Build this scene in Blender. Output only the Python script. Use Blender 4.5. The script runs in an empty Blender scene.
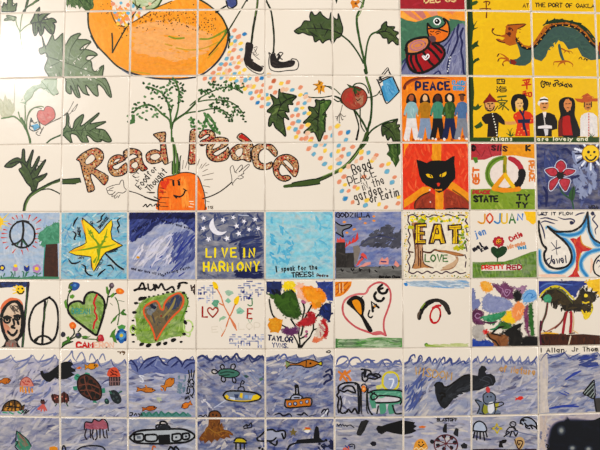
import bpy, math, random
from mathutils import Matrix, Vector
from mathutils.geometry import tessellate_polygon

random.seed(7)
sc = bpy.context.scene
C = sc.collection

# ------------------------------------------------------------------ camera
PITCH = 0.108            # tile pitch in metres
Z0 = 1.5                 # height of the middle joint above the floor
CAM_F = 1.0              # focal length / frame width
def rot(rx, ry, rz):
    return Matrix.Rotation(rz, 3, 'Z') @ Matrix.Rotation(ry, 3, 'Y') @ Matrix.Rotation(rx, 3, 'X')
POSE = (-0.04043, 0.01020, 0.00303, -0.00873, 0.20616, 8.84537)     # lattice pose seen by the lens
R_ = rot(*POSE[:3])
T_ = Vector((POSE[3], POSE[4], -POSE[5]))
cam_l = -(R_.transposed() @ T_)             # camera position, lattice frame (x right, y up, z to viewer)
L2W = Matrix(((1, 0, 0), (0, 0, -1), (0, 1, 0)))
def l2w(v):
    w = L2W @ Vector(v)
    return Vector((w.x * PITCH, w.y * PITCH, w.z * PITCH + Z0))
cam_d = bpy.data.cameras.new('camera')
cam = bpy.data.objects.new('camera', cam_d); C.objects.link(cam)
cam_d.sensor_width = 36.0; cam_d.lens = 36.0 * CAM_F
cam_d.clip_start = 0.05; cam_d.clip_end = 50
cam.matrix_world = Matrix.Translation(l2w(cam_l)) @ (L2W @ R_.transposed()).to_4x4()
sc.camera = cam
CAMW = l2w(cam_l)
def px_ray(x, y):
    d = Vector(((x - 300) / 600 / CAM_F, (225 - y) / 600 / CAM_F, -1))
    return (L2W @ R_.transposed()) @ d
def px2w(x, y):
    d = px_ray(x, y)
    t = -CAMW.y / d.y
    return CAMW.x + d.x * t, CAMW.z + d.z * t

# ------------------------------------------------------------------ world, lights, exposure
sc.view_settings.view_transform = 'Standard'
sc.view_settings.look = 'None'
sc.view_settings.gamma = 1
sc.view_settings.use_curve_mapping = False
sc.view_settings.exposure = 0.0
w = bpy.data.worlds.new('world'); sc.world = w; w.use_nodes = True
bg = w.node_tree.nodes['Background']
bg.inputs[0].default_value = (1.0, 0.95, 0.88, 1); bg.inputs[1].default_value = 0.18
def area(name, loc, target, size, power, col, sizey=None):
    d = bpy.data.lights.new(name, 'AREA'); o = bpy.data.objects.new(name, d); C.objects.link(o)
    d.energy = power; d.color = col; d.size = size
    if sizey: d.shape = 'RECTANGLE'; d.size_y = sizey
    o.location = loc
    o.rotation_euler = (Vector(target) - Vector(loc)).to_track_quat('-Z', 'Y').to_euler()
    return o
area('left_fill_light', (-2.7, -2.0, 1.75), (-0.1, 0, 1.5), 0.8, 57, (1.0, 0.985, 0.96))  # unseen fill added at the left, kept out of the glaze's mirror angle
area('right_fill_light', (2.7, -2.0, 1.75), (0.1, 0, 1.5), 0.8, 52, (1.0, 0.975, 0.94))  # matching fill added at the right to even out the brightness
area('top_fill_light', (0.0, -1.9, 3.7), (0.0, 0, 1.5), 1.0, 34, (1.0, 0.975, 0.94), 0.5)  # weaker fill added from above, no fixture stands there
# the lamp that mirrors in the glaze at the left
gx, gz = px2w(12, 60)
d_ = px_ray(12, 60).normalized()
refl = Vector((d_.x, -d_.y, d_.z))
hot = Vector((gx, 0, gz)) + refl * 1.5
area('spot_lamp_light', hot, (gx, 0, gz), 0.13, 4.2, (1.0, 0.98, 0.96))

# ------------------------------------------------------------------ materials
def lin(c):
    return c / 12.92 if c <= 0.04045 else ((c + 0.055) / 1.055) ** 2.4
def hx(h):
    return tuple(lin(int(h[i:i + 2], 16) / 255) for i in (0, 2, 4))
def principled(name, base=(0.8, 0.8, 0.8), rough=0.2):
    m = bpy.data.materials.new(name); m.use_nodes = True
    b = m.node_tree.nodes['Principled BSDF']
    b.inputs['Base Color'].default_value = (*base, 1)
    b.inputs['Roughness'].default_value = rough
    if rough < 0.5: b.inputs['Coat Weight'].default_value = 0.35; b.inputs['Coat Roughness'].default_value = 0.13
    return m, m.node_tree.nodes, m.node_tree.links, b
GLOSS = 0.24
# white glaze of the tiles: faint mottling, faint waviness
TILE_COL = 'E9DCCB'
m_tile, N, K, b = principled('white_glaze', hx(TILE_COL), GLOSS)
n = N.new('ShaderNodeTexNoise'); n.inputs['Scale'].default_value = 9; n.inputs['Detail'].default_value = 3
geo = N.new('ShaderNodeNewGeometry'); K.new(geo.outputs['Position'], n.inputs['Vector'])
mx = N.new('ShaderNodeMix'); mx.data_type = 'RGBA'
mx.inputs[6].default_value = (*hx('E5D8C6'), 1); mx.inputs[7].default_value = (*hx('ECE0D1'), 1)
K.new(n.outputs[0], mx.inputs[0]); K.new(mx.outputs[2], b.inputs['Base Color'])
n2 = N.new('ShaderNodeTexNoise'); n2.inputs['Scale'].default_value = 55; K.new(geo.outputs['Position'], n2.inputs['Vector'])
bp = N.new('ShaderNodeBump'); bp.inputs['Strength'].default_value = 0.12; bp.inputs['Distance'].default_value = 0.002
K.new(n2.outputs[0], bp.inputs['Height']); K.new(bp.outputs[0], b.inputs['Normal'])
# painted glaze: colour of each stroke stored with it, alpha of the attribute = brush mottling
m_paint, N, K, b = principled('painted_glaze', rough=GLOSS + 0.03)
at = N.new('ShaderNodeAttribute'); at.attribute_name = 'Col'
geo = N.new('ShaderNodeNewGeometry')
mp = N.new('ShaderNodeMapping'); mp.inputs['Rotation'].default_value = (0, 0.6, 0); mp.inputs['Scale'].default_value = (1, 1, 1)
K.new(geo.outputs['Position'], mp.inputs['Vector'])
n = N.new('ShaderNodeTexNoise'); n.inputs['Scale'].default_value = 170; n.inputs['Detail'].default_value = 4; n.inputs['Roughness'].default_value = 0.65
K.new(mp.outputs[0], n.inputs['Vector'])
mr = N.new('ShaderNodeMapRange'); mr.inputs[1].default_value = 0.3; mr.inputs[2].default_value = 0.7
mr.inputs[3].default_value = -1; mr.inputs[4].default_value = 1; K.new(n.outputs[0], mr.inputs[0])
mu = N.new('ShaderNodeMath'); mu.operation = 'MULTIPLY'; K.new(mr.outputs[0], mu.inputs[0])
mn = N.new('ShaderNodeMath'); mn.operation = 'MINIMUM'; mn.inputs[1].default_value = 0.15
K.new(at.outputs['Alpha'], mn.inputs[0]); K.new(mn.outputs[0], mu.inputs[1])
ad = N.new('ShaderNodeMath'); ad.operation = 'ADD'; ad.inputs[1].default_value = 1.0; K.new(mu.outputs[0], ad.inputs[0])
vm = N.new('ShaderNodeVectorMath'); vm.operation = 'SCALE'; K.new(at.outputs['Color'], vm.inputs[0]); K.new(ad.outputs[0], vm.inputs['Scale'])
# thin washes let the white glaze through in cloudy patches
wk = N.new('ShaderNodeMapRange'); wk.inputs[1].default_value = 0.2; wk.inputs[2].default_value = 0.5; K.new(at.outputs['Alpha'], wk.inputs[0])
nw = N.new('ShaderNodeTexNoise'); nw.inputs['Scale'].default_value = 75; nw.inputs['Detail'].default_value = 5; nw.inputs['Roughness'].default_value = 0.6
mp2 = N.new('ShaderNodeMapping'); mp2.inputs['Rotation'].default_value = (0, -0.5, 0); mp2.inputs['Scale'].default_value = (0.6, 1, 1.5)
K.new(geo.outputs['Position'], mp2.inputs['Vector']); K.new(mp2.outputs[0], nw.inputs['Vector'])
wr = N.new('ShaderNodeMapRange'); wr.inputs[1].default_value = 0.42; wr.inputs[2].default_value = 0.72; wr.inputs[4].default_value = 0.75; K.new(nw.outputs[0], wr.inputs[0])
wm = N.new('ShaderNodeMath'); wm.operation = 'MULTIPLY'; K.new(wk.outputs[0], wm.inputs[0]); K.new(wr.outputs[0], wm.inputs[1])
cm = N.new('ShaderNodeMix'); cm.data_type = 'RGBA'; cm.inputs[7].default_value = (*hx('D9CEC0'), 1)
K.new(wm.outputs[0], cm.inputs[0]); K.new(vm.outputs[0], cm.inputs[6]); K.new(cm.outputs[2], b.inputs['Base Color'])
m_grout, N, K, b = principled('grout', hx('D9CBB6'), 0.85)
n = N.new('ShaderNodeTexNoise'); n.inputs['Scale'].default_value = 60
mx = N.new('ShaderNodeMix'); mx.data_type = 'RGBA'
mx.inputs[6].default_value = (*hx('B5A492'), 1); mx.inputs[7].default_value = (*hx('E8DCCB'), 1)
K.new(n.outputs[0], mx.inputs[0]); K.new(mx.outputs[2], b.inputs['Base Color'])

# ------------------------------------------------------------------ the tile lattice
# joints follow the slightly uneven rows of the hand-laid wall
JP = (1.0, -0.0361163562, 0.00723649210, 0.00306132918, -0.0101496579, 0.205284609, 8.72381163, -0.0687791472)
JR = rot(*JP[1:4])
def joint_px(i, j):
    P = JR @ Vector((i - 4.5, -(j - 3), 0)) + Vector((JP[4], JP[5], -JP[6]))
    x, y = P.x / -P.z, P.y / -P.z
    r = x * x + y * y
    x *= 1 + JP[7] * r; y *= 1 + JP[7] * r
    return 300 + 600 * JP[0] * x, 225 - 600 * JP[0] * y
COLS = range(0, 10); ROWS = range(-1, 7)
J = {(i, j): joint_px(i, j) for i in range(0, 11) for j in range(-1, 8)}
def quad(c, r, inset=0.0):
    q = [J[c, r], J[c + 1, r], J[c + 1, r + 1], J[c, r + 1]]
    if inset:
        cx = sum(p[0] for p in q) / 4; cy = sum(p[1] for p in q) / 4
        q = [(p[0] + math.copysign(inset, cx - p[0]), p[1] + math.copysign(inset, cy - p[1])) for p in q]
    return q
PQ = {(c, r): quad(c, r, 0.95) for c in COLS for r in ROWS}

# ------------------------------------------------------------------ painting helpers
STEP = 4e-6
parts = {}          # (tile, part id) -> dict
GRID = 30
order = {}          # tile -> coarse map of how many layers of paint lie where
cur = {'rag': 0, 'tile': None, 'name': None, 'id': 0, 'label': None, 'v': (0, 0, 1.0)}
def V(x0, y0, s): cur['v'] = (x0, y0, s)
def T(c=None, r=None): cur['tile'] = None if c is None else (c, r)
def P(name, label=None):
    cur['id'] += 1; cur['name'] = name; cur['label'] = label
def pts_(s):
    a = [float(t) for t in s.split()] if isinstance(s, str) else [t for p in s for t in p]
    x0, y0, k = cur['v']
    return [(x0 + a[i] / k, y0 + a[i + 1] / k) for i in range(0, len(a) - 1, 2)]
def clip(poly, q):
    out = poly
    for i in range(4):
        ax, ay = q[i]; bx, by = q[(i + 1) % 4]
        ex, ey = bx - ax, by - ay
        inp = out; out = []
        if not inp: return []
        s = [ex * (p[1] - ay) - ey * (p[0] - ax) for p in inp]
        for k in range(len(inp)):
            a, b2, sa, sb = inp[k - 1], inp[k], s[k - 1], s[k]
            if (sa >= 0) != (sb >= 0):
                t = sa / (sa - sb)
                out.append((a[0] + (b2[0] - a[0]) * t, a[1] + (b2[1] - a[1]) * t))
            if sb >= 0: out.append(b2)
    return out
def glaze(c):
    """fired glaze colours are deeper than the flat swatch"""
    l = 0.2126 * c[0] + 0.7152 * c[1] + 0.0722 * c[2]
    if c[2] > c[0] * 1.35 and c[1] < c[0] * 1.8 and l > 0.03:          # cobalt washes fire to a greyer blue
        c = tuple(v + (l - v) * 0.16 for v in c); c = tuple(v * 0.84 for v in c); l *= 0.84
    return tuple(max(0.0015, (max(0.0, l + (v - l) * 1.03)) ** 1.18) for v in c)
def emit(polys, col, var=0.1):
    """convex polygons in frame units -> painted faces of the tiles they fall on"""
    col = glaze(hx(col) if isinstance(col, str) else col)
    got = {}
    for i, p in enumerate(polys):
        x0 = min(a[0] for a in p); x1 = max(a[0] for a in p); y0 = min(a[1] for a in p); y1 = max(a[1] for a in p)
        if cur['tile']: cand = [cur['tile']]
        else:
            cand = [(c, r) for c in range(max(0, int((x0 - 60) // 68)), min(9, int((x1 - 60) // 68) + 2) + 1)
                    for r in range(max(-1, int((y0 - 10) // 68) - 1), min(6, int((y1 - 10) // 68) + 1) + 1)]
        for t in cand:
            q = PQ[t]
            qx0 = min(a[0] for a in q); qx1 = max(a[0] for a in q); qy0 = min(a[1] for a in q); qy1 = max(a[1] for a in q)
            if x1 < qx0 or x0 > qx1 or y1 < qy0 or y0 > qy1: continue
            c2 = clip(p, q)
            if len(c2) < 3: continue
            ar = abs(sum(c2[k - 1][0] * c2[k][1] - c2[k][0] * c2[k - 1][1] for k in range(len(c2)))) / 2
            if ar < 0.004: continue
            got.setdefault(t, []).append((c2, i))
    for t, lst in got.items():
        q = PQ[t]; g = order.setdefault(t, [0] * (GRID * GRID)); cells = set()
        for c2, i in lst:
            bx = [int((v - q[0][0] + 3) / 74 * GRID) for v in (min(a[0] for a in c2), max(a[0] for a in c2))]
            by = [int((v - q[0][1] + 3) / 74 * GRID) for v in (min(a[1] for a in c2), max(a[1] for a in c2))]
            for yy in range(max(0, by[0]), min(GRID - 1, by[1]) + 1):
                for xx in range(max(0, bx[0]), min(GRID - 1, bx[1]) + 1): cells.add(yy * GRID + xx)
        z = 1 + max((g[k] for k in cells), default=0)
        for k in cells: g[k] = z
        d = parts.setdefault((t, cur['id']), {'name': cur['name'], 'label': cur['label'], 'f': []})
        for c2, i in lst: d['f'].append((c2, z + 0.25 * (i % 2 if not len(c2) > 6 else 2), col, var))
def cat(p, closed, n=4):
    m = len(p)
    if m < 3: return p
    out = []
    for i in range(m if closed else m - 1):
        if closed: a, b2, c2, d = p[i - 1], p[i], p[(i + 1) % m], p[(i + 2) % m]
        else: a, b2, c2, d = p[max(i - 1, 0)], p[i], p[i + 1], p[min(i + 2, m - 1)]
        for k in range(n):
            t = k / n; t2 = t * t; t3 = t2 * t
            out.append(tuple(0.5 * (2 * b2[q] + (c2[q] - a[q]) * t + (2 * a[q] - 5 * b2[q] + 4 * c2[q] - d[q]) * t2 + (3 * b2[q] - a[q] - 3 * c2[q] + d[q]) * t3) for q in (0, 1)))
    if not closed: out.append(p[-1])
    return out
def F(s, col, smooth=0, var=0.12):
    p = pts_(s)
    if smooth: p = cat(p, True)
    tri = tessellate_polygon([[Vector((a[0], a[1], 0)) for a in p]])
    out = []
    for t in tri:
        q = [p[i] for i in t]
        if (q[1][0] - q[0][0]) * (q[2][1] - q[0][1]) - (q[1][1] - q[0][1]) * (q[2][0] - q[0][0]) < 0: q.reverse()
        out.append(q)
    emit(out, col, var)
    if cur['rag'] and len(p) > 4:           # loose brush edge
        base = hx(col) if isinstance(col, str) else col
        q = p if smooth else cat(p, True, 2)
        for a in q:
            if random.random() < 0.75:
                (u, v), = pts_inv([(a[0] + random.gauss(0, 0.5), a[1] + random.gauss(0, 0.5))])
                D(u, v, cur['rag'] * random.uniform(0.6, 1.5), mixc(base, (0.8, 0.72, 0.62), random.random() * 0.25), cur['rag'] * random.uniform(0.4, 1.0), random.uniform(0, 180), 0.25, var)
def ribbon(p, w, tp, col, var, rough=0.13):
    n = len(p)
    if n < 2: return
    out = []; L_ = []; R2 = []
    tot = n - 1
    for i in range(n):
        a = p[max(i - 1, 0)]; b2 = p[min(i + 1, n - 1)]
        dx, dy = b2[0] - a[0], b2[1] - a[1]; l = math.hypot(dx, dy) or 1e-6
        t = i / tot
        k = 1.0
        if tp == 1: k = 0.25 + 0.75 * math.sin(math.pi * min(max(t, 0.02), 0.98)) ** 0.6
        elif tp == 2: k = 1.0 - 0.8 * t
        elif tp == 3: k = 0.2 + 0.8 * t
        h = w / 2 * k * (1 + random.uniform(-rough, rough))
        L_.append((p[i][0] - dy / l * h, p[i][1] + dx / l * h)); R2.append((p[i][0] + dy / l * h, p[i][1] - dx / l * h))
    for i in range(n - 1):
        q = [R2[i], R2[i + 1], L_[i + 1], L_[i]]
        out.append(q)
    for e, o in ((0, 1), (n - 1, n - 2)):
        h = math.hypot(L_[e][0] - R2[e][0], L_[e][1] - R2[e][1]) / 2
        if h > 0.2:
            out.append([(p[e][0] + h * math.cos(a * math.pi / 4), p[e][1] + h * math.sin(a * math.pi / 4)) for a in range(8)])
    emit(out, col, var)
def L(s, w, col, tp=0, smooth=1, closed=0, var=0.08):
    if isinstance(s, str) and '|' in s:
        for q in s.split('|'): L(q, w, col, tp, smooth, closed, var)
        return
    p = pts_(s)
    if closed: p = cat(p, True); p.append(p[0])
    elif smooth: p = cat(p, False)
    ribbon(p, w, tp, col, var)
def D(x, y, r, col, ry=None, rot_=0, wob=0.12, var=0.08):
    """blob; x, y in view units, r in frame units"""
    x0, y0, k = cur['v']; cx, cy = x0 + x / k, y0 + y / k
    ry = ry or r; n = 10 if max(r, ry) < 4 else 22
    a0 = math.radians(rot_); out = []
    for i in range(n):
        a = 2 * math.pi * i / n; f = 1 + random.uniform(-wob, wob)
        ux, uy = r * f * math.cos(a), ry * f * math.sin(a)
        out.append((cx + ux * math.cos(a0) - uy * math.sin(a0), cy + ux * math.sin(a0) + uy * math.cos(a0)))
    tri = [[(cx, cy), out[i], out[(i + 1) % n]] for i in range(n)]
    emit(tri, col, var)
def DD(s, r, col, **k):
    a = [float(t) for t in s.split()]
    for i in range(0, len(a), 2): D(a[i], a[i + 1], r * random.uniform(0.85, 1.15), col, **k)
def LL(s, w, col, tp=0, **k):
    for q in s.split('|'): L(q, w, col, tp, **k)
def inside(p, poly):
    c2 = False
    for i in range(len(poly)):
        a, b2 = poly[i - 1], poly[i]
        if (a[1] > p[1]) != (b2[1] > p[1]) and p[0] < (b2[0] - a[0]) * (p[1] - a[1]) / (b2[1] - a[1]) + a[0]: c2 = not c2
    return c2
def mixc(a, b2, t): return tuple(a[i] + (b2[i] - a[i]) * t for i in range(3))
def W(s, cols, n, ln, w, ang, spread=12, bend=0.12, tp=1, var=0.12, soft=0.55):
    """n loose brush strokes inside a region (polygon, or two corners of a box); ln and w in frame units"""
    p = pts_(s)
    if len(p) == 2: p = [p[0], (p[1][0], p[0][1]), p[1], (p[0][0], p[1][1])]
    cs = [hx(c) for c in cols.split()]
    x0 = min(a[0] for a in p); x1 = max(a[0] for a in p); y0 = min(a[1] for a in p); y1 = max(a[1] for a in p)
    k = 0; tries = 0; mean = tuple(sum(c[i] for c in cs) / len(cs) for i in range(3))
    while k < n and tries < n * 20:
        tries += 1
        cx, cy = random.uniform(x0, x1), random.uniform(y0, y1)
        if not inside((cx, cy), p): continue
        a = math.radians(ang + random.gauss(0, spread)); l = ln * random.uniform(0.5, 1.25)
        bd = random.uniform(-bend, bend) * l
        q = []
        for i in range(6):
            t = i / 5 - 0.5
            o = bd * (1 - 4 * t * t)
            q.append((cx + math.cos(a) * l * t - math.sin(a) * o, cy + math.sin(a) * l * t + math.cos(a) * o))
        q = [u for u in q if inside(u, p)]
        if len(q) >= 2:
            c1 = random.choice(cs); c2 = random.choice(cs)
            ribbon(q, w * random.uniform(0.6, 1.3), tp, mixc(mixc(c1, c2, random.random() * 0.6), mean, soft * random.random() * 2), var)
            k += 1
def circ(cx, cy, rx, ry=None, n=14, a0=0, a1=360, rot_=0):
    ry = ry or rx; out = []
    for i in range(n + 1):
        a = math.radians(a0 + (a1 - a0) * i / n); ux, uy = rx * math.cos(a), ry * math.sin(a); q = math.radians(rot_)
        out.append((cx + ux * math.cos(q) - uy * math.sin(q), cy + ux * math.sin(q) + uy * math.cos(q)))
    return out
def O(cx, cy, rx, w, col, ry=None, a0=0, a1=360, rot_=0):
    L(circ(cx, cy, rx, ry, 14, a0, a1, rot_), w, col)
# stroke letters on a 4 x 8 grid, baseline at 2, cap height 8, x height 6
GL = {
'A': '02 28 42|14 34', 'B': '02 08 38 36 05|05 35 43 32 02', 'C': '47 28 07 03 22 43', 'D': '02 08 28 46 44 22 02', 'E': '48 08 02 42|05 35',
'F': '48 08 02|05 35', 'G': '47 28 06 03 22 42 45 25', 'H': '02 08|42 48|05 45', 'I': '22 28', 'J': '48 43 22 03', 'K': '02 08|48 05 42',
'L': '08 02 42', 'M': '02 08 24 48 42', 'N': '02 08 42 48', 'O': '22 04 06 28 46 44 22', 'P': '02 08 38 47 45 34 04', 'Q': '22 04 06 28 46 44 22|24 42',
'R': '02 08 38 46 35 05|25 42', 'S': '47 28 07 25 43 22 03', 'T': '08 48|28 22', 'U': '08 03 22 43 48', 'V': '08 22 48', 'W': '08 12 26 32 48',
'X': '08 42|02 48', 'Y': '08 25 48|25 22', 'Z': '08 48 02 42', '!': '28 24|22 22', '?': '07 28 47 25 24|22 22', '.': '22 22', "'": '28 26', '-': '05 35',
'a': '35 16 04 22 34|36 32', 'b': '08 02|05 26 34 22 03', 'c': '35 16 04 22 33', 'd': '35 16 04 22 34|38 32', 'e': '04 34 26 05 13 22 33',
'f': '37 28 17 12|06 26', 'g': '35 16 04 23 34|36 30 10', 'h': '08 02|05 26 35 32', 'i': '26 22|28 28', 'j': '26 20 10|28 28', 'k': '08 02|36 04 32',
'l': '28 22', 'm': '02 06|05 16 22|25 36 42', 'n': '02 06|05 26 35 32', 'o': '22 04 15 26 44 22', 'p': '00 06|05 26 34 22 03', 'q': '35 16 04 23 34|36 30',
'r': '12 16|15 26 35', 's': '35 26 15 24 33 22 12', 't': '28 22 32|06 36', 'u': '06 03 22 33|36 32', 'v': '06 22 46', 'w': '06 12 25 32 46',
'2': '07 28 47 45 02 42', '3': '07 28 46 25 43 22 03', '4': '34 04 38 32', '5': '48 08 05 35 43 22 03', '6': '47 28 04 22 43 25 04', '/': '02 48', ',': '22 10',
'x': '06 32|02 36', 'y': '06 23|46 00', 'z': '06 36 02 32', '1': '16 28 22', '9': '46 26 27 38 47 42', '7': '08 48 12', '8': '25 07 28 47 25 03 22 43 25', '0': '22 04 06 28 46 44 22'}
def S(text, x, y, h, col, w, rot_=0, wd=None, jit=0.06, curve=0.0):
    """hand lettering: x, y baseline start, h cap height and wd width of the line in view units, w stroke in frame units"""
    adv = [0.75 if ch == ' ' else (0.55 if ch in "Iil.'!" else 1.0) for ch in text]
    if wd is None: wd = h * 0.78 * sum(adv)
    if len(text) == 1: wd *= 0.86
    u = wd / (sum(adv) - 0.25)
    k = h / 6.0; a = math.radians(rot_); px_ = 0.0
    for ch, av in zip(text, adv):
        if ch != ' ':
            g = GL.get(ch) or GL.get(ch.upper())
            ja = random.uniform(-jit, jit); kk = random.uniform(0.94, 1.06)
            ks = u * 0.7 / 4.0 if av == 1.0 else u * 0.2
            oy = curve * px_ * px_
            if av < 1: ox = -1.3 * ks
            else: ox = 0
            for st in g.split('|'):
                q = []
                for t in st.split():
                    gx_, gy_ = int(t[0]) * ks, -(int(t[1]) - 2) * k * kk
                    lx = gx_ * math.cos(ja) - gy_ * math.sin(ja) + px_ + ox; ly = gx_ * math.sin(ja) + gy_ * math.cos(ja) + oy
                    q.append((x + lx * math.cos(a) - ly * math.sin(a), y + lx * math.sin(a) + ly * math.cos(a)))
                if len(q) == 2 and math.hypot(q[0][0] - q[1][0], q[0][1] - q[1][1]) < 1e-3: D(q[0][0], q[0][1], w * 0.6, col); continue
                L(q, w, col, smooth=0 if ch not in 'CGOSQDUJPRBacdegopqsfhmnu0896' else 1)
        px_ += u * av
def tens(p, k=0.5, n=3):
    """closed outline with gently bowed sides and crisp points"""
    q = cat(p, True, n); m = len(p); out = []
    for i in range(m):
        a, b2 = p[i], p[(i + 1) % m]
        for j in range(n):
            t = j / n; l = (a[0] + (b2[0] - a[0]) * t, a[1] + (b2[1] - a[1]) * t); c2 = q[i * n + j]
            out.append((l[0] + (c2[0] - l[0]) * k, l[1] + (c2[1] - l[1]) * k))
    return out
def leaf(s, base, dark, light, vein=None, smooth=0, wd=1.5):
    s = pts_inv(tens(pts_(s), 1.0, 4))
    F(s, base, 0, 0.22)
    W(s, light + ' ' + base + ' ' + base + ' ' + dark, 46, 9, 1.5, random.uniform(20, 70), 35)
    L(s + [s[0]], 1.25, dark, smooth=0)
    if vein: LL(vein, wd, dark, 2)
def pts_inv(p):
    x0, y0, k = cur['v']; return [((a[0] - x0) * k, (a[1] - y0) * k) for a in p]
# ================================================================== the story mural (rows of white tiles, upper left)
GD, GM, GL_, GK = '2C4A1C', '55742F', '9DB07E', '1E2A14'
T()
# --- orange peach
P('painted_peach')
V(0, 0, 1)
PE = '93 -4 88 14 89 28 96 44 105 54 117 65 130 72 142 76 162 78.5 186 78 203 73 218 61 226 46 228 30 221.6 17 210 6 197 -2 185 -4 175 0 158 7 147 13 136 20 124 26 116 23 111 12 110 4 112 -4'
F(PE, 'EFA236', 0, 0.1)
W(PE, 'F3A52F F09A2B EDA640 F5B04A', 420, 20, 2.6, 75, 25)
W('128 28 150 20 185 22 215 35 210 52 180 64 140 60 128 45', 'EFB06B EBAE78 F0B774 EDA75C', 210, 26, 2.6, 5, 10)
W('128 50 165 60 200 60 190 76 150 76 130 68', 'F2A030 EE9A38 E9A24A', 90, 22, 2, 3, 8)
W('96 -3 150 16 200 0 222 22 218 30 150 22 125 30 90 20', 'F0A028 EB962A F3AC3C', 130, 12, 2.4, 60, 30)
P('painted_freckle')
for i in range(230):
    x = random.uniform(118, 216); y = random.gauss(17, 6.5) + (x - 165) ** 2 * 0.003
    if inside((x, y), pts_(PE)): D(x, y, random.uniform(0.42, 0.7), random.choice(['3A2410', '7A4E1E', '3E3218']))
for i in range(14): D(random.uniform(100, 112), random.uniform(-1, 14), 0.5, '7A4E1E')
P('painted_peach_line')
LL('169 36.5 176 38.5 184 38|200 39 208 39 214 37 220 34|214 37 226 30', 1.7, '8E9A2E')
LL('176 48 190 50 205 48 218 42|165 44 172 46|130 71 150 74|208 58 218 48', 1.2, 'C9A234')
P('painted_outline')
LL('88 14 89 28 96 44 105 54 117 66 130 73|93 -2 88 14|228 30 221.6 17 210 6 197 -2', 1.7, '2E3A1E')
LL('128 72 142 76 160 78.8 186 78.5 203 74 218 61 226.5 46 228.5 30', 1.8, '3C4048')
LL('84 0 88 14|91 36 98 48|227 30 230 36 228.5 48', 1.6, '243018')
LL('122 70 131 75 140 77', 0.9, '8A8FA8')
LL('111 12 116 23 124 26.5 136 20.5 147 13.5 158 7 172 1', 1.0, '6A4A20')
# --- green pod and limbs on the peach
P('painted_pod')
F('129 -4 134 4 142 8.5 150 9.6 157 7 161 1 163 -4', 'B9C49A', 1)
W('131 -3 142 7 152 8 160 0 150 -4', 'C9D0B0 A9B888 D8DCC4', 40, 9, 1.6, 20, 15)
L('129 -3 134 4 142 8.5 150 9.6 157 7 161 1 163 -3', 1.6, '3E5A28')
P('painted_limb')
LL('140 5 134 14 126 28 118 42 112.5 52.5|112 33.5 112.5 42 112.5 52.5', 1.5, '3A3C20')
LL('160 -3 148 6 138 10|135 0 136 6 138 10', 1.0, '6A6A3A')
L('246 1 236 18 226 34 217 46 209 55', 1.3, '3A4420')
L('226 30 224 36 216 46', 2.2, '6E8A2E', 2)
L('227 29 229 33 228.4 40', 2.2, '2C3418')
LL('216 12.5 221 9 226 6', 1.7, '20241A')
P('painted_ribbon')
F('225.5 -3 228 6 233 9 236.5 4 236 -3', '4A5A9E', 0)
W('226 -3 236 6', '30408A 6A78B8 252F6A', 16, 5, 1.4, 60, 20)
L('226 1 229 8.4 236.5 5 236 -2', 1.4, '1C1C24')
D(247, 0.5, 1.2, '202024')
# --- legs and boots
V(235, 0, 3.43)
P('painted_leg')
L('78 -8 76 20 70 55 62 100 56 150', 2.3, '2A3218')
L('77 -8 75 20 69 55', 0.8, '6E8440')
L('100 -10 112 12 124 40 131 90 134 135 132 180', 1.9, '2A3218')
P('painted_boot')
F('38 146 60 150 62 165 56 190 58 206 80 222 96 232 88 246 66 242 44 228 30 208 34 180', '2A2220', 1)
W('38 150 60 150 56 200 80 225 80 238 44 224 34 200', '1C1816 4A3E3A 2A2220', 20, 5, 1.4, 70, 20)
LL('32 208 40 228 62 246 84 254 98 250 101 232 92 226', 0.9, '3A3430')
LL('60 166 76 160 70 176 62 180|58 180 74 190 80 186|62 186 78 200 84 204|66 168 74 184', 0.6, '5A504A')
F('122 188 136 184 144 200 150 184 158 196 150 208 168 212 190 206 206 210 200 226 176 232 140 234 124 226 120 206', '2A2220', 1)
W('124 200 200 228', '1C1816 4A3E3A', 16, 6, 1.3, 10, 20)
LL('118 190 116 210 118 232 128 242 150 246 178 242 206 240 216 232 218 216 210 204 196 202', 1.0, '3A3430')
LL('118 188 116 180 124 186|128 184 130 178 138 186|144 190 154 180 164 182 158 192|150 196 162 204', 1.0, '2A2220')
# --- leaf, stem, tomato child, book
V(235, 0, 3.43)
P('painted_leaf')
LF1 = '204 106 226 90 238 72 258 72 256 56 262 40 272 52 282 50 292 40 300 52 322 66 330 42 338 60 352 66 354 46 362 70 370 100 362 124 348 132 334 150 326 136 310 140 300 148 290 136 274 144 268 124 252 120 232 112 218 116'
leaf(LF1, '44592A', '141E0C', '76874E', '366 118 330 104 290 98 250 98 212 104|300 99 290 78|318 102 306 126|276 98 268 80')
LF2 = '484 112 500 98 504 86 520 74 522 90 548 92 542 104 562 112 552 124 566 144 556 154 540 140 526 150 522 132 508 130 498 116'
leaf(LF2, '44592A', '141E0C', '76874E', '486 112 514 108 536 116 552 136|514 108 524 92')
P('painted_stem')
LL('367 122 392 142 414 170 430 196 440 216', 1.7, '2E4A20')
LL('444 -10 436 20 420 50 418 80 424 120 434 170 444 210 452 250', 2.4, '3A5A28')
LL('490 108 466 120 454 150 448 190 446 220', 1.9, '3A5A28')
LL('440 -6 432 40 419 60', 0.8, '8AA060')
P('painted_flower')
F('396 10 402 0 414 4 424 -4 428 8 420 16 426 26 414 24 404 30 400 18', 'D88A20', 1); D(414, 12, 1.2, '6A3A10')
LL('424 -6 436 0|428 4 438 12 440 24', 0.8, '4A6A28')
P('painted_leaf'); F('340 -12 348 14 356 -12', '1E3018', 0)
V(320, 70, 5.625)
P('painted_stem')
LL('252 0 260 28|258 30 266 60 282 110 290 160 290 220 284 280 270 330 262 370', 2.4, '2E4A20')
LL('261 40 269 70 285 115', 0.8, '7E9A50')
LL('120 180 160 205 196 230 226 270 250 310 270 350', 2.0, '2E4A20')
LL('84 148 110 160 124 178', 2.0, '22381A')
LL('268 378 262 400 240 430 215 452', 2.8, '3A5A28')
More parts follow.
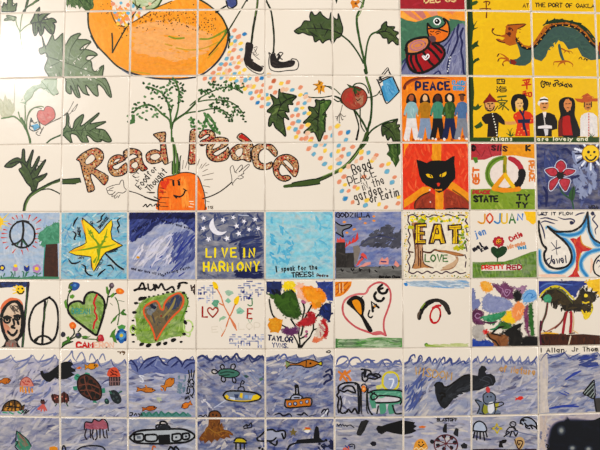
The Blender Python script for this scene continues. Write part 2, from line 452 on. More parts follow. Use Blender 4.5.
LL('266 372 290 340 330 312 380 290 436 276', 1.7, '2E4A20')
LL('186 90 200 78 224 74 248 82 264 100 274 130', 1.3, '2E4A20')
P('painted_leaf')
LF3 = '436 276 410 292 380 298 352 310 346 330 352 372 366 360 376 386 384 394 400 376 412 402 428 400 452 402 452 350 440 330 452 310 430 306'
leaf(LF3, '44592A', '141E0C', '76874E', '352 312 384 330 410 360 430 400')
P('painted_tomato')
F('120 144 140 112 170 98 200 92 240 108 262 136 264 166 246 200 212 220 176 222 140 200 122 172', 'A84A38', 1)
W('124 140 160 104 240 108 260 150 240 200 190 214 140 190', 'B24A36 A0402E BC6A50 983828', 80, 9, 1.6, 80, 40)
W('196 150 250 140 240 200 200 210', 'B08060 A87860 C08A70', 26, 6, 1.4, 60, 30)
W('150 120 200 108 180 200 140 180', 'C04038 B83A30', 26, 8, 1.5, 80, 20)
L('120 144 140 112 170 98 200 92 240 108 262 136 264 166 246 200 212 220 176 222 140 200 122 172', 0.8, '3A2018', closed=1)
LL('206 166 214 172 226 160|198 136 202 146|214 130 216 140', 0.9, '2A1814')
P('painted_stalk')
F('154 82 186 94 196 88 200 98 236 110 222 122 204 112 212 130 196 136 184 116 188 104 162 96', '3E5C2C', 0)
LL('154 82 186 94 236 112|196 96 194 134', 0.8, '1E2E16')
P('painted_arm')
LL('34 92 60 94 90 114 114 138', 1.0, '4A5A30')
LL('264 154 290 152 320 140 334 120', 1.1, '3A4A28')
LL('126 196 118 230 112 244|112 244 100 262 86 262|112 246 92 276|110 248 108 294 114 296|114 246 124 280 130 276|114 244 134 262 144 258|100 262 96 286', 0.6, '5A5040')
LL('336 118 346 110 352 130 340 140 336 118', 0.8, '3A3C30')
P('painted_leg')
LL('190 226 206 270 218 320 212 370 204 392', 1.4, '2A3218')
L('216 340 206 392', 2.0, '1E1E16')
LL('226 216 226 280 234 320 250 346', 1.1, '3A4428')
D(206, 388, 1.2, '1E1E16')
P('painted_book')
F('352 62 404 38 442 124 386 180 366 172', '5FA8CC', 0)
W('356 66 402 44 436 120 386 170', '4A98C4 86BEDA 6AB0D4 3E88B8', 46, 8, 1.8, 65, 14)
F('346 90 356 86 384 176 366 176 346 130', '4A98C0', 0)
LL('320 54 336 72 352 60 404 38 412 44 444 120 440 128 384 184 366 176 346 120|322 56 340 98 352 132|336 60 372 40 404 38|352 62 340 44 366 20 384 -4|330 56 344 46|384 -2 400 30|412 48 446 118', 1.1, '26282A')
V(235, 0, 3.43)
LL('494 268 508 250 524 232 530 252 540 258|500 264 528 256', 0.9, '2E3028')
# --- vine under the tomato
V(300, 100, 3.913)
P('painted_vine')
L('262 130 250 160 236 186 214 218 180 256 140 282 90 304 40 320 0 330 -60 338', 3.4, '4A5E2C')
LL('270 130 246 172 214 214 178 252 138 278 88 300 30 318 0 322|130 292 90 312 48 328', 1.1, '1E3218')
L('236 190 200 236 150 272 90 298', 0.9, '8AA45C')
P('painted_leaf')
F('342 172 392 170 396 206 386 218 390 236 374 264 362 240 356 236 354 226 338 212 350 200', '3E5C28', 0)
W('346 176 392 174 384 230 370 254 356 220', '5A7A38 3E5C28 22381A 7E964E', 30, 8, 1.5, 70, 20)
LL('380 172 384 200 376 256|342 172 352 190 340 210', 1.2, '1A2A12', 2)
# --- yellow flower by the tomato
V(235, 0, 3.43)
P('painted_flower')
F('268 288 284 286 286 274 296 280 304 284 300 292 314 294 306 302 308 318 296 312 286 322 284 308 270 308 282 298', 'E2A030', 0)
LL('268 290 284 292 296 280|284 298 272 310|296 300 292 322|286 276 292 290', 0.7, '5A4018'); D(296, 298, 1.0, '7A4A18')
P('painted_arm'); LL('308 294 324 300 338 310|234 326 260 334 300 334 336 328|340 340 352 348 362 346', 1.2, '2C3A20')
# --- two leaves hanging under it
V(240, 70, 5.625)
P('painted_leaf')
LF4 = '220 108 240 128 316 146 294 176 298 194 270 196 276 236 252 236 276 280 244 270 258 370 232 352 198 322 186 292 172 314 160 312 164 272 176 246 152 232 176 206 188 184 170 138 190 150 214 160'
leaf(LF4, '44592A', '141E0C', '76874E', '316 148 262 168 232 196 214 240 206 300|232 196 196 200 168 230|232 196 214 150|212 250 248 280|216 230 262 230')
LF5 = '424 168 452 172 478 176 478 330 470 352 448 404 440 396 420 352 396 352 358 354 384 326 396 300 356 298 384 268 398 246 384 208 418 210 428 192'
leaf(LF5, '44592A', '141E0C', '76874E', '452 180 440 260 438 330 444 396|440 262 400 290|440 250 412 214')
P('painted_leaf')
V(320, 70, 5.625)
F('0 172 62 172 56 200 30 238 14 254 36 250 40 262 20 280 30 348 10 330 0 312', '4A6A30', 0)
W('0 174 50 174 30 230 26 330 4 320', '5E7E3A 7A9450 2E4A20', 26, 8, 1.5, 60, 25)
LL('0 174 62 172 40 220 14 254 36 250 22 280 30 348|0 190 28 178', 1.1, '1E3218')
# --- mosaic of coloured dabs
def dab(x, y, r, c):
    """one squarish watery dab of a flat brush"""
    x0, y0, k = cur['v']; cx, cy = x0 + x / k, y0 + y / k; a = math.radians(random.gauss(28, 14)); r *= random.uniform(0.85, 1.08)
    cc = hx(c); P('painted_dab'); tt = math.radians(random.gauss(-38, 12)); ct, st_ = math.cos(tt), math.sin(tt)
    for f, t in ((1.0, 0.3), (0.8, 0.0)):
        q = []
        for i in range(8):
            an = a + math.pi / 4 * i + math.pi / 8; rr = r * f * (1.1 if i % 2 else 0.98) * random.uniform(0.9, 1.1)
            u_, v_ = rr * 1.25 * math.cos(an), rr * 0.9 * math.sin(an); q.append((cx + u_ * ct - v_ * st_, cy + u_ * st_ + v_ * ct))
        emit([[(cx, cy), q[i], q[(i + 1) % 8]] for i in range(8)], mixc(cc, hx('EADCC9'), t), 0.15)
OR, BL, YE, PK = 'E59A78', '78B4CC', 'F0CC5A', 'EBC3A6'
V(190, 70, 5.625)
for s, c in (('84 48 132 56 378 56 324 92 374 122 348 160 408 160 412 84 404 206 400 120', OR), ('178 40 262 62 312 60 118 44 438 192 340 130 430 140', BL),
             ('230 52 192 20 240 26 356 94 310 106 388 146 432 162 278 18', YE), ('162 22 210 22 296 82 290 60 340 90', PK), ('406 46 380 184', '2E86BE')):
    a = [float(v) for v in s.split()]
    for i in range(0, len(a), 2):
        dab(a[i], a[i + 1], 2.2, c)
V(210, 20, 7.5)
for s, c in (('184 78 214 126 178 224 164 288 214 278 116 334 204 354 72 366 146 378 24 396 28 440 240 420 350 440', OR), ('162 128 188 158 234 222 124 290 84 330 156 330 184 404 84 436 264 446 300 440', BL),
             ('160 180 230 176 146 242 218 320 258 374 60 408 182 440 292 418 438 410', YE), ('190 190 140 260 236 300 180 320 120 380 130 430', PK), ('258 106 388 434', '2E86BE')):
    a = [float(v) for v in s.split()]
    for i in range(0, len(a), 2):
        dab(a[i], a[i + 1], 2.4 if c in (OR, '2E86BE') else 2.0, c)
V(240, 70, 5.625)
for s, c in (('190 62 270 68 172 98 198 126 340 98 326 188 294 258 326 254 296 300 346 320 328 350 372 384 346 388 388 440', OR), ('294 112 370 136 364 186 316 222 362 242 330 288 312 334 160 190 424 424 160 192', BL),
             ('232 76 350 214 340 140 388 244 276 326 316 376 398 398 158 160 382 308', YE), ('164 30 260 110 370 150 390 170 240 110', PK)):
    a = [float(v) for v in s.split()]
    for i in range(0, len(a), 2):
        if i == 0 and c == OR: dab(a[i], a[i + 1], 2.8, 'C8704C'); continue
        dab(a[i], a[i + 1], 2.3, c)
V(300, 100, 3.913)
for s, c in (('100 146 158 130 20 150 44 152 34 192 170 192 206 184 80 228 162 222 240 228 298 216 320 256 172 300 154 320 250 300 370 302 206 400 384 404 336 420 214 340 190 356', OR), ('126 138 62 178 96 176 124 214 190 212 54 212 96 250 154 248 268 206 340 280 164 356 176 386 360 322 256 412 152 178 180 156', BL),
             ('146 102 98 198 240 204 346 250 176 332 282 238 120 264 226 346 262 392 310 408 386 380 160 276 40 160 150 200', YE), ('118 110 84 172 150 232 190 260 290 228 220 240 30 130', PK), ('188 126 178 386', '3A92C4')):
    a = [float(v) for v in s.split()]
    for i in range(0, len(a), 2):
        dab(a[i], a[i + 1], 2.4, c)
V(0, 0, 1)
P('painted_dabs')
DD('113 4 120 8 128 5 133 12 127 19 121 22 117 15 139 13', 1.9, OR); DD('115 12 121 3 128 13 133 6 141 10 119 20', 1.8, BL); DD('118 24 124 12 131 2 137 15 126 25 120 15', 1.7, YE); DD('130 22 116 6 144 8 150 4', 1.6, PK)
# --- handwriting at the right
V(300, 100, 3.913)
P('painted_handwriting')
S('Read', 210, 290, 34, '2E2A26', 1.2, -20, 78)
P('painted_handwriting'); S('PEACE', 194, 336, 34, '3A322C', 1.1, -20, 112)
P('painted_handwriting'); S('iN the', 246, 354, 30, '3A322C', 1.0, -18, 92)
P('painted_handwriting'); S('garden', 218, 398, 36, '3A322C', 1.1, -18, 112); L('334 346 338 352', 1, '3A322C')
P('painted_handwriting'); S('or Eatin', 276, 402, 30, '2E2620', 1.1, -14, 118); L('396 338 398 346', 1, '3A322C')
# --- carrot
V(70, 110, 4.285)
P('painted_carrot')
CA = '382 432 378 380 378 330 390 300 414 286 444 280 480 268 520 270 548 284 562 320 574 360 576 400 574 432'
F(CA, 'F07A22', 1)
W('384 320 420 290 520 276 566 330 570 428 384 428', 'F5862A E86A18 F08A3A EE7420 F59A40', 150, 12, 2, 85, 14)
W('384 310 410 292 440 288 400 360 384 400', 'D8401C E04A1E', 30, 8, 1.6, 60, 25)
W('470 280 490 280 520 420 480 420', 'F8A850 F49840', 26, 12, 1.6, 86, 6)
LL('382 352 410 352|384 374 424 376|382 396 412 398|386 412 420 414|384 334 402 336', 0.7, '5A2A12')
LL('512 392 528 392|516 402 530 404|510 414 526 416', 0.8, 'FCE6C8')
L('380 428 377 380 378 330 390 300 414 286 444 280 480 268 520 270 548 284 564 320 576 360 580 400 578 432', 1.0, '2E1E16')
LL('432 298 446 302|460 302 472 296', 0.8, '3A1E12')
LL('442 306 444 322|466 306 468 320', 2.2, '1E1410')
LL('452 368 470 372 486 362 494 344|446 366 456 376', 1.6, '2A1610')
L('486 338 500 346', 1.2, '2A1610')
P('painted_carrot_stem')
F('438 276 442 236 456 226 470 222 466 262 472 268', '5E8040', 0)
LL('444 276 446 200 440 120|458 272 458 210 446 140', 2.0, '6A8A48')
LL('438 274 438 220|470 266 472 208 476 196|462 270 466 230 460 186|450 270 448 180 440 120', 1.1, '2E4420')
P('painted_arm')
LL('248 346 290 358 330 376 380 390|320 374 352 386 380 392', 1.0, '2A2018'); D(248, 346, 0.9, '2A2018')
V(180, 110, 4.285)
LL('98 380 140 366 180 344 222 310', 1.2, '2A2018')
P('painted_hand')
V(70, 110, 4.285)
LL('240 346 226 356 206 354 190 372 194 378 204 368|190 366 180 372 182 362 194 350|182 360 168 362 160 346 184 346|160 346 156 336 176 326 196 320 212 318|212 318 218 304 226 300 230 312 232 330 242 342|168 340 186 332|206 376 214 364', 0.7, '4A4038')
V(180, 110, 4.285)
LL('222 310 222 290 216 262 216 246 226 238 232 254 236 266 258 240 266 236 266 250 252 266 290 234 296 240 272 264 274 272 262 278 272 288 256 296 246 292 232 306 224 318 228 322|236 266 244 270|250 284 262 280', 0.7, '4A4038')
P('painted_ray')
LL('74 238 84 210|60 236 66 214|92 250 112 226|98 264 118 254|96 282 144 270|104 300 140 296|98 324 128 330|84 250 94 232|110 240 124 232|100 350 118 356|104 372 112 374|112 390 126 394', 0.6, '7A6A58')
V(70, 110, 4.285)
LL('482 252 486 216|494 248 502 222|508 256 512 210|420 230 432 222|270 278 282 270|292 300 296 298|280 290 296 286|300 330 308 338|340 356 360 356', 0.6, '6A5A4A')
LL('268 282 280 290|282 300 292 306|286 268 294 272|330 352 362 354|360 372 384 384', 1.0, '3A3028')
P('painted_handwriting')
S('Food', 302, 340, 28, '2A241E', 1.0, -50, 66); S('for', 346, 284, 24, '2A241E', 0.9, -48, 44)
P('painted_handwriting'); S('Thought', 340, 350, 26, '2A241E', 0.95, -48, 116)
P('painted_handwriting')
LL('314 414 326 404 330 416 344 404 352 412|360 410 370 402 374 414 384 406', 1.2, '2A241E')
V(180, 110, 4.285)
P('painted_handwriting'); S('1998', 108, 424, 12, '6A5A48', 0.6, 0, 34)
# --- carrot greens
P('painted_carrot_top')
V(120, 70, 5.625)
LL('290 400 290 340 288 310|288 330 276 280 240 250 200 214 160 196 110 208 74 240|288 310 282 240 266 180 236 130 200 110 160 96|292 310 312 270 326 220 330 170 330 110 310 60 296 44|292 300 330 270 380 232 450 160', 1.9, '4E7038')
LL('300 290 340 260 390 240 450 232|284 250 296 200|270 184 290 210', 1.5, '4E7038')
LL('294 330 310 280 372 236 440 170', 0.9, '22381A')
for q, n_, sx in ((circ(128, 222, 62, 34, 30), 1, 0),): pass
a = [float(v) for v in '84 192 104 184 138 186 164 196 74 216 70 236 70 258 76 280 92 216 110 214 130 206 150 210 176 220 190 206 200 226 216 200 230 212 250 246 110 262 122 270 98 250 130 240 150 230 90 196 66 290 186 262 208 262 196 252 46 258 48 290 140 150 182 162 148 280 150 200 210 246'.split()]
for i in range(0, len(a), 2): D(a[i], a[i + 1], 1.7, random.choice(['4E7442', '34562A', '6E9060']), 1.15, random.uniform(-60, 60), 0.2)
a = [float(v) for v in '132 74 164 78 150 96 160 104 190 88 208 94 184 112 196 126 214 122 230 100 246 96 236 124 252 128 262 110 268 86 278 76 282 64 296 52 300 74 310 90 292 98 280 110 286 130 270 140 262 120 246 146 262 156 278 160 290 172 274 184 262 176 296 200 280 222 222 152 238 160 340 76 354 84 346 100 352 112 336 124 350 130 340 140 330 150 346 154 338 170 352 176 330 184 364 118 318 110 322 66 306 60 176 130 208 132'.split()]
for i in range(0, len(a), 2): D(a[i], a[i + 1], 1.75, random.choice(['46683A', '2C4E24', '648858']), 1.15, random.uniform(-60, 60), 0.2)
V(190, 70, 5.625)
LL('0 200 40 168 90 138 140 114 200 96 250 104 296 130|0 240 60 230 120 218 180 224 240 270|40 180 90 170 140 168 210 174 260 200 300 244', 1.3, '3E5E2C')
for i in range(175):
    t = random.random(); k = random.choice((0, 1, 2))
    if k == 0: bx, by = 60 + 240 * t, 130 - 150 * t + 130 * t * t + 0
    elif k == 1: bx, by = 110 + 195 * t, 150 + 30 * t + 90 * t * t
    else: bx, by = 110 + 130 * t, 205 + 20 * t + 60 * t * t
    D(bx + random.gauss(0, 9), by + random.gauss(0, 15), 1.45, random.choice(['365A2A', '24461E', '4E7440']), 1.0, random.uniform(-80, 80), 0.2)
LL('84 250 96 280 110 310 140 344|100 250 130 290 152 340|6 268 20 300', 2.4, '4E7A40'); LL('90 262 84 300 70 340', 2.0, '5E8650')
a = [float(v) for v in '84 246 96 262 110 272 122 286 92 284 106 300 122 312 138 300 140 324 128 340 150 350 150 330 166 354 80 292 60 300 48 290 20 280 10 296 24 318 8 316 52 330 74 316 90 318 60 350 90 346 0 280'.split()]
for i in range(0, len(a), 2): D(a[i], a[i + 1], 1.9, random.choice(['5E8650', '3E6E38', '7A9C6A']), 1.3, random.uniform(-80, 80), 0.2)
# --- big patterned letters
def pattern_letter(s, hole=None, cols='C8583A C89040 D8B060'):
    P('painted_letter')
    s = pts_inv(tens(pts_(s), 0.85))
    F(s, 'C09468', 0, 0.15)
    p = pts_(s)
    W(pts_inv(p), cols + ' DDC4A0 C8A070 A83428 C02A20', 60, 4, 1.6, 40, 60, soft=0)
    x0 = min(a[0] for a in p); x1 = max(a[0] for a in p); y0 = min(a[1] for a in p); y1 = max(a[1] for a in p)
    k = cur['v'][2]
    m = 0; dots = []
    for _ in range(900):
        q = (random.uniform(x0, x1), random.uniform(y0, y1))
        if inside(q, p) and all((q[0] - u[0]) ** 2 + (q[1] - u[1]) ** 2 > 5.0 for u in dots): dots.append(q)
    for q in dots:
        (u, v), = pts_inv([q]); D(u, v, random.uniform(0.6, 0.95), random.choice(['120A0A', '1A0E0C', '1E1210', '8A1E18', 'EADCC0']))
    L(pts_inv(p) + [pts_inv(p)[0]], 1.15, '2E1A16', smooth=0)
    if hole:
        hole = pts_inv(cat(pts_(hole), True)); h = pts_(hole); F(hole, TILE_COL, 0, 0.0); L(pts_inv(h) + [pts_inv(h)[0]], 0.8, '4A2C22', smooth=0)
V(70, 110, 4.285)
pattern_letter('28 212 50 188 90 166 118 164 140 180 144 204 134 226 112 246 108 252 164 284 148 322 128 304 100 276 88 276 92 300 106 340 78 352 70 324 54 268 42 222', '66 216 92 190 108 204 98 222 72 234')
pattern_letter('162 240 168 214 188 196 214 192 234 202 236 214 200 232 184 240 186 252 206 254 240 226 246 262 224 280 190 284 170 268', '186 228 196 212 214 208 210 218', 'B84828 C87A38 D89848')
pattern_letter('230 178 258 164 290 170 306 184 308 206 316 232 332 252 310 262 296 250 284 264 264 270 252 262 250 230 262 214 286 204 288 196 268 188 240 206 232 200', '262 240 268 228 286 222 292 240 278 252', 'D8B088 C89878 C85038')
pattern_letter('358 104 408 94 408 130 414 180 420 226 404 232 396 218 378 226 350 230 330 218 326 192 342 176 366 170 388 176 386 136 372 120', '344 206 350 192 376 186 388 200 366 216', 'D8B088 C03028 E0C0A0')
V(180, 110, 4.285)
pattern_letter('44 92 70 84 68 130 70 222 72 228 36 230 40 170', None, 'C03A30 C09878 B84A38')
V(180, 110, 4.285)
pattern_letter('80 110 100 86 130 86 148 100 150 120 130 134 96 154 84 146 90 132 116 120 128 108 110 106 88 122', None, 'C83830 D8A880 C85040')
pattern_letter('116 150 134 126 170 116 204 124 206 146 190 160 152 178 142 190 160 196 196 172 206 158 212 192 196 214 160 222 130 214 114 190', '138 168 152 144 176 138 170 156', 'C83830 E0C090 C85040')
pattern_letter('244 118 264 100 304 132 314 160 300 166 304 222 268 212 248 216 226 212 216 186 220 166 246 148 272 142', '236 184 246 168 268 164 266 190 250 202', 'D8C0A0 C8A880 E0D0B0')
F('248 116 264 102 300 130 286 134', 'B82820', 0); W('250 116 264 104 296 132', 'B02018 D03A28', 10, 4, 1.5, 20, 20)
pattern_letter('306 184 314 160 336 146 364 144 366 146 396 150 418 180 408 200 378 170 358 166 340 182 336 206 346 226 368 232 392 222 396 236 384 252 350 256 318 240', None, 'D8C0A0 C8A880 E0B080')
pattern_letter('398 236 414 206 440 192 470 192 500 212 508 240 504 270 488 286 440 232 426 244 424 264 436 282 462 280 476 292 452 306 424 298 404 276', '442 222 458 216 484 244 480 258', 'B83028 D89870 C04A38')
# --- vine stub at the right of the letters
P('painted_vine')
V(180, 110, 4.285)
F('480 314 500 308 560 298 600 294 600 318 540 326 488 328', '4A5E2C', 0); LL('480 314 500 308 560 298 600 294|488 328 540 325 600 316', 1.1, '1E3218')
# --- left tiles: leaves and vines
V(0, 0, 7.5)
P('painted_leaf')
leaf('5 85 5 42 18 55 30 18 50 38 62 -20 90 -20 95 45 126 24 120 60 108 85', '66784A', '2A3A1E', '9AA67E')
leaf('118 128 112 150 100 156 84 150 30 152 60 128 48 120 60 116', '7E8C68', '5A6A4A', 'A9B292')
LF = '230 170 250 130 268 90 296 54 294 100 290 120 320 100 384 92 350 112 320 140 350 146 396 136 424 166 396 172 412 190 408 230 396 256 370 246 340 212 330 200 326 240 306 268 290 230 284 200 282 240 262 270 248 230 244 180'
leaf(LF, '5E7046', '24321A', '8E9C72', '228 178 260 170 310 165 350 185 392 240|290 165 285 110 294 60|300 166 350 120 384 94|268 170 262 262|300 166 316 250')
P('painted_stem')
LL('118 136 124 180 148 238 156 290 168 366|178 80 160 140 150 238|230 176 190 200 150 240', 1.1, '8A9A72')
LL('188 84 196 40 206 0|206 52 240 30 290 0|176 84 206 50', 1.8, '2E4224')
P('painted_leaf')
F('180 80 196 40 200 -12 222 -12 212 30 200 60', '3E5A2C', 0); F('200 60 240 24 270 -4 290 -4 250 36', '5A7440', 0)
V(60, 0, 4.286)
F('20 -10 30 34 40 12 52 30 74 22 84 40 92 28 112 48 142 36 146 20 136 -10', '4A6636', 0)
W('24 -6 140 36', '66804E 2E4A20 8A9E6A', 30, 7, 1.4, 70, 25); LL('36 -6 40 34|84 0 110 44|110 0 140 30', 1.0, '22381A', 2)
# the large leaf across four tiles, its greens paled for the lamp glare
V(0, 0, 4.09)
P('painted_leaf')
LB = '172 150 186 190 200 170 216 140 224 166 262 134 266 186 290 150 328 136 318 160 352 162 372 172 346 184 326 204 352 202 384 212 398 226 360 228 352 244 372 250 378 282 392 292 424 266 418 316 432 322 448 356 456 398 440 388 424 362 404 344 398 352 402 392 384 386 362 358 350 348 358 382 366 390 340 380 322 352 316 350 328 398 310 392 294 360 288 350 292 384 270 372 268 320 234 316 228 354 238 382 222 384 212 360 188 352 178 328 200 314 182 280 196 240 188 216 166 222 160 200 178 190'
LB = pts_inv(tens(pts_(LB), 0.9))
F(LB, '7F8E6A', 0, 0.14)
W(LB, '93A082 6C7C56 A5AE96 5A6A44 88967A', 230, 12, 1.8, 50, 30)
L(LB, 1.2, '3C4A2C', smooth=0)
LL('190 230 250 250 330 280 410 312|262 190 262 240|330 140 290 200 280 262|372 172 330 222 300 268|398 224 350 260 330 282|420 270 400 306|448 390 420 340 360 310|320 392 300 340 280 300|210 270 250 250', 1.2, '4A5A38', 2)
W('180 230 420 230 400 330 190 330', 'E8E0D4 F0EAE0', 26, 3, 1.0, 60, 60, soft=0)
LL('254 136 256 230|160 317 412 315|256 316 257 356|172 158 188 200', 0.9, '2C4420')
# lower faint leaf frond
V(0, 72, 6.0)
P('painted_frond')
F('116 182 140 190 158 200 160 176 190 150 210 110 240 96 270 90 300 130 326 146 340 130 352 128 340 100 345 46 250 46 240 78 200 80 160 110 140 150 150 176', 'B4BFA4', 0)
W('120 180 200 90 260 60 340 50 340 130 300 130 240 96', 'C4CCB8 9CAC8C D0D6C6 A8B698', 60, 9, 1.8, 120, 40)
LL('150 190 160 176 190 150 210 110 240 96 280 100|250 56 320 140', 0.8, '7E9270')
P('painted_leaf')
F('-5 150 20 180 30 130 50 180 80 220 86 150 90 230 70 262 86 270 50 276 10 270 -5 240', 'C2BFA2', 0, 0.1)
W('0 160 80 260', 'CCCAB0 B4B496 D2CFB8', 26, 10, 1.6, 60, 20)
P('painted_stem')
LL('86 130 90 60 96 40|84 200 88 130', 0.9, 'B8B4A0')
LL('10 278 50 272 80 266 110 284 140 316 160 350 176 390 180 430', 1.6, '6A8450')
LL('110 240 122 280 146 320 164 360|148 320 152 260 150 200|162 360 160 300 170 256 200 218 240 206 260 210', 1.2, '7A8E60')
LL('146 326 164 360 178 400 182 430', 2.0, '4A6A34')
LL('160 280 180 230 216 214 250 220', 0.7, '5A6A4A')
P('painted_strawberry')
F('222 260 230 236 246 228 262 232 272 212 290 206 316 216 330 244 328 276 300 300 270 318 246 308 228 286', 'D4827A', 1)
W('230 240 324 240 300 296 250 300', 'D87068 CC9088 DCA49C C86058', 60, 6, 1.5, 60, 50)
L('222 260 230 236 246 228 262 232 272 212 290 206 316 216 330 244 328 276 300 300 270 318 246 308 228 286', 0.6, '7A6058', closed=1)
P('painted_arm'); LL('270 322 310 300 356 280|356 280 380 262 400 244|240 330 250 350 240 372 262 330|228 358 216 366 228 380 240 380', 0.7, '7A7468')
P('painted_book')
F('188 320 226 310 240 330 206 352', '6AAAC8', 0); W('190 322 236 332', '5A9CC0 8AC0D8', 14, 5, 1.5, 20, 20)
LL('182 316 178 340 206 354 240 332 226 280|186 280 180 320 200 330|186 276 204 306 222 300|186 278 190 300', 0.9, '4A5450')
# tile below left: dark leaf and stem
V(0, 100, 3.913)
P('painted_leaf')
LG = '18 260 40 238 66 226 84 230 88 196 96 196 98 234 106 242 126 198 130 204 120 250 126 264 150 222 154 232 136 278 174 236 176 244 146 302 184 286 170 308 150 322 146 336 138 352 124 356 120 340 106 326 90 300 84 290 74 272 86 262 78 244 56 258 40 264'
leaf(LG, '44582A', '1A2610', '6E8048', '40 250 74 240 100 256 120 290 136 350|104 262 116 230|120 290 150 240|128 310 168 290')
P('painted_stem')
LL('94 436 100 404 120 374 160 348 200 326 240 312', 3.2, '44582A'); LL('98 440 106 400 126 372 170 344 236 318', 1.0, '7E9A54', 2)
LL('90 436 98 400 116 370 150 348 236 308|160 352 190 348 214 356 236 368', 1.3, '22361A')
P('painted_vine')
F('242 310 312 306 316 322 296 328 242 328', '4A5E2C', 0); LL('242 311 312 306|242 328 296 328|312 306 316 322', 1.1, '1E3218')
P('painted_leaf')
LH = '240 126 258 100 262 50 270 70 268 100 284 112 294 80 326 56 322 82 314 100 328 96 384 52 382 62 352 92 370 90 414 84 400 94 380 104 374 112 404 116 420 130 436 160 418 164 394 154 396 162 372 162 350 142 338 140 346 166 320 164 300 138 276 134 282 168 268 158 252 142'
leaf(LH, '64784E', '30421F', '92A07C', '250 128 300 118 360 124 428 158|290 118 322 66|320 118 380 56|350 122 404 90|300 122 330 160|280 122 264 60|340 126 384 158', 0, 0.9)
P('painted_stem')
LL('180 172 200 154 240 136 262 122', 1.6, '3E5E30')
LL('216 78 250 62 270 40 288 6|282 46 294 38 304 16 298 22 280 44|252 60 270 56 284 42', 0.6, '7A7468')
LL('120 174 112 140 100 100 84 70', 1.6, '55743E')
P('painted_leaf'); F('498 84 514 76 516 56 528 58 528 90 508 96', '4E7640', 0)
# ================================================================== bright tiles at the upper right
BK = '14100E'
def BG(c, r, base, cols, n, ln, w, ang, spread=15, name='painted_background', m=0.0, y0=0, y1=1, var=0.14):
    """painted ground of one tile: base coat with brush strokes; y0..y1 = share of the tile's height"""
    T(c, r); V(0, 0, 1); P(name)
    q = quad(c, r, m)
    def lp(a, b2, t): return (a[0] + (b2[0] - a[0]) * t, a[1] + (b2[1] - a[1]) * t)
    p = [lp(q[0], q[3], y0), lp(q[1], q[2], y0), lp(q[1], q[2], y1), lp(q[0], q[3], y1)]
    if base: F(p, base, 0, var)
    if n: W(p, cols, n, ln, w, ang, spread, var=var, soft=0.4)
# (6,-1) red tile with a date
BG(6, -1, 'A8202E', '9A1828 B83040 A02030', 70, 14, 2, 5)
V(396, 0, 5.625)
P('painted_lettering'); S('DEC 03', 160, 16, 26, 'E8C890', 1.4, -2, 178)
# (6,0) bird and drum
BG(6, 0, '4E7A60', '5A8A6C 3E6A54 4A7A5E 6A9A78', 150, 8, 1.6, 60, 50)
V(396, 0, 5.625)
P('painted_sky')
F('20 60 392 58 392 120 360 112 320 108 280 100 230 86 190 96 150 112 110 124 60 114 20 96', 'F0A040', 0)
F('36 60 80 60 140 112 120 120 100 108', 'D88A70', 0); F('100 60 150 60 172 96 150 108', 'C88078', 0); F('170 60 230 60 236 84 200 92', 'E0987A', 0)
F('40 62 64 90 130 118 60 112 24 92', 'F2B050', 0); F('270 60 330 60 360 80 330 88 290 76', 'E08A60', 0); W('260 64 392 116', 'F0A030 F4B048 E88830', 26, 9, 1.6, 20, 12)
P('painted_river')
F('26 420 30 370 60 330 240 236 300 200 330 160 350 136 376 130 392 150 392 424', '8A8CB0', 0)
W('30 420 50 350 250 240 330 160 350 136 390 150 390 420', '9A9CBE 7A7CA8 A8AACA 5A5E9A', 130, 12, 1.7, 110, 20)
W('230 300 330 180 386 150 386 420 240 420', 'A8AAC8 C0C0D8 5E62A0 8A8CB4', 60, 12, 1.4, 105, 14)
LL('352 138 344 180 348 220 330 270 310 310 296 340 290 380 292 412|376 160 362 200 372 240 366 290 376 340 380 400 386 420', 2.0, '26285A')
LL('330 160 316 200 290 240 270 260|300 250 288 300', 1.4, '3A3C78'); LL('36 350 60 330 30 400|210 420 240 400 250 418', 1.6, '3A3E7A')
DD('298 326 302 340 300 356 296 372 294 388 290 400 306 322', 0.6, 'F0F0F0')
P('painted_drum')
F('52 280 56 250 84 222 130 208 176 208 200 236 244 254 270 284 266 320 240 356 190 390 140 410 100 404 72 380 58 340', 'A81420', 1)
W('70 290 200 250 260 290 240 350 140 400 80 380', '8A0E18 C02030 B01824', 50, 12, 2, 70, 18)
F('56 268 66 242 96 222 140 212 176 212 186 236 174 268 140 292 100 304 68 300', 'D89058', 1)
L(circ(122, 256, 44, 26, 14, 0, 360, -14), 1.2, 'B87890'); L(circ(122, 256, 24, 14, 14, 0, 360, -14), 1.2, 'C08088')
LL('56 268 66 242 96 222 140 212 176 212 188 236 174 268 140 292 100 304 66 300 54 280|64 310 62 340 76 380 102 404 140 410 190 392 240 356 268 320 272 286 250 256 206 236|112 304 116 340 134 376 150 404|150 290 170 320 190 350 214 370|180 268 206 290 232 320 246 342|86 308 84 340 100 380 110 398|204 246 232 270 256 296|60 300 60 270', 2.6, BK)
LL('150 312 160 318 166 326 172 312 180 306 186 318 176 330 164 336 150 320 150 312', 1.2, 'F4F0F0')
P('painted_bird')
F('176 150 196 158 230 164 262 150 276 130 268 106 286 118 298 150 300 184 286 214 262 232 226 240 196 224 178 190', 'E8862A', 1)
F('180 168 210 160 250 166 284 178 286 206 258 230 220 236 190 214', 'E87C20', 1)
LL('178 132 176 156 180 190 196 224 228 240 262 232 288 212 300 184 298 150 286 118 266 104 278 128 262 148 230 162 200 156 178 132|182 162 216 160 252 168 290 180', 1.7, BK)
LL('192 176 204 180 214 174|222 184 236 176 250 182|228 192 240 188|190 190 200 196', 1.0, '5A2A10')
F('184 206 204 200 222 210 224 230 206 238 190 226', '6A4A50', 1)
P('painted_eye'); D(231, 121, 3.9, 'F4F2EE', wob=0.03); D(231, 121, 2.7, BK, wob=0.04); D(228, 118, 0.7, 'F4F2EE')
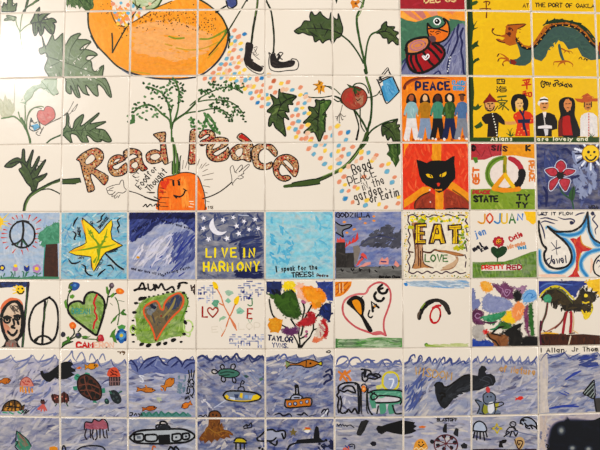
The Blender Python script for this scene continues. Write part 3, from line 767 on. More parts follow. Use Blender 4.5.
# (7..9,-1) (7..9,0) yellow dragon tiles
for c, r in ((7, -1), (8, -1), (9, -1), (7, 0), (8, 0), (9, 0), (7, 1), (8, 1)):
    BG(c, r, 'EABF06', 'EEC410 E8BC06 EABE0A EEC61C', 50, 16, 3, 20, 40, var=0.05)
T(7, 0); V(396, 0, 5.625)
def bamboo(c, r, s, w_):
    T(c, r); P('painted_trunk'); L(s, w_, '2E4A22'); L(s, w_ * 0.5, '22381A')
T(7, -1); V(465, 0, 4.444); P('painted_trunk'); L('18 -10 20 60', 6.0, '2E4A22', smooth=0); L('16 -10 18 60', 2.2, '1E3014', smooth=0)
P('painted_leaf'); F('28 10 50 2 60 8 50 20 32 26', '3A5A26', 0)
T(7, -1); P('painted_symbol'); LL('84 10 94 6 110 10 104 22|66 40 90 38 114 40|94 8 95 46', 1.2, '7A3A14')
P('painted_lettering'); S('AT', 258, 32, 16, '6A4A18', 0.9, 0, 26)
T(8, -1); P('painted_lettering'); S('THE PORT OF', 312, 30, 17, '3A2810', 1.0, 1, 164); S('OAKLAND', 494, 33, 16, '3A2810', 1.0, 1, 116)
T(7, 0); P('painted_trunk')
L('22 44 24 120 20 200 26 280 24 345', 5.4, '2A4620', smooth=0); L('16 44 18 200 18 345', 2.4, '1E3214', smooth=0)
P('painted_leaf'); LL('34 128 44 108 54 92|36 130 58 122|38 124 36 100', 1.7, '2E4A1E', 2); F('30 200 44 188 60 178 56 196 64 206 46 210 34 222', '2E4A1E', 0); F('30 280 44 262 60 256 66 266 50 274 38 284', '2E4A1E', 0)
LL('96 56 95 78', 1.4, '7A3A14')
def dragon(c, r):
    T(c, r); V(465, 0, 4.444)
    P('painted_dragon')
    F('180 130 200 110 230 106 262 108 240 120 228 140 224 160 236 176 262 200 286 204 306 186 330 150 352 116 380 104 420 94 470 96 520 116 560 150 580 190 604 214 604 240 586 214 560 190 530 150 480 120 430 112 390 116 360 140 334 180 306 214 280 222 250 210 230 196 200 204 178 190 174 180 190 172 176 156', 'B8701E', 0, 0.2)
    F('224 178 250 208 282 222 306 214 334 184 362 146 392 120 430 116 480 124 530 154 560 192 586 216 604 240 604 262 560 268 520 250 500 212 460 220 440 190 420 176 396 190 370 220 360 250 340 272 310 262 300 240 292 276 268 292 240 292 200 284 194 268 230 262 246 250 240 220', '466058', 0, 0.2)
    W('310 240 400 130 500 130 590 230 560 262 500 210 420 180 350 262', '3E5850 52705E 4A665A', 60, 9, 1.6, 20, 40)
    W('306 186 352 116 420 94 520 116 590 200 560 190 480 120 400 112 340 170', 'A86018 C87C2A 9A5010', 50, 6, 1.2, 20, 50)
    F('200 262 220 266 230 278 220 290 204 284', '8A2A1A', 0)
    W('230 112 262 108 222 200 180 186', 'A05A14 D08A34 7A3A10', 24, 3, 1.0, 60, 60, soft=0)
    DD('300 200 320 178 340 150 362 126 386 110 412 102 440 100 470 106 500 118 528 138 552 160 576 190 250 196 236 170', 0.8, '6A2A10')
    P('painted_spines')
    L('348 112 372 98 400 88 436 90 470 96 510 108 548 136 584 184', 1.5, '1E3C22')
    F('350 110 368 84 372 98 386 92 400 78 402 92 424 84 436 82 434 94 462 92 480 88 480 100 508 100 520 104 512 112 536 122 548 130 540 138 560 156 574 160 566 172 584 186 570 190 540 146 500 112 450 98 390 104', '1E3C22', 0)
    P('painted_scales')
    LL('216 152 224 168 236 186 252 206 272 216 292 216 310 206 330 184 352 156 374 130 396 116 430 112 470 116 510 136 540 166 562 194 584 212', 2.2, BK)
    DD('222 164 236 184 254 204 276 214 300 212 320 196 338 174 356 150 378 128 404 114 434 112 462 114 488 122 514 138 536 160 554 184', 0.7, 'E8A020')
    P('painted_face')
    F('132 128 120 124 118 136 130 150 152 158 176 154 186 140 180 118 190 108 222 108 250 108 272 106 262 116 232 130 226 160 222 196 200 204 180 196 172 186 148 186 138 172 152 172 166 180 178 168 152 160 134 156 120 142', 'B8661A', 0)
    LL('128 128 120 140 134 154 156 158|190 112 230 108 270 108 236 128|184 148 200 162|140 176 158 186 176 190|196 130 206 126 212 136', 1.1, '5A2410')
    D(198, 128, 1.6, '6A2A14'); D(196, 150, 2.0, '5A1E14')
    P('painted_claw')
    LL('196 272 180 252 160 240 146 240|184 262 164 258 150 262 148 272|190 268 172 274 166 290|192 262 176 246', 1.9, 'B8661A', 2)
    LL('150 240 144 250|150 264 146 272|168 284 170 292', 1.1, '5A2410')
    P('painted_claw')
    LL('418 200 426 240 438 272', 2.6, '466058')
    LL('436 272 416 274 396 276 394 290|438 274 420 284 412 298|440 272 460 274 478 286 478 298|438 274 446 290', 1.9, 'B8661A', 2)
    P('painted_claw')
    LL('430 216 450 226 470 228 480 240|446 226 440 236|460 228 466 240', 1.4, 'A85A1A', 2)
    P('painted_mark'); LL('506 262 514 254 520 264|528 266 534 260 542 270|538 262 546 266', 0.9, '3A2810')
for c, r in ((7, 0), (8, 0), (9, 0)): dragon(c, r)
T(9, 0); P('painted_tail'); F('594 190 606 180 606 250 596 244', '8A2A1A', 0)
# (6,1) five friends under PEACE
BG(6, 1, 'EC8A22', 'F09028 E8801C F29A34 E67E18', 90, 12, 2.2, 80, 25)
V(396, 70, 6.0)
P('painted_rainbow'); LL('50 110 60 84 90 62 130 50 180 46 250 48 320 56', 3.2, '7A3018', 2); LL('60 92 100 66 160 52 240 50', 1.4, 'A04A20')
P('painted_lettering')
for ch, x in zip('PEACE', (120, 166, 208, 252, 296)): S(ch, x, 118, 44, '1C2850', 2.4, 0, 30 if ch != 'A' else 34)
P('painted_lettering'); S('CLAUDE', 338, 86, 22, '4AA0C8', 1.2, 4, 80); S('BERRY', 344, 118, 20, '4AA0C8', 1.2, 4, 66)
def friend(x, hair, skin, top, leg, w_=40, afro=0, wide=0, tc=None):
    P('painted_person')
    if afro == 2: D(x, 150, 3.8, hair, 1.6)
    elif afro: F([(x + a[0], a[1]) for a in ((-30, 176), (-26, 150), (0, 136), (24, 148), (30, 176), (24, 196), (0, 190), (-24, 194))], hair, 1)
    else: F([(x + a[0], a[1]) for a in ((-32, 196), (-24, 156), (0, 140), (22, 152), (32, 196), (14, 200), (-14, 200))], hair, 1)
    D(x, 168, 2.5, skin, 3.4)
    F([(x + a[0], a[1]) for a in ((-26, 200), (-8, 190), (10, 190), (28, 200), (42, 240), (46, 270), (34, 274), (28, 250), (26, 300), (-26, 300), (-28, 250), (-36, 276), (-46, 270), (-40, 236))], top, 0, 0.2)
    W([(x - 24, 200), (x + 26, 200), (x + 24, 296), (x - 24, 296)], tc or (top + ' ' + top), 12, 8, 1.6, 85, 10)
    D(x + 42, 274, 0.9, skin); D(x - 42, 274, 0.9, skin)
    F([(x + a[0], a[1]) for a in ((-28, 290), (28, 290), (36, 350), (50 + wide, 408), (40, 416), (14, 414), (2, 340), (-12, 414), (-44, 418), (-46, 404), (-32, 340))], leg, 0, 0.15)
friend(92, '241A18', 'B0623A', '9CC8CC', 'E4DCD8', tc='A8D0D4 8ABCC4 B8DAD8')
friend(174, '1E1614', 'E8BC90', 'B88018', '94AAC8', tc='C08A20 A87410')
friend(250, '241614', '5A3020', '4E9078', '1E1A1C', tc='5AA084 3E7C66')
friend(322, '1E1812', 'EECCA8', '3A5A26', '1E2A52', afro=1, tc='5A7A3A 2A4A1A 6A8A48')
friend(396, '3A2416', '7A4A30', '5878A0', '8A8E98', afro=2, tc='6A8AB0 4A6A94')
P('painted_feet'); DD('60 418 76 420 118 414 134 412 150 416 220 412 238 416 290 416 380 410 424 414', 1.3, 'EEE4DC'); DD('104 418 186 416 256 414 336 418 404 400', 1.5, 'B05418')
# (7,1) (8,1) five people in national dress
T(7, 1); V(465, 70, 4.444)
P('painted_trunk'); L('26 20 30 100 24 200 28 330', 4.6, '2E4620', smooth=0); L('20 20 22 330', 2.4, '1E3014', smooth=0)
P('painted_leaf'); F('36 160 48 162 58 148 64 160 78 156 64 172 50 180 36 176', '3A5A26', 0); F('40 250 56 240 70 228 80 244 70 256 50 262', '3A5A26', 0)
P('painted_grass_strip'); F('20 300 310 298 310 326 20 322', '35521E', 0); W('22 300 308 324', '2A4418 426226', 26, 10, 1.6, 0, 6)
P('painted_lettering'); S('Asians', 116, 314, 16, 'E8E4C8', 1.0, 0, 96)
P('painted_lettering')      # four characters down the tile
LL('142 42 144 60|142 42 174 42 174 58|152 44 150 54|164 44 164 52 170 52|142 60 176 60', 1.1, '2A2A18')
LL('142 74 146 80|140 84 144 90|142 98 148 88|158 72 152 82|154 76 182 76|158 84 182 84 180 96 156 96 158 84|152 90 184 90', 1.0, '2A2A18')
LL('146 120 182 116', 1.6, '5A6A2A')
LL('162 128 164 134|148 142 148 136 186 136 184 142|152 146 180 146|164 146 154 158|160 152 170 160 166 176|168 156 150 172|172 154 178 148|172 158 194 178', 1.2, '4A5A24')
P('painted_lettering')
LL('258 46 288 42|264 54 268 60|284 50 280 58|254 68 292 64|273 44 275 84', 1.5, 'C83010')
LL('270 94 258 98|256 106 278 102|267 98 268 122|266 108 258 116|268 108 276 114|282 102 284 118|282 102 294 100 294 116 284 118', 1.4, 'C83010')
P('painted_person', 'black tunic and red conical hat')
F('74 210 90 196 116 190 140 190 160 204 176 226 178 244 166 242 150 232 146 298 98 298 102 240 90 240 76 222', '2A1E18', 0)
D(110, 158, 5.6, 'D8A068', 6.2, wob=0.06)
F('82 140 100 118 110 102 120 116 142 138 146 144 110 142 80 148', '8A2014', 0); W('90 138 110 106 140 138', 'A02C1A 781810', 10, 5, 1.4, 60, 20)
LL('100 150 108 150|116 150 124 148|108 172 116 172|110 156 110 164|96 168 106 180 122 178 130 162', 1.0, '24140A')
DD('122 194 124 206 128 218 130 230 134 242 136 254 138 266 140 278 142 290', 0.7, 'F4EEDC')
LL('146 160 130 182|86 144 94 176 112 184', 0.9, '2A1E18')
F('176 228 200 230 228 226 230 240 200 244 180 242', 'DCA060', 0)
P('painted_person', 'red kimono with dark sash')
F('206 130 216 112 240 106 262 112 274 132 276 172 262 180 250 150 224 140 226 184 212 180 204 150', '1E1814', 1)
D(242, 150, 3.9, 'E8BC80', 5.4); 
F('216 196 236 184 262 180 290 188 304 206 306 236 286 240 290 294 222 294 232 240 214 212', 'D8401A', 0)
DD('228 260 240 274 252 258 236 286 262 270 272 286 280 268 226 204 298 214 292 226 250 288', 0.7, 'F0A050')
F('234 220 290 218 288 236 236 236', '1E2A4A', 0); LL('244 180 258 204 266 232|262 180 258 200|262 236 274 290|258 236 262 264', 1.8, '1E2A4A')
LL('234 148 240 148|248 148 254 147|240 160 248 160', 0.7, '3A2010'); L('262 112 276 140 272 176', 2.4, '1E1814')
P('painted_plant'); LL('200 294 196 270 188 262|202 294 204 268 212 258|206 294 216 276|198 290 182 280|208 292 224 286', 1.2, '3A5A22', 2)
T(8, 1)
P('painted_grass_strip'); F('306 300 596 298 596 326 306 324', '35521E', 0); W('308 300 594 324', '2A4418 426226', 26, 10, 1.6, 0, 6)
P('painted_lettering'); S('are lovely and', 322, 314, 15, 'E8E4C8', 1.0, 0, 226)
P('painted_lettering')
LL('344 48 338 56 340 72 348 78 354 70|346 54 356 52 352 64 346 62|360 56 368 54 370 64 362 66 360 58|372 62 380 64|378 56 380 60|374 70 376 72', 1.2, '2A2410')
LL('392 66 400 60 402 70 394 72 392 64|404 58 412 56 414 66|398 48 410 46 416 52|418 66 426 58 430 68 420 72|434 62 434 70|434 54 434 54.5|440 70 450 62 452 72|456 60 464 70 470 62 476 74|462 72 472 76|444 74 456 76', 1.2, '2A2410')
P('painted_person', 'black jacket, white headband and sash')
F('314 204 334 192 352 188 376 190 398 200 410 226 410 262 386 268 386 296 316 294 314 250', '1E1816', 0)
D(351, 154, 4.6, 'D89A60', 6.0, wob=0.06)
F('328 138 336 124 352 118 368 126 370 142 350 144 334 144', 'EEE6E0', 0); F('326 138 336 142 330 160 322 152', 'E8E0D8', 0); L('334 134 352 130 368 134', 1.6, '2A2420')
LL('342 150 350 150|358 150 366 148|348 166 358 166', 1.0, '24140A'); F('344 186 362 186 358 212 350 206', 'EEE0D8', 0); F('324 250 362 244 386 248 386 260 324 260', 'EAE2E0', 0)
LL('350 200 356 246|360 262 358 292', 0.9, 'D8D0C8'); F('350 262 370 264 368 290 356 290', 'D8D4D4', 0)
P('painted_person', 'red dress and long black hair')
F('418 140 434 124 460 120 484 130 490 160 488 200 502 240 512 294 424 294 414 240 424 200 418 170', '14100E', 1)
D(456, 156, 4.0, 'D89058', 6.4); F('434 208 456 202 474 206 480 236 480 290 434 290 432 240', 'B81C14', 0)
F('414 226 430 212 432 296 414 296', '7A1A12', 0)
LL('448 150 454 150|460 150 468 149|454 168 462 168', 0.8, '3A1C10'); LL('474 180 486 240 500 290|470 186 474 230 484 290', 2.2, '14100E')
P('painted_person', 'white shirt and wide brown hat')
F('512 214 528 194 548 188 570 192 588 208 590 296 512 296', 'E6DED8', 0); W('514 200 586 292', 'D8D0D0 F0EAE4', 20, 9, 1.6, 85, 10)
D(546, 154, 3.9, 'C8884A', 6.0)
F('486 126 520 128 530 110 544 102 556 112 566 126 594 126 588 140 560 140 520 146 498 140', 'C0602A', 0); W('490 128 540 106 590 128 560 138 510 140', 'D0703A B05020', 10, 6, 1.3, 0, 20)
LL('530 144 530 164|562 142 562 164|540 152 544 152|552 152 556 152|542 168 552 168', 1.0, '24140A')
DD('550 196 550 208 550 220 550 232 550 244 550 256 550 268 550 280 550 290', 0.7, 'C83A20'); L('550 190 551 292', 0.5, 'D86A50')
P('painted_plant'); LL('556 298 556 284 548 280|560 298 566 280|564 298 576 286', 1.2, '3A5A22', 2)
BG(9, 1, 'EABF06', 'EEC410 E8BC06', 30, 16, 3, 20, 40, var=0.05); T(9, 1); V(465, 70, 4.444); P('painted_grass_strip'); F('590 298 640 298 640 330 590 330', '35521E', 0)
# (6,2) black cat
BG(6, 2, 'E04424', 'E84A28 D83A1C F05A30 E2502E F08050', 150, 12, 2.0, 80, 22)
V(396, 140, 6.0)
P('painted_rays')
F('216 18 272 18 270 130 218 130', 'EC9C24', 0); F('236 300 284 300 282 420 236 420', 'EC9C24', 0); F('48 360 160 280 210 282 208 300 130 352 48 408', 'EC9C24', 0); F('330 250 350 256 444 326 444 372 310 290', 'EC9C24', 0)
F('48 20 80 20 56 60 46 110', 'F09A2C', 0); F('420 20 444 20 444 80', 'F09A2C', 0)
W('218 20 270 128', 'F0A830 E09018', 22, 14, 2, 90, 8); W('238 310 282 418', 'F0A830 E09018', 22, 12, 2, 90, 8); W('50 400 150 290 200 290 60 400', 'F0A830 E8901C', 16, 12, 2, 150, 8); W('330 256 440 340 440 368 320 290', 'F0A830 E8901C', 14, 12, 2, 35, 8)
P('painted_shoulder')
F('108 414 112 380 130 350 170 322 200 308 232 330 234 414', 'A84028', 0); W('112 410 130 350 200 312 230 410', '8A3018 B84A30 6A2414 C0583A', 36, 12, 1.8, 110, 30)
F('290 414 286 330 300 296 340 310 400 344 440 380 440 414', 'A84028', 0); W('292 410 300 300 400 346 438 410', '8A3018 B84A30 6A2414 C0583A', 40, 12, 1.8, 50, 30)
L('112 410 116 372 150 336 200 312', 1.4, '5A3014'); L('340 300 400 340 440 380', 1.4, '8A5018')
LL('120 414 200 412 232 414|300 414 360 410 430 414', 1.6, '2E1410')
P('painted_cat')
F('122 118 150 124 184 138 210 124 256 122 296 126 340 98 352 96 350 140 356 190 356 230 330 258 310 286 286 306 258 318 240 308 216 288 180 272 156 250 140 214 132 170', BK, 0, 0.15)
P('painted_eye'); F('178 206 190 202 208 208 218 214 222 228 206 228 190 222', 'ECC028', 0); L('204 210 212 222', 1.0, BK)
P('painted_eye'); F('302 190 284 198 266 206 260 218 276 222 294 216 302 204', 'ECC028', 0); L('276 202 272 218', 1.0, BK)
P('painted_nose'); F('244 260 256 256 266 262 258 278 250 278', 'E04428', 0); LL('236 298 252 300 272 298', 1.5, 'D89020'); DD('202 300 206 372', 0.8, 'F8E0D0')
# (7,2) peace sign on red, gold and green
BG(7, 2, None, '', 0, 0, 0, 0)
V(465, 140, 6.0)
T(7, 2); P('painted_red_band'); F('36 22 222 22 220 92 170 98 120 118 36 120', 'B83A40', 0); W('38 24 218 24 214 90 120 112 38 116', 'C0444A A8303A C85058', 40, 10, 2, 10, 20)
P('painted_gold_band'); F('222 22 420 22 420 112 340 100 300 92 222 96', 'E8A01A', 0); W('224 24 418 24 418 104 300 90 224 92', 'EEA824 E09414', 34, 10, 2, 5, 16)
P('painted_green_band'); F('34 296 150 292 200 312 300 310 340 294 420 294 420 420 34 420', '88A030', 0); W('36 298 418 418', '7A9428 98AE40 6A8A20 A8B850', 90, 10, 2.2, 50, 35)
P('painted_white_disc'); D(238, 205, 16, 'EADCD2', 15, wob=0.03)
P('painted_peace_sign')
L(circ(238, 204, 104, 98, 12, 60, 270), 5.0, '7C9A38', smooth=0); L(circ(238, 204, 106, 100, 12, 100, 270), 1.6, '5A7A20', smooth=0)
L(circ(238, 204, 104, 98, 6, -72, -8), 5.2, 'B83040'); L(circ(238, 204, 104, 98, 5, -6, 52), 7.0, BK)
L('170 292 220 300 280 300 322 294', 4.6, 'E8941C'); L('242 110 238 160 240 210', 4.0, 'A89A20'); L('234 150 236 205', 1.4, '6A7A20'); L('240 208 210 244 172 292', 4.2, 'E8A020'); L('242 212 264 246 290 280', 4.2, 'EEC020')
P('painted_lettering'); S('GET', 82, 262, 34, 'E07828', 2.0, -90, 96)
P('painted_lettering'); S('PEACE', 384, 128, 32, 'E08A38', 1.9, 88, 120)
P('painted_lettering'); S('D', 44, 62, 26, BK, 2.2, 0, 20); S('S/IS'.replace('/', 'I'), 160, 60, 28, '4A1A20', 1.6, 4, 92); S('K', 368, 62, 28, '1E1A10', 2.2, 0, 26)
LL('100 100 120 60|140 40 160 100|60 50 90 90', 1.6, '8A2430', 1)
F('44 104 74 104 78 134 60 140', '5A8A30', 0)
P('painted_lettering'); S('STATE', 56, 370, 34, BK, 1.9, 0, 142); S('TY', 312, 358, 30, BK, 1.8, 0, 72); S('TY', 310, 404, 26, BK, 1.8, 0, 64); S('PEACE', 48, 322, 18, 'B83A30', 1.6, 0, 100)
# (8,2) red flower and smiling sun
BG(8, 2, '2E3C7C', '1E2C6A 2E3C80 3A4A92 14205A 5A6AA8 2A3878', 260, 12, 2.4, 80, 35, var=0.3)
V(530, 140, 6.0)
P('painted_cloud'); W('250 60 400 160 400 300 300 380 270 280', '8A96C0 A0AACE B4BCDA 7886B8', 60, 12, 3, 70, 30); W('80 60 180 300', '5A6AA8 3A4A90 26367A', 30, 14, 2.4, 80, 20)
W('250 60 330 40 340 150 400 150 400 120 300 190', 'B4BCDA C8CCE0', 16, 9, 1.6, 70, 30)
P('painted_dark_strokes'); LL('190 60 220 56 250 90|246 230 270 222 296 214|80 280 100 320 96 400|350 404 380 408 412 404|200 120 210 130', 3.0, '14205A', 1)
P('painted_sun_rays')
for i in range(20):
    a = 2 * math.pi * i / 20; L([(364 + 58 * math.cos(a), 82 + 56 * math.sin(a)), (364 + (82 + i % 3 * 8) * math.cos(a), 82 + (80 + i % 3 * 8) * math.sin(a))], 2.0, 'E4E6F0' if i % 2 else '141C48', 0)
P('painted_sun'); D(364, 82, 8.8, 'F2CC1E', 8.6, wob=0.03); O(364, 82, 52, 0.8, 'A87A10'); DD('350 72 386 72', 1.5, BK); D(364, 92, 0.9, BK); L('334 100 348 118 368 122 386 112 396 98', 1.6, BK)
P('painted_stem'); LL('180 290 196 318 222 340 250 362 262 418', 1.5, '2A5A3A'); L('176 270 184 296', 1.2, '1E3A2A')
P('painted_leaf'); F('262 276 244 300 232 330 240 354 258 364 270 330 270 296', '2E5A2A', 1); L('262 280 254 320 252 360', 0.8, '14301A')
P('painted_flower')
for s in ('170 190 154 160 166 134 190 124 212 148 210 176 196 196', '150 216 120 212 96 190 94 178 130 168 150 172 166 192', '200 196 220 176 262 180 270 186 250 204 212 214', '172 232 160 262 130 300 116 292 120 250 146 232 160 224', '196 232 236 238 236 262 216 304 196 290 176 250'):
    L(s, 2.2, 'D4D4E4', closed=1); F(s, 'B83040', 1); W(s, 'D04A58 A82838 C84050', 14, 5, 1.6, 60, 50); L(s, 0.8, '7A1E2A', closed=1)
D(180, 213, 3.7, BK)
LL('172 200 164 190|188 198 204 190|200 210 212 206', 1.2, BK)
P('painted_lettering'); S('VCA', 352, 414, 20, '14102A', 1.3, 0, 56)
BG(9, 2, '3E4C88', '2A3878 4A5A98 6A78B0', 60, 14, 2.6, 80, 35)
# ================================================================== row of tiles under the mural
# (0,3) peace sign, tree and flowers
BG(0, 3, 'B0C8E2', 'A4BEE0 C4D6EA B0C8E4 9AB4DC D0DCEC', 150, 12, 2.0, 80, 22, var=0.4)
V(0, 205, 5.625)
P('painted_sun'); D(2, 94, 3.0, 'F0C818', 4.0); LL('0 74 4 60|14 84 34 62|20 94 52 90|18 106 50 122|4 116 8 148|26 70 50 46', 1.4, 'E8C83A', 2)
P('painted_rays')
LL('70 72 84 84|92 60 102 82|124 56 130 78|168 58 158 84|206 70 180 92|228 84 200 106|22 138 42 142|12 160 42 160|8 184 42 184|18 212 44 208|34 244 50 228|72 268 90 244|122 254 130 282|152 244 160 262|186 230 208 244|196 190 214 190|204 162 230 158|206 136 232 130|48 104 66 112|200 208 212 214', 1.5, 'C84A38', 2)
P('painted_peace_sign')
L(circ(126, 166, 70, 74, 18), 1.9, BK); LL('128 92 132 140 126 190 120 238|126 190 100 212 70 222|128 192 144 216 158 232|96 96 130 90 160 96', 2.2, BK); LL('104 214 96 228|126 200 146 224', 1.2, '2E6A4A')
P('painted_crown'); cur['rag'] = 0.9
F('214 176 222 154 244 140 262 120 284 118 300 102 326 98 336 104 336 214 300 222 270 222 246 236 226 226 236 204 218 196', '4E9070', 0); W('224 156 300 106 334 106 334 212 250 228', '5EA080 3E7E5E 6AAA8C', 50, 6, 1.8, 40, 60)
cur['rag'] = 0
P('painted_trunk'); F('258 222 324 218 326 300 328 404 246 404 248 330', '4A2A1E', 0); W('260 224 322 222 324 402 250 402', '5A3624 3A2018 503020', 50, 8, 2, 70, 50); L('254 226 246 330 244 402', 0.9, '3A9A8A')
P('painted_grass'); F('0 408 60 402 120 408 180 400 240 402 330 404 336 416 0 418', '4E8A6A', 0)
LL('10 410 6 400|60 410 70 384|76 408 74 390|70 384 62 376|130 404 134 380 126 374|140 406 148 380|150 384 160 376|206 402 210 380|204 384 190 380|218 390 230 382|20 400 26 386|180 410 190 396|100 410 110 400', 1.1, '3E7E5E')
def posy(x, y, r, c, cc):
    P('painted_flower')
    for i in range(5): D(x + r * 4 * math.cos(i * 1.26), y + r * 4 * math.sin(i * 1.26), r, c)
    D(x, y, r * 0.8, cc)
posy(12, 354, 2.0, '1C3A7A', 'F0D020'); posy(206, 358, 2.6, 'B88AB8', 'E8C830')
P('painted_flower'); D(86, 358, 2.8, 'B88AB8'); D(88, 342, 1.8, 'F0D020'); LL('84 372 84 396', 0.9, '3E7E5E')
P('painted_flower'); F('134 340 150 350 166 340 166 366 150 376 136 366', '1C3A8A', 0); F('138 334 150 346 162 334 152 352', 'F0D020', 0); LL('150 376 150 396', 0.9, '3E7E5E')
# (1,3) yellow star leaf on turquoise
BG(1, 3, '78B8CC', '3E98C0 94C8D4 2E84B0 60ACC8 C4DADA', 260, 10, 1.8, 5, 60, var=0.4)
T(1, 3); V(0, 0, 1); W('62 214 128 278', '2E88B4 3A94BC 8CC8D8 D0DEDA', 90, 9, 1.4, 5, 50, soft=0, var=0.4)
V(55, 205, 5.625)
P('painted_star_leaf')
ST = '154 74 176 90 200 112 226 134 248 162 270 138 292 108 318 82 324 110 314 150 320 192 350 212 380 226 350 240 316 254 286 266 266 290 246 326 218 376 206 350 204 320 202 292 160 286 118 282 76 266 110 244 150 228 176 212 170 170 158 120'
F(ST, 'F2D21E', 0); W(ST, 'F6DA30 ECC414 F0D028 F8E050', 90, 9, 1.6, 60, 50)
L(ST + ' 154 74', 1.0, '3A3010', smooth=0)
LL('252 236 230 200 200 170 184 132|252 236 280 190 294 134|252 232 200 244 140 254 110 256|254 240 300 232 340 220|250 240 246 290 226 340|206 156 188 160|214 180 210 160|196 150 204 140|268 206 286 204|282 180 298 180|220 320 236 290|240 250 250 330', 2.4, '7E9E26', 2)
LL('150 86 160 120 172 160|90 262 130 250 170 232|214 360 210 330|352 220 372 226', 2.0, 'E8A828', 1)
LL('158 76 180 96 210 118 248 160|380 228 330 254 284 268', 0.9, '2A2410')
P('painted_stem'); LL('282 272 320 310 350 340 384 362', 1.8, BK)
P('painted_squiggle')
LL('130 68 112 92 102 120|100 148 118 164 108 190 116 194|144 142 138 160 144 182|282 46 262 66 258 86 234 100|368 72 352 88 362 116 352 130 360 158|76 304 92 326 116 328 144 316|148 334 170 346 172 372 190 392 212 398|240 402 256 382 284 360|292 342 316 340 330 362|314 260 346 262', 1.8, BK, 1)
P('painted_lettering'); S('SWEETNESS', 252, 134, 14, '1E1A28', 0.8, -50, 78)
P('painted_lettering'); S('LOVELY', 236, 368, 12, '1E1A28', 0.7, -58, 70)
P('painted_lettering'); S('MORE', 138, 178, 12, '1E1A28', 0.7, -88, 54)
P('painted_lettering'); S('FRIENDS', 300, 272, 11, '1E1A28', 0.7, -20, 56); 
P('painted_lettering'); S('JOY', 130, 300, 10, '1E1A28', 0.7, 5, 34)
P('painted_lettering'); S('OK', 196, 98, 12, '1E1A28', 0.7, 48, 24)
# (2,3) blue rain sky
BG(2, 3, 'A4AED4', 'A0AAD2 B4BCDC 8E9ACA C4CAE2 7886C0', 200, 22, 2.4, -52, 8, var=0.34)
V(122, 205, 5.625)
P('painted_rain')
F('42 40 414 40 414 160 392 140 360 110 330 90 300 100 262 96 230 84 190 96 150 120 110 170 60 210 42 196', '38489A', 0)
W('42 40 414 40 414 150 330 100 200 110 110 180 46 220', '1E2A6A 2E3E8E 4A5AA8 14205A 6876B8', 170, 13, 2.6, -50, 10, soft=0.1)
W('42 42 414 42 414 76 42 80', '10143A 161C50 22285E', 120, 8, 2.8, -45, 14, soft=0.1)
W('280 150 414 140 414 300 300 380 240 300', '34449A 5A6AB4 24348A A4ACD0', 90, 12, 2.2, -52, 8)
LL('300 210 330 166|310 270 350 200|330 260 410 170|300 310 340 240|160 350 226 286|210 350 200 370|280 370 330 320|320 400 350 380|290 360 320 330', 2.8, '2A3A92', 1)
W('60 240 300 130 280 340 60 360', 'C8C8DC B0B4D0 DAD6E2 8A92C0', 70, 22, 1.8, -52, 6, soft=0.1, var=0.4)
P('painted_moon'); D(90, 294, 1.6, 'D8A018', 1.3)
P('painted_lettering'); S('and our love will stay', 52, 362, 13, '14103A', 0.6, 12, 190); 
P('painted_lettering'); S('strong faith', 240, 392, 13, '14103A', 0.6, -14, 150)
P('painted_lettering'); S('like the rainy skies', 60, 156, 13, '10123A', 0.6, -28, 160)
P('painted_lettering'); S('forever and ever', 210, 88, 12, '10123A', 0.6, 16, 190)
# (3,3) night sky LIVE IN HARMONY
BG(3, 3, '6E7698', '5C6488 7E86A4 9098B0 4A5278 6E7698', 210, 12, 2.2, 10, 40, var=0.36)
V(190, 205, 5.625)
P('painted_night'); W('50 44 414 44 414 200 50 210', '3E4A80 54608E 6A76A4 2E3A70', 70, 9, 2.2, -30, 50); W('230 210 300 180 414 180 410 300 300 300', '2E3A70 3E4A82 4A5690', 34, 16, 2.4, -12, 10); W('240 370 410 340 414 412 260 414', '1E2858 2A3468 141C48', 40, 16, 2.6, -4, 8)
L('220 214 280 192 340 182 390 176', 3.2, '2E3A70', 1); L('280 220 288 300', 3, '2E3A70')
P('painted_moon'); F('132 74 116 92 108 118 118 144 140 164 170 170 192 162 206 148 180 152 156 144 142 124 134 100', 'E8E4EA', 1)
def star(x, y, r, col='ECE8EE'):
    P('painted_star'); a0 = random.uniform(0, 1)
    F([(x + r * (1 if i % 2 == 0 else 0.42) * math.cos(a0 + math.pi * i / 5), y + r * (1 if i % 2 == 0 else 0.42) * math.sin(a0 + math.pi * i / 5)) for i in range(10)], col, 0)
for x, y in ((76, 74), (76, 132), (104, 192), (186, 84), (244, 70), (262, 118), (304, 92), (274, 160), (332, 138), (384, 132), (208, 188), (366, 80)): star(x, y, random.uniform(14, 19))
P('painted_star'); L('274 56 330 60', 0.8, 'C8CCDC')
P('painted_lettering')
for ch, x, wd in zip('LIVEIN', (92, 136, 180, 232, 300, 334), (34, 12, 34, 34, 12, 34)): P('painted_letter'); S(ch, x, 292, 46, 'F2DC1E', 2.0, 0, wd)
for ch, x in zip('HARMONY', (78, 122, 168, 212, 268, 314, 360)): P('painted_letter'); S(ch, x, 370, 48, 'F2DC1E', 2.1, 0, 34)
# (4,3) turquoise tile: the figure is left out, ground and writing stay
BG(4, 3, '8CCAD8', '76C0D4 A0D4DE 8CC8D6 62B2CE B4DCE2', 210, 9, 2.4, 30, 60, var=0.42)
V(260, 205, 5.625)
P('painted_wash'); W('60 60 200 200 160 340 50 330', '4EA8CC 62B4D2 78C0D6', 40, 8, 2.4, 40, 60); W('280 60 400 60 400 330 300 300', '62B4D0 A8D8E0 78C0D6', 30, 8, 2.4, 30, 60)
P('painted_lettering'); S('I', 86, 378, 32, BK, 1.5, -4, 20); S('speak for the', 120, 372, 24, BK, 1.0, -3, 204)
P('painted_lettering'); S('TREES!', 180, 406, 26, BK, 1.15, -2, 122)
P('painted_lettering'); S('Pedro', 320, 402, 14, '5A2A1E', 0.9, 2, 64)
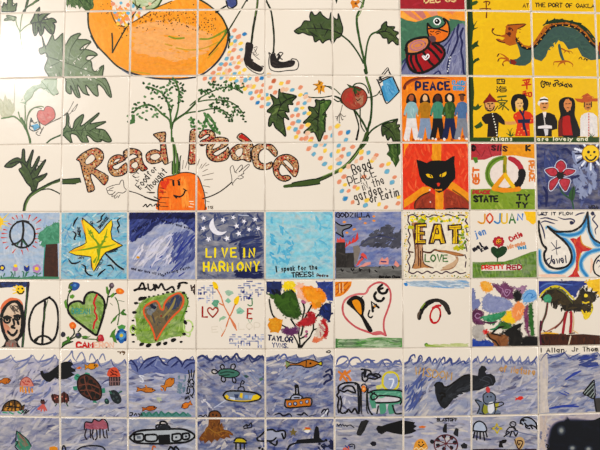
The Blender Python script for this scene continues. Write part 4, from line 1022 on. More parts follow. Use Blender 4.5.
# (5,3) smoky city tile: the beast is left out
BG(5, 3, '7C8CC4', '6A7ABC 8E9CCE 9CA8D4 5866AE 7484C0', 180, 12, 2.2, -30, 30, var=0.36)
V(328, 205, 5.625)
P('painted_smoke'); W('170 230 250 150 330 110 412 130 412 250 260 240', '5C5C68 44444E 6E6E78 3A3C4C', 110, 11, 2.6, -30, 30)
P('painted_street'); F('44 346 120 352 200 344 300 350 414 336 416 416 44 416', '6C6A68', 0); W('46 352 414 342 414 414 46 414', '7C7A76 5A5856 8C8A86 4E4C4A', 110, 13, 2, -2, 8)
P('painted_tower'); F('44 212 96 208 98 268 104 352 44 352', '3A3634', 0); F('96 270 144 268 148 344 160 352 100 352', '45403C', 0); W('46 214 94 212 100 274 142 272 146 350 46 350', '34302E 4E4844 2A2624', 50, 8, 2, 80, 30); F('140 232 170 226 184 250 160 330 150 340 144 268', '8A8078', 0)
P('painted_flame')
F('48 210 52 184 62 196 70 178 78 194 90 188 98 210', 'D85A50', 0); F('96 242 104 206 110 226 122 196 130 214 144 178 150 198 166 150 172 190 158 206 140 214 122 220 108 230', 'D8453C', 0)
F('156 346 170 316 188 300 184 276 196 268 214 282 222 306 204 296 196 310 184 318 176 334', 'D85A50', 0); F('286 334 292 308 306 294 314 308 336 292 342 312 340 334', 'E09A90', 0); F('370 336 380 312 392 324 402 340 392 350', 'E0988C', 0); F('170 350 210 324 240 320 240 334 204 346', 'DC9A90', 0); LL('180 300 190 290 200 300', 0.8, '1E2A5A')
L('300 318 326 320', 1.2, '2A3A7A')
P('painted_glow'); DD('92 96 150 136 106 156 180 78 210 102 258 64 258 88 146 138', 1.6, 'E89A4A', ry=1.1)
P('painted_aeroplane'); F('44 98 60 110 84 116 110 112 132 116 118 128 92 136 80 150 84 176 70 168 58 156 46 152 52 138 44 124', '82828A', 0); L('44 96 62 110 84 116 110 110 134 114 116 130 92 138 80 152 86 180 70 170 46 156', 1.4, BK)
P('painted_figure'); LL('74 360 80 372 86 366|130 358 138 370 146 360|176 356 180 372 186 362|232 360 234 378|264 368 274 374|288 348 294 346|362 344 368 358', 1.3, '1E1A1A')
P('painted_lettering'); S('GODZILLA', 46, 68, 24, '14102A', 1.2, 0, 188)
P('painted_lettering'); S('Gordon Chun', 288, 410, 13, '14100E', 1.1, 1, 118)
P('painted_smoke'); L('176 232 230 190 300 176 380 190', 1.0, '4E527A')
# (6,3) EAT LOVE
BG(6, 3, 'EADFCC', 'EEE4D4 E4D6C0', 20, 12, 3, 0, 20)
V(398, 205, 5.625)
P('painted_speckles')
for i in range(760):
    x, y = random.uniform(36, 412), random.uniform(40, 414)
    if min(x - 34, 412 - x, y - 40, 414 - y) < 20: D(x, y, random.uniform(0.45, 0.8), random.choice(['E0BC28', 'D8A828', '5A7A3A', 'E8CC50', '8A8A3A']))
P('painted_frame')
LL('60 62 56 90 66 110 58 140 68 170 56 200 68 226 58 256 68 286 54 316 66 346 60 376|60 376 84 386 110 374 136 386 164 372 190 384 216 374 244 386 270 374 298 384 326 374 350 386 380 380|56 62 84 54 110 66 140 54 170 68 200 56 240 64 280 54 320 66 350 56 384 66 380 90|378 90 392 112 380 130', 1.3, '4A2440')
LL('382 130 392 170|384 190 392 200|380 220 388 260|376 280 384 300|382 320 378 350', 1.2, '4A2440')
P('painted_trunk'); F('76 100 140 90 140 260 144 330 170 346 196 356 150 352 100 360 76 356 94 330 96 250 84 180', 'C08A58', 0); W('82 100 138 96 142 330 100 350 98 240', 'D8B088 A86A3A 8A5230 E0C0A0', 60, 14, 1.4, 88, 8)
LL('78 110 92 200 96 300 80 354|138 240 142 320 170 344 198 354|110 120 116 340|126 260 128 350', 1.0, '5A3020')
P('painted_hill'); LL('140 262 180 268 206 252 240 262 276 266 320 280 368 284|60 262 84 266', 1.7, '5A3020'); LL('206 254 260 258 320 268 370 280|330 284 336 310 320 340 300 356 260 364 240 368|324 286 330 320 290 340 250 352', 1.5, 'A87850', 1); F('206 252 240 262 320 284 368 284 330 272 260 258', 'B88050', 0); F('240 366 270 340 310 320 334 296 336 320 316 346 290 358', 'D0B090', 0)
P('painted_leaves')
for i in range(70):
    x = random.uniform(70, 390); y = random.uniform(60, 96)
    if x > 290: y = random.uniform(64, 130)
    D(x, y, random.uniform(1.1, 1.8), random.choice(['E8D01E', 'A8B028', '6A8A28', 'F0DC30']), 1.1, random.uniform(0, 180))
for i in range(40): D(random.gauss(358, 12), random.uniform(120, 250), 1.5, random.choice(['E8D01E', 'A8B028', '6A8A28', '8AA030']), 1.1, random.uniform(0, 180))
DD('66 124 80 126 320 244 338 248 330 236', 1.8, 'C8C028')
for s in ('96 108 160 104 160 124 124 124 124 150 150 150 150 168 124 168 124 196 156 196 156 218 96 218', '204 108 240 108 268 216 240 218 234 196 208 196 200 216 176 216', '284 116 356 110 356 136 336 136 336 218 308 218 308 138 284 140'):
    P('painted_letter'); F(s, 'EEC81E', 0); L(s, 1.8, '3A1A28', closed=0, smooth=0); L(s.split()[0] + ' ' + s.split()[1] + ' ' + s.split()[-2] + ' ' + s.split()[-1], 2.0, '4A2430')
    W(s, 'F4D838 D8A818', 10, 5, 1, 90, 20)
LL('212 140 222 132 228 160 212 160 212 140', 1.2, '4A2430'); LL('108 112 110 214|110 122 150 118|112 160 146 158|110 206 150 206|222 112 192 210|240 120 254 210|320 126 322 214|290 128 350 124', 0.7, '8A5A18')
P('painted_lettering'); S('LOVE', 152, 318, 38, '4A7A3A', 1.4, 0, 128)
# (7,3) JOJUAN
V(465, 205, 5.625); T(7, 3)
P('painted_hill'); F('42 320 90 322 150 318 220 318 270 304 320 284 370 264 404 258 404 412 42 412', '6A8C30', 0, 0.3); W('44 324 220 322 402 262 402 410 44 410', '7A9C3A 587E26 8CA850 4A7020', 150, 10, 1.8, 85, 16, var=0.3, soft=0.2)
P('painted_sun'); F('330 36 404 38 404 94 384 110 370 104 360 92 344 84 342 64', 'F4C41E', 0); W('334 40 402 40 402 94 370 96', 'F0BC18 F8D030', 18, 8, 2, 30, 30)
for ch, x, c, wd in zip('JOJUAN', (74, 124, 166, 206, 250, 296), ('E0A020', 'D85A2A', '3A8AC0', 'E8C020', '3E7E3A', '5A8AC8'), (44, 38, 38, 36, 40, 34)):
    P('painted_letter'); S(ch, x, 102 if ch != 'N' else 84, 54 if ch != 'N' else 34, c, 1.7, 0, wd)
P('painted_lettering'); S('jen', 60, 182, 34, '5A8AC0', 1.3, -18, 66)
P('painted_lettering'); S('Cwtie', 258, 206, 26, 'C02A30', 1.5, -26, 76)
P('painted_lettering'); S('Miranda', 244, 246, 20, 'E0A078', 1.4, -14, 100)
P('painted_lettering'); S('Yes!', 298, 250, 16, '4A9AC0', 1.4, -8, 46)
P('painted_lettering'); S('mel', 52, 260, 22, '1E1A2A', 1.7, -32, 54); S('kim', 94, 262, 20, '1E1A2A', 1.5, -28, 40)
P('painted_stem'); L('182 316 184 280 190 236', 1.1, '3A5A3A')
P('painted_leaf'); F('148 240 164 234 186 246 208 232 232 236 236 256 220 280 196 294 180 298 160 282 146 262', '1E4420', 1); W('150 240 234 240 190 290', '2A5A28 163418', 16, 6, 1.6, 60, 40)
P('painted_flower')
for i in range(8): D(189 + 22 * math.cos(i * 0.785), 206 + 20 * math.sin(i * 0.785), 2.1, 'B82838')
D(189, 206, 2.8, 'E8A030'); DD('182 200 196 200', 0.6, BK); L('180 210 189 216 199 210', 0.9, BK)
P('painted_banner'); F('92 340 200 336 316 334 320 364 220 370 92 370', 'EADCD0', 0)
P('painted_lettering'); S('PRETTY', 96, 362, 20, 'D8281E', 1.3, -2, 122)
P('painted_lettering'); S('RED', 236, 362, 23, 'A81E3A', 1.5, 0, 82)
# (8,3) blue swirls and red star
V(530, 205, 5.625); T(8, 3)
P('painted_blue_band')
for s, w_ in (('98 128 140 160 190 190 232 230 250 280 236 330 190 372 130 384 84 366 58 320 52 260', 3.0), ('110 128 160 158 220 170 280 156 306 120 322 60 330 120 344 170 366 216 394 230', 3.4), ('394 250 330 268 290 310 290 356 320 400', 3.4)):
    L(s, w_ * 1.7, 'BCD8E8'); L(s, w_, '4AA0CC'); L(s, w_ * 0.4, '2A80B8')
P('painted_peach_band'); LL('52 396 90 398 140 396 200 400|344 300 350 340 340 380', 3.2, 'EFCBB4', 1); LL('250 200 262 260 268 320 250 380', 2.2, 'EDE0C8')
P('painted_red_star'); F('224 190 244 186 262 192 284 170 292 204 306 236 352 246 330 258 294 262 280 290 270 330 268 380 282 406 206 408 236 388 256 350 262 300 258 250 246 220', 'C8202A', 0); W('228 192 284 180 290 220 350 246 290 260 270 320 270 400 220 404 260 350 260 260', 'B82020 D83A30 D86A30 C82A28', 40, 8, 1.8, 80, 20); L('284 172 296 220 350 246|286 272 274 320 272 370', 1.0, 'D8A83A')
P('painted_drop'); F('100 124 150 160 200 206 230 256 236 300 214 340 160 356 110 340 82 300 84 260 96 240 84 200', 'EDE4D8', 1)
L('100 122 140 148 190 150 240 146 280 124 306 90 324 42', 2.2, BK); L('100 122 140 160 184 196 218 236 234 280 228 320 200 348 150 358 108 344 84 310 80 272 92 246 70 220 56 170 48 120 50 92', 2.4, BK); L('324 42 328 100 334 150 356 190 394 214', 2.2, BK); L('394 282 370 306 356 346 366 384 394 402', 1.6, BK)
P('painted_flourish'); LL('56 78 90 72 120 80 156 88|50 60 60 54 90 58|60 100 84 90 120 100 140 106|54 96 74 140 84 190|158 68 190 80 230 78 250 90 240 104 226 100|254 60 280 48 306 44|350 46 366 60 352 80 366 100 380 120 366 140 372 166|372 330 384 310 394 320|386 350 394 340', 1.4, '2A2A5A', 1); DD('234 100 352 48', 1.9, '1E1E4A')
LL('120 210 140 236 150 246 170 240|150 200 148 250 152 280|124 256 148 244 172 236', 0.8, '3A3A5A')
P('painted_lettering'); S('LET IT FLOW', 44, 56, 15, '2A2A3A', 1.0, 0, 196)
P('painted_lettering'); L('122 284 118 316 106 334 92 328 96 308 110 300', 1.2, '2A2A48'); S('ewel', 128, 332, 40, '2A2A48', 1.2, -6, 80)
T(9, 3); P('painted_blue_band'); L('394 230 430 240 470 236', 5, '4AA0CC')
# ================================================================== second row
# (0,4) portrait and peace sign
V(0, 275, 5.625); T(0, 4)
P('painted_border'); F('-5 38 80 38 160 38 162 52 154 68 100 62 40 70 -5 74', '1E2648', 0); W('0 40 158 40 154 64 0 70', '14183A 2A3A6A 34508A', 20, 8, 1.6, 0, 15)
L('160 44 154 100 148 160 140 240 134 320 126 406', 2.6, '2A1838'); L('148 70 150 160 138 260 128 400', 1.0, '4A6A3A')
P('painted_hood'); F('2 200 14 170 40 144 70 130 104 134 128 160 134 220 120 190 90 150 60 152 30 190 6 260', 'DE8A64', 1)
P('painted_face'); F('8 230 24 190 54 156 84 146 112 170 124 214 126 270 118 330 92 360 60 370 34 350 16 300', 'DCC4AC', 1); W('14 240 120 200 120 320 60 366', 'D8B898 E4CDB8 C8A890', 30, 8, 2, 70, 30); W('50 170 110 170 116 210 80 220', '5A4A40 8A7A6A 3A302A', 26, 6, 1.2, 40, 30); W('14 250 60 300 40 340 20 300', 'C88A68 DCA088', 16, 8, 2, 60, 20)
L('8 232 22 194 48 162 84 146 112 168 126 214 130 270 120 330 94 364 58 374 34 352 14 300 6 250', 3.4, BK); LL('118 176 130 250 122 330', 4.2, BK); L('4 190 24 160 60 136 96 138', 3.0, 'E07A4A', 1)
L(circ(40, 254, 17, 15), 2.0, BK); L(circ(96, 242, 14, 11), 1.8, BK); D(40, 252, 1.6, BK); D(96, 242, 1.4, BK); LL('20 240 40 232 62 240|80 230 100 226 116 234|74 250 80 280 64 292 82 298|44 316 60 334 80 334 96 312|46 318 70 342 94 322|100 262 104 276', 2.2, BK)
P('painted_neck'); F('34 366 94 366 108 406 14 408', '8A7A70', 0); LL('40 366 34 388 14 408|92 362 96 388 108 408', 2.4, BK); W('44 372 90 372 98 406 30 406', 'A09488 B05A4A 6A5A50', 12, 6, 1.8, 80, 20)
P('painted_smiling_sun'); D(114, 85, 4.6, 'F2CC28', wob=0.03); LL('78 66 94 76|72 84 90 86|74 104 94 98|92 58 102 66', 1.1, 'F2CC28'); DD('104 78 126 76', 0.9, BK); L('98 92 108 104 124 104 134 92', 1.4, BK)
P('painted_peace_sign')
L('280 124 240 146 200 172 178 210 164 262 166 320 178 362 206 384 244 390 284 378 310 350 324 300 328 240 320 180 302 146 278 128', 2.3, BK); L('254 152 250 200 248 240 242 290 240 340 238 384', 2.4, BK); LL('196 366 220 348 244 342 270 350 288 366|196 378 210 362', 2.2, BK); D(330, 256, 1.3, BK); L('270 140 254 200 246 260', 0.8, '4A6A3A')
# (1,4) green heart and flowers
V(55, 275, 5.625); T(1, 4)
P('painted_heart')
HE = '232 338 190 310 150 280 110 250 82 220 72 188 84 164 108 150 140 148 162 162 166 130 184 104 212 96 244 108 270 132 280 166 276 210 262 260 246 310'
F(HE, '84A646', 1, 0.3); W(HE, '96B45A 6C9234 AAC078 5E8428', 120, 10, 2.0, 60, 40, var=0.3, soft=0.2); L(HE, 2.3, BK, closed=1)
L('236 112 224 134 218 158 228 184 222 206 234 228 236 246 222 266 216 300', 1.9, 'C82830', smooth=0)
P('painted_lettering'); S('DREAM', 96, 218, 28, '4E9A8A', 1.1, 0, 100)
P('painted_flower'); F('80 56 96 40 124 42 140 54 132 76 112 88 90 84', '2E5A9A', 1); D(88, 70, 1.8, '3A7A3A'); D(112, 58, 1.6, '5A90C8'); LL('98 44 84 52 78 74', 1.5, '5A6A2A')
P('painted_stem'); LL('94 82 76 110 70 150 70 190', 1.4, '2A3A1A')
P('painted_leaf'); F('82 116 100 108 112 118 100 134 84 130', '6A9A3A', 0); 
P('painted_leaf'); F('50 150 64 134 66 168 70 192 58 184', '6A9A3A', 0); 
P('painted_leaf'); F('84 80 72 94 82 100 92 88', '4A7A30', 0)
P('painted_flower'); D(318, 60, 2.9, '5A4A52'); D(322, 56, 1.4, '8A7A84')
P('painted_stem'); LL('314 74 300 110 292 160 284 190|300 124 330 110 350 100', 1.5, '2A3A1A')
P('painted_leaf'); F('286 66 296 64 304 92 300 118 288 100', '5A8A30', 0)
P('painted_leaf'); F('310 116 330 98 334 116 318 130', '6A9A3A', 0)
P('painted_flower'); F('342 84 356 74 374 76 390 92 380 106 360 108 346 100', 'E88028', 1); D(366, 90, 1.3, 'F0A840')
P('painted_stem'); LL('338 126 352 150 360 190 362 220 352 280|372 212 390 200|364 216 340 236 316 270', 1.1, '4A6A30')
P('painted_leaf'); F('318 270 328 242 350 232 340 254', '5A8A38', 0); 
P('painted_leaf'); F('366 214 384 192 398 194 386 208 402 220 404 228 378 226', '4A7A30', 0)
P('painted_leaf'); LL('356 142 390 150|310 158 324 170', 1.3, '5A6A38', 1)
P('painted_leaf'); F('306 350 320 318 344 298 336 330 350 384 330 376 322 352', '5A8A38', 0)
P('painted_leaf'); F('350 290 376 278 398 286 392 304 360 306', '5A9A50', 0)
P('painted_flower'); D(376, 342, 6.2, '2A6AA8', 7.0, wob=0.12); D(376, 342, 3.8, '5A9AC8', wob=0.2); D(374, 340, 1.9, 'D8C040'); DD('356 320 394 322 354 362 396 364', 1.2, '143A7A')
P('painted_flower'); F('80 276 96 264 110 268 120 284 112 302 94 304 84 294', 'E8782A', 1); D(100, 284, 1.2, 'F0A050')
P('painted_stem'); LL('104 302 108 330 80 360 46 380|130 340 110 350 80 366|146 300 130 320', 1.4, '2A3A1A')
P('painted_leaf'); F('36 410 40 380 60 372 84 366 96 376 70 386', '4A7A30', 0); LL('36 410 60 390 100 374', 1.4, '26341A')
P('painted_flower'); D(46, 334, 2.4, '3E3A4A', 3.0); 
P('painted_leaf'); F('62 350 78 344 86 360 72 370', '5A8A38', 0)
P('painted_flower'); D(132, 340, 3.2, '3E4A42', 3.0); D(128, 336, 1.2, '6A5A8A')
P('painted_leaf'); F('146 346 170 340 190 346 204 340 190 352 164 358', '5A8A38', 0)
P('painted_stem'); L('156 356 190 360 236 362', 1.1, '4A6A30')
P('painted_flower'); D(256, 358, 3.6, 'B83040', 4.2); D(252, 350, 1.6, 'D86060'); LL('240 350 236 366 244 376', 1.3, '4A6A2A')
P('painted_lettering'); S('CAM', 122, 408, 30, 'C82018', 2.1, 0, 92)
P('painted_lettering'); S('ERON', 222, 408, 28, 'EBC0A8', 1.5, 0, 108)
# (2,4) green patch with heart
cur['rag'] = 1.0
V(122, 275, 5.625); T(2, 4)
P('painted_green_patch'); F('84 190 110 150 150 126 210 114 280 100 330 96 362 120 368 180 350 240 356 300 340 340 280 350 230 366 170 384 110 378 78 340 80 280 74 230', '86A63E', 1, 0.3); W('86 190 150 128 330 100 364 170 348 330 180 380 90 360', '98B450 6E9430 AAC070 5E8428', 180, 11, 1.8, -40, 40, var=0.3, soft=0.2)
L('350 100 372 150 350 210 330 260', 1.2, '5A8A28'); O(62, 306, 16, 1.4, 'B8D070', 24); O(64, 300, 10, 0.9, '7AA02C', 16); O(372, 290, 26, 1.6, 'C4D890', 34)
L('350 330 376 346 384 330', 1.4, 'C4D890')
P('painted_heart'); F('190 366 180 330 160 280 134 240 122 206 130 178 160 156 190 146 206 160 218 186 232 196 240 160 262 130 290 112 322 104 342 124 344 160 326 196 296 224 262 262 226 312 204 350', '7C6A4C', 1)
W('134 200 190 156 230 200 290 120 336 130 330 180 240 270 192 340', '8A7A58 5E5640 A08858 4A4A52', 70, 8, 2.2, -60, 40)
W('240 170 300 110 340 120 330 170 300 190 260 200', '2E3A5A 44507A 5A6480', 30, 8, 2.4, -50, 20); W('130 190 180 156 210 180 160 230', '8A8A8A A0A09A 5A6070', 26, 6, 2.2, 40, 40); DD('168 172 184 182 172 178', 1.8, '26304A'); L('300 130 280 180 230 240', 2.4, 'A09058', 1); D(220, 230, 0.9, 'A02818')
L('190 366 180 330 160 280 134 240 122 206 130 178 160 156 190 146 206 160 218 190 232 194 240 160 262 130 290 112 322 102 344 126 344 160 326 196 296 224 262 262 226 312 204 350', 1.8, 'E06A38', closed=1)
P('painted_dots')
for x, y, r, a in ((80, 158, 2.2, 0), (70, 210, 2.4, 0), (62, 256, 1.6, 0), (64, 300, 2.0, 80), (62, 336, 2.0, 0), (64, 376, 1.6, 0), (110, 390, 2.8, -20), (150, 396, 3.0, -25), (206, 388, 2.8, -35), (244, 384, 2.6, -30), (290, 366, 3.0, -20), (332, 376, 1.8, 0), (350, 332, 2.2, 10), (356, 266, 2.6, 60), (362, 206, 1.4, 0), (370, 130, 1.2, 0), (346, 100, 2.0, 0), (106, 134, 3.2, -20), (126, 130, 2.6, -20), (152, 122, 1.4, 0), (178, 118, 1.2, 0), (204, 112, 1.2, 0), (232, 106, 1.4, 0), (256, 98, 1.8, 0), (286, 94, 1.8, 0)): D(x, y, r, BK, r * 0.66, a)
P('painted_lettering'); LL('72 88 94 74 110 48 120 50 130 84|86 80 136 76|70 86 84 80', 2.2, BK); LL('146 52 150 80 166 84 180 70 178 54', 2.0, BK); LL('186 84 190 54 204 74 222 48 236 76 250 84 282 66 294 84', 2.0, BK); LL('316 76 326 56|320 48 344 42 366 46|324 50 314 64', 2.0, BK); LL('388 58 392 80 402 64 410 80|408 56 410 104|390 86 414 84|402 94 410 108', 1.4, '3A1E18')
cur['rag'] = 0
# (3,4) LOVE with crossed rosebuds
V(190, 275, 5.625); T(3, 4)
P('painted_blue_dashes')
for x0, y0, x1, y1, n_ in ((48, 54, 132, 144, 30), (270, 40, 404, 130, 46), (222, 336, 406, 404, 60)):
    for i in range(n_):
        x, y = random.uniform(x0, x1), random.uniform(y0, y1); x = round(x / 16) * 16; y = round(y / 12) * 12
        h = random.random() < 0.4
        L([(x, y), (x + (14 if not h else 0), y + (0 if not h else 12))], random.choice([0.9, 1.4]), random.choice(['A4A8C8', 'B4B8D0', '8A90BC', 'C4C6D6', '6068A4']))
DD('332 130 340 116 60 104 300 96', 1.4, '3E4690')
P('painted_stem'); LL('154 82 176 124 190 170 222 232 244 280 262 310|252 170 236 210 220 242 200 300 178 344|166 160 190 172', 1.3, 'D8885A'); L('222 236 250 280 258 306', 2.2, 'DC8A60', 1)
P('painted_rosebud'); F('126 42 138 38 152 50 160 72 150 82 134 74', 'F2CC1E', 1); DD('148 78', 1.0, 'C89018')
P('painted_rosebud'); F('248 160 248 138 262 122 276 118 276 142 268 164 256 168', 'F2CC1E', 1); DD('256 166', 1.0, 'C89018')
P('painted_leaf'); F('196 92 214 84 240 92 246 104 230 112 218 120 204 110', 'A8C4AC', 0); W('198 92 244 100 220 118', '8AB096 B8D0BC', 8, 4, 1.2, 30, 30)
P('painted_leaf'); F('120 162 136 140 158 140 166 152 150 168 160 184 142 182', '6AA488', 0); W('124 160 164 146 156 180', '4A8A6A 8ABCA0', 8, 5, 1.3, -30, 20)
P('painted_leaf'); F('196 146 214 128 232 148 216 160', '8ABCA0', 0)
P('painted_leaf'); F('260 196 280 180 300 196 308 204 290 220 264 218', '9AC4AC', 0); W('264 198 304 204 270 216', '7AAE92', 5, 4, 1.2, 30, 20)
P('painted_leaf'); F('164 264 166 244 188 230 206 236 190 250 176 252', 'A0C0A0', 0)
P('painted_lettering'); S('L', 70, 236, 54, 'A83028', 1.9, 0, 34)
P('painted_heart'); L('128 238 104 212 100 192 114 184 128 196 140 184 156 190 154 208 128 238', 1.5, 'A84030', smooth=1)
P('painted_lettering'); S('E', 322, 244, 56, 'B03828', 1.8, 0, 32); 
P('painted_lettering'); S('J', 326, 174, 40, '4E8A5A', 1.2, 0, 30); S('V', 326, 272, 22, '9AB89A', 0.9, 0, 28)
P('painted_lettering'); S('EV', 124, 322, 30, 'DFD4C3', 0.9, 0, 80); S('LOP', 274, 306, 36, 'DFD4C3', 0.9, 0, 120)
# (4,4) bouquet TAYLOR
cur['rag'] = 1.1
V(260, 275, 5.625); T(4, 4)
P('painted_navy_patch'); F('36 36 120 36 124 70 110 100 112 140 90 130 60 100 36 96', '26346E', 0); W('38 38 120 38 110 110 40 96', '1A2456 3A4E8A 2A3A78', 34, 8, 2.6, 30, 50); W('60 80 120 84 110 136 90 130', '14182E', 16, 6, 2.4, 40, 40)
P('painted_navy_patch'); F('316 40 412 36 412 146 380 144 366 110 340 100 330 70', '3A52A0', 0); W('320 42 410 40 410 140 370 120', '2A3E8E 5468B0 26387E', 40, 8, 2.6, 60, 50)
P('painted_navy_patch'); F('330 220 340 180 370 156 400 160 402 220 390 262 364 250 350 230', '1E2A5A', 0); W('336 220 370 160 400 166 388 256', '14182E 2E4A9A 1E2858', 30, 7, 2.4, 40, 50)
P('painted_yellow_bloom'); F('132 60 142 38 176 38 196 48 200 76 186 90 160 88 140 82', 'F0D428', 1); W('138 44 194 50 180 86', 'ECC818 F6E050', 12, 5, 2, 30, 40)
P('painted_pink_bloom'); F('200 70 222 48 246 58 250 88 276 92 270 130 280 148 240 140 210 120 216 96', 'F0BCA0', 1); W('206 70 260 90 270 140 220 120', 'F4CAB4 E8A88C', 14, 7, 2, 60, 40)
P('painted_orange_bloom'); F('232 78 260 62 300 70 340 84 368 106 366 150 340 160 316 192 290 176 288 150 262 140 246 110', 'F0941E', 1); W('240 80 300 70 364 110 330 180 270 140', 'F4A42C E88418 F0B040', 40, 8, 2.4, 40, 50); D(330, 166, 3.2, 'D89018')
P('painted_green_leaf'); F('44 106 70 110 110 118 140 92 170 84 200 100 212 140 224 180 234 220 214 240 196 248 178 240 150 236 118 210 92 170 80 140', '35541A', 0); W('50 108 140 100 180 88 230 220 180 240 120 210', '426620 2A4614 4E7228', 70, 10, 2.4, 50, 40)
P('painted_stem'); LL('222 414 224 380 218 330 222 300|222 410 206 370 188 340|226 412 250 380 280 350 300 310 330 302|230 340 240 300 250 250 290 170|236 144 250 190 240 240 232 270|300 310 304 260 328 222|52 138 58 180 70 222 84 240|120 280 150 296|174 250 200 290 216 330|176 84 188 96|222 360 250 346 266 330', 1.6, '1E2412')
LL('224 412 250 382 284 346', 3.0, '1E1812', 2); D(222, 404, 1.8, BK, 2.6)
P('painted_gold_bloom'); D(86, 282, 7.0, 'DE941E', 8.0, wob=0.14); W('50 240 126 250 120 320 60 326', 'E8A830 C87A14 F0B840', 40, 5, 2, 30, 80)
P('painted_purple_bloom'); F('124 308 150 298 180 302 206 290 216 316 196 332 160 338 134 326', '6A3464', 1); W('130 308 210 300 190 332 140 326', '7E4478 562852', 14, 6, 2, 20, 30)
P('painted_red_bloom'); F('212 270 240 250 262 244 270 216 292 206 310 222 308 260 286 278 262 286 236 284 220 292', 'B01E28', 1); W('218 270 300 214 304 260 240 284', 'C43038 8E1420 C0303A', 24, 6, 2.2, 30, 50)
P('painted_red_bloom'); F('352 250 372 266 384 300 380 340 356 356 340 350 352 310 340 290', 'B82028', 1); F('296 372 306 350 334 354 350 340 344 366 320 380', 'E08058', 1); F('320 300 344 280 360 300 350 340 330 344 316 330', 'D8C8B8', 1); W('330 270 366 300 340 350', 'A04048 D0A0A0', 14, 6, 1.6, 70, 30)
P('painted_pink_bloom'); DD('250 154 240 148 262 318 258 344', 1.6, 'B86A8A')
P('painted_lettering'); S('TAYLOR', 44, 364, 26, '1E2450', 1.3, 6, 140)
P('painted_lettering'); S('YVNS.', 70, 406, 24, '4A5890', 1.0, 2, 90)
cur['rag'] = 0
# (5,4) PEACE heart
V(328, 275, 5.625); T(5, 4)
P('painted_sun'); F('38 38 134 36 130 60 112 88 90 108 68 120 38 124', 'E8902A', 0); LL('44 110 80 70 110 40|60 46 60 90|76 44 76 100|50 80 100 84|40 60 70 40|90 100 120 60', 1.0, 'B85A18'); LL('64 50 66 100|84 46 84 90', 1.0, 'F0D0A0')
P('painted_heart_outline'); L('324 338 314 300 316 250 334 200 350 150 352 100 334 62 300 42 262 48 230 72 210 104 166 108 120 122 90 150 82 190 92 230 124 268 170 300 230 322 262 334 300 330 326 340', 2.0, 'CC6468'); L('230 76 210 106 160 110 110 128 86 160', 1.6, 'D88080'); L('250 326 290 322 324 338', 2.6, 'D07074', 1)
P('painted_letter'); F('104 156 120 132 150 116 180 122 204 146 206 190 200 226 220 258 246 300 250 318 230 320 210 290 186 240 150 200 122 176', BK, 1); F('136 150 160 138 180 154 188 190 186 222 160 196', 'E89A20', 1); L('184 130 196 120', 1, BK)
P('painted_letter'); L('252 204 244 150 284 182|252 188 270 168', 2.5, BK, smooth=0)
P('painted_letter'); L('270 98 260 118 274 142 300 146 314 130', 2.7, BK)
P('painted_letter'); L('304 54 282 78 298 102 324 100 334 82|290 80 308 74', 2.6, BK)
P('painted_letter'); LL('234 200 226 228 240 240 250 232', 1.6, BK); D(262, 176, 1.0, 'E89A20')
P('painted_grass'); F('42 358 100 362 180 364 240 352 300 350 360 354 418 354 418 412 42 412', '6A9E58', 0); W('44 362 416 358 416 410 44 410', '7CA068 4E8248 98B488 3E6E3E B8C8A8', 100, 18, 1.6, -2, 5, var=0.3, soft=0.1); L('46 360 50 410', 1.4, '4E7A48')
# (6,4) arch and ring
V(398, 275, 5.625); T(6, 4)
P('painted_sky_wash'); W('36 34 404 30 404 76 250 74 60 62', 'A8C4DC 8AB0D4 C4D4E0 D4DCE0', 60, 20, 1.6, 6, 6); DD('42 50 46 56', 1.8, '3A8AC8', ry=1.2); LL('340 30 370 38 400 42|360 54 404 64|180 60 260 70 320 72', 1.3, '7AA8D0', 1)
P('painted_arch'); L('120 244 128 206 150 170 180 148 216 142 250 150 276 176 288 214', 3.6, '2E2620', 0); L('132 220 140 190 170 160 205 148', 4.4, '1E1A16', 1); L('236 152 264 164 280 208', 4.6, '3A342E', 1); L('112 246 114 222 124 204', 2.2, '6A5A4A', 1); L('130 186 150 160', 1.4, '8AA040')
P('painted_ring'); L(circ(210, 226, 28, 46, 14, 0, 360, 12), 1.8, 'C42028'); L('186 250 196 268 212 268', 2.2, 'C42028'); L('196 186 216 174 238 172', 2.4, 'C83038')
P('painted_grass_wash'); W('150 384 250 388 398 384 398 406 160 408', 'B8C478 A8BA60 CCD09C D8D4AC', 34, 14, 1.8, 2, 5); D(160, 392, 2.0, '4E8A2A'); L('160 396 200 400 260 402', 2.4, '98B04A', 2)
# (7,4) colour patches
cur['rag'] = 1.0
V(465, 275, 5.625); T(7, 4)
def patch(s, cols, n_=16, w_=2.2, ang=30, name='painted_patch'):
    P(name); cs = cols.split(); F(s, cs[0], 1); W(s, cols, n_, 7, w_, ang, 50)
patch('88 44 106 34 130 42 152 62 146 84 124 98 102 84 90 66', 'EEA838 F4B850 E8C070')
patch('152 56 176 50 200 60 214 44 236 48 250 68 276 70 268 100 280 130 240 136 212 124 190 92', '7A4468 905A80 643052', 30)
P('painted_swirl'); L([(236 + r * math.cos(a), 94 + r * math.sin(a)) for r, a in ((4, 0), (8, 2), (14, 4), (20, 6), (26, 8), (32, 10))], 0.9, 'B088A8'); L('190 66 210 80 206 110', 0.8, 'A87A9A')
patch('280 70 300 76 330 62 342 70 330 96 316 110 300 96', 'A07A98 B08AA4', 10)
patch('274 104 290 90 310 96 318 120 304 146 284 142 274 126', BK + ' 1E1820', 10)
patch('330 106 350 86 384 84 402 104 402 134 370 150 334 152 324 130', '7CB0DC 9AC4E4 5A98D0', 24); P('painted_swirl'); L('334 130 356 104 380 110 370 130 390 120', 1.0, '4A88C4')
patch('104 130 130 104 150 118 190 122 230 136 262 158 258 184 210 206 150 212 110 196 98 166', '98A0CC A8AED4 8890C4 B8BCDA', 60, 2.6, 20)
patch('40 86 56 100 60 136 80 140 84 170 60 196 40 186', '8088BC 98A0CC', 20, 2.2, 80)
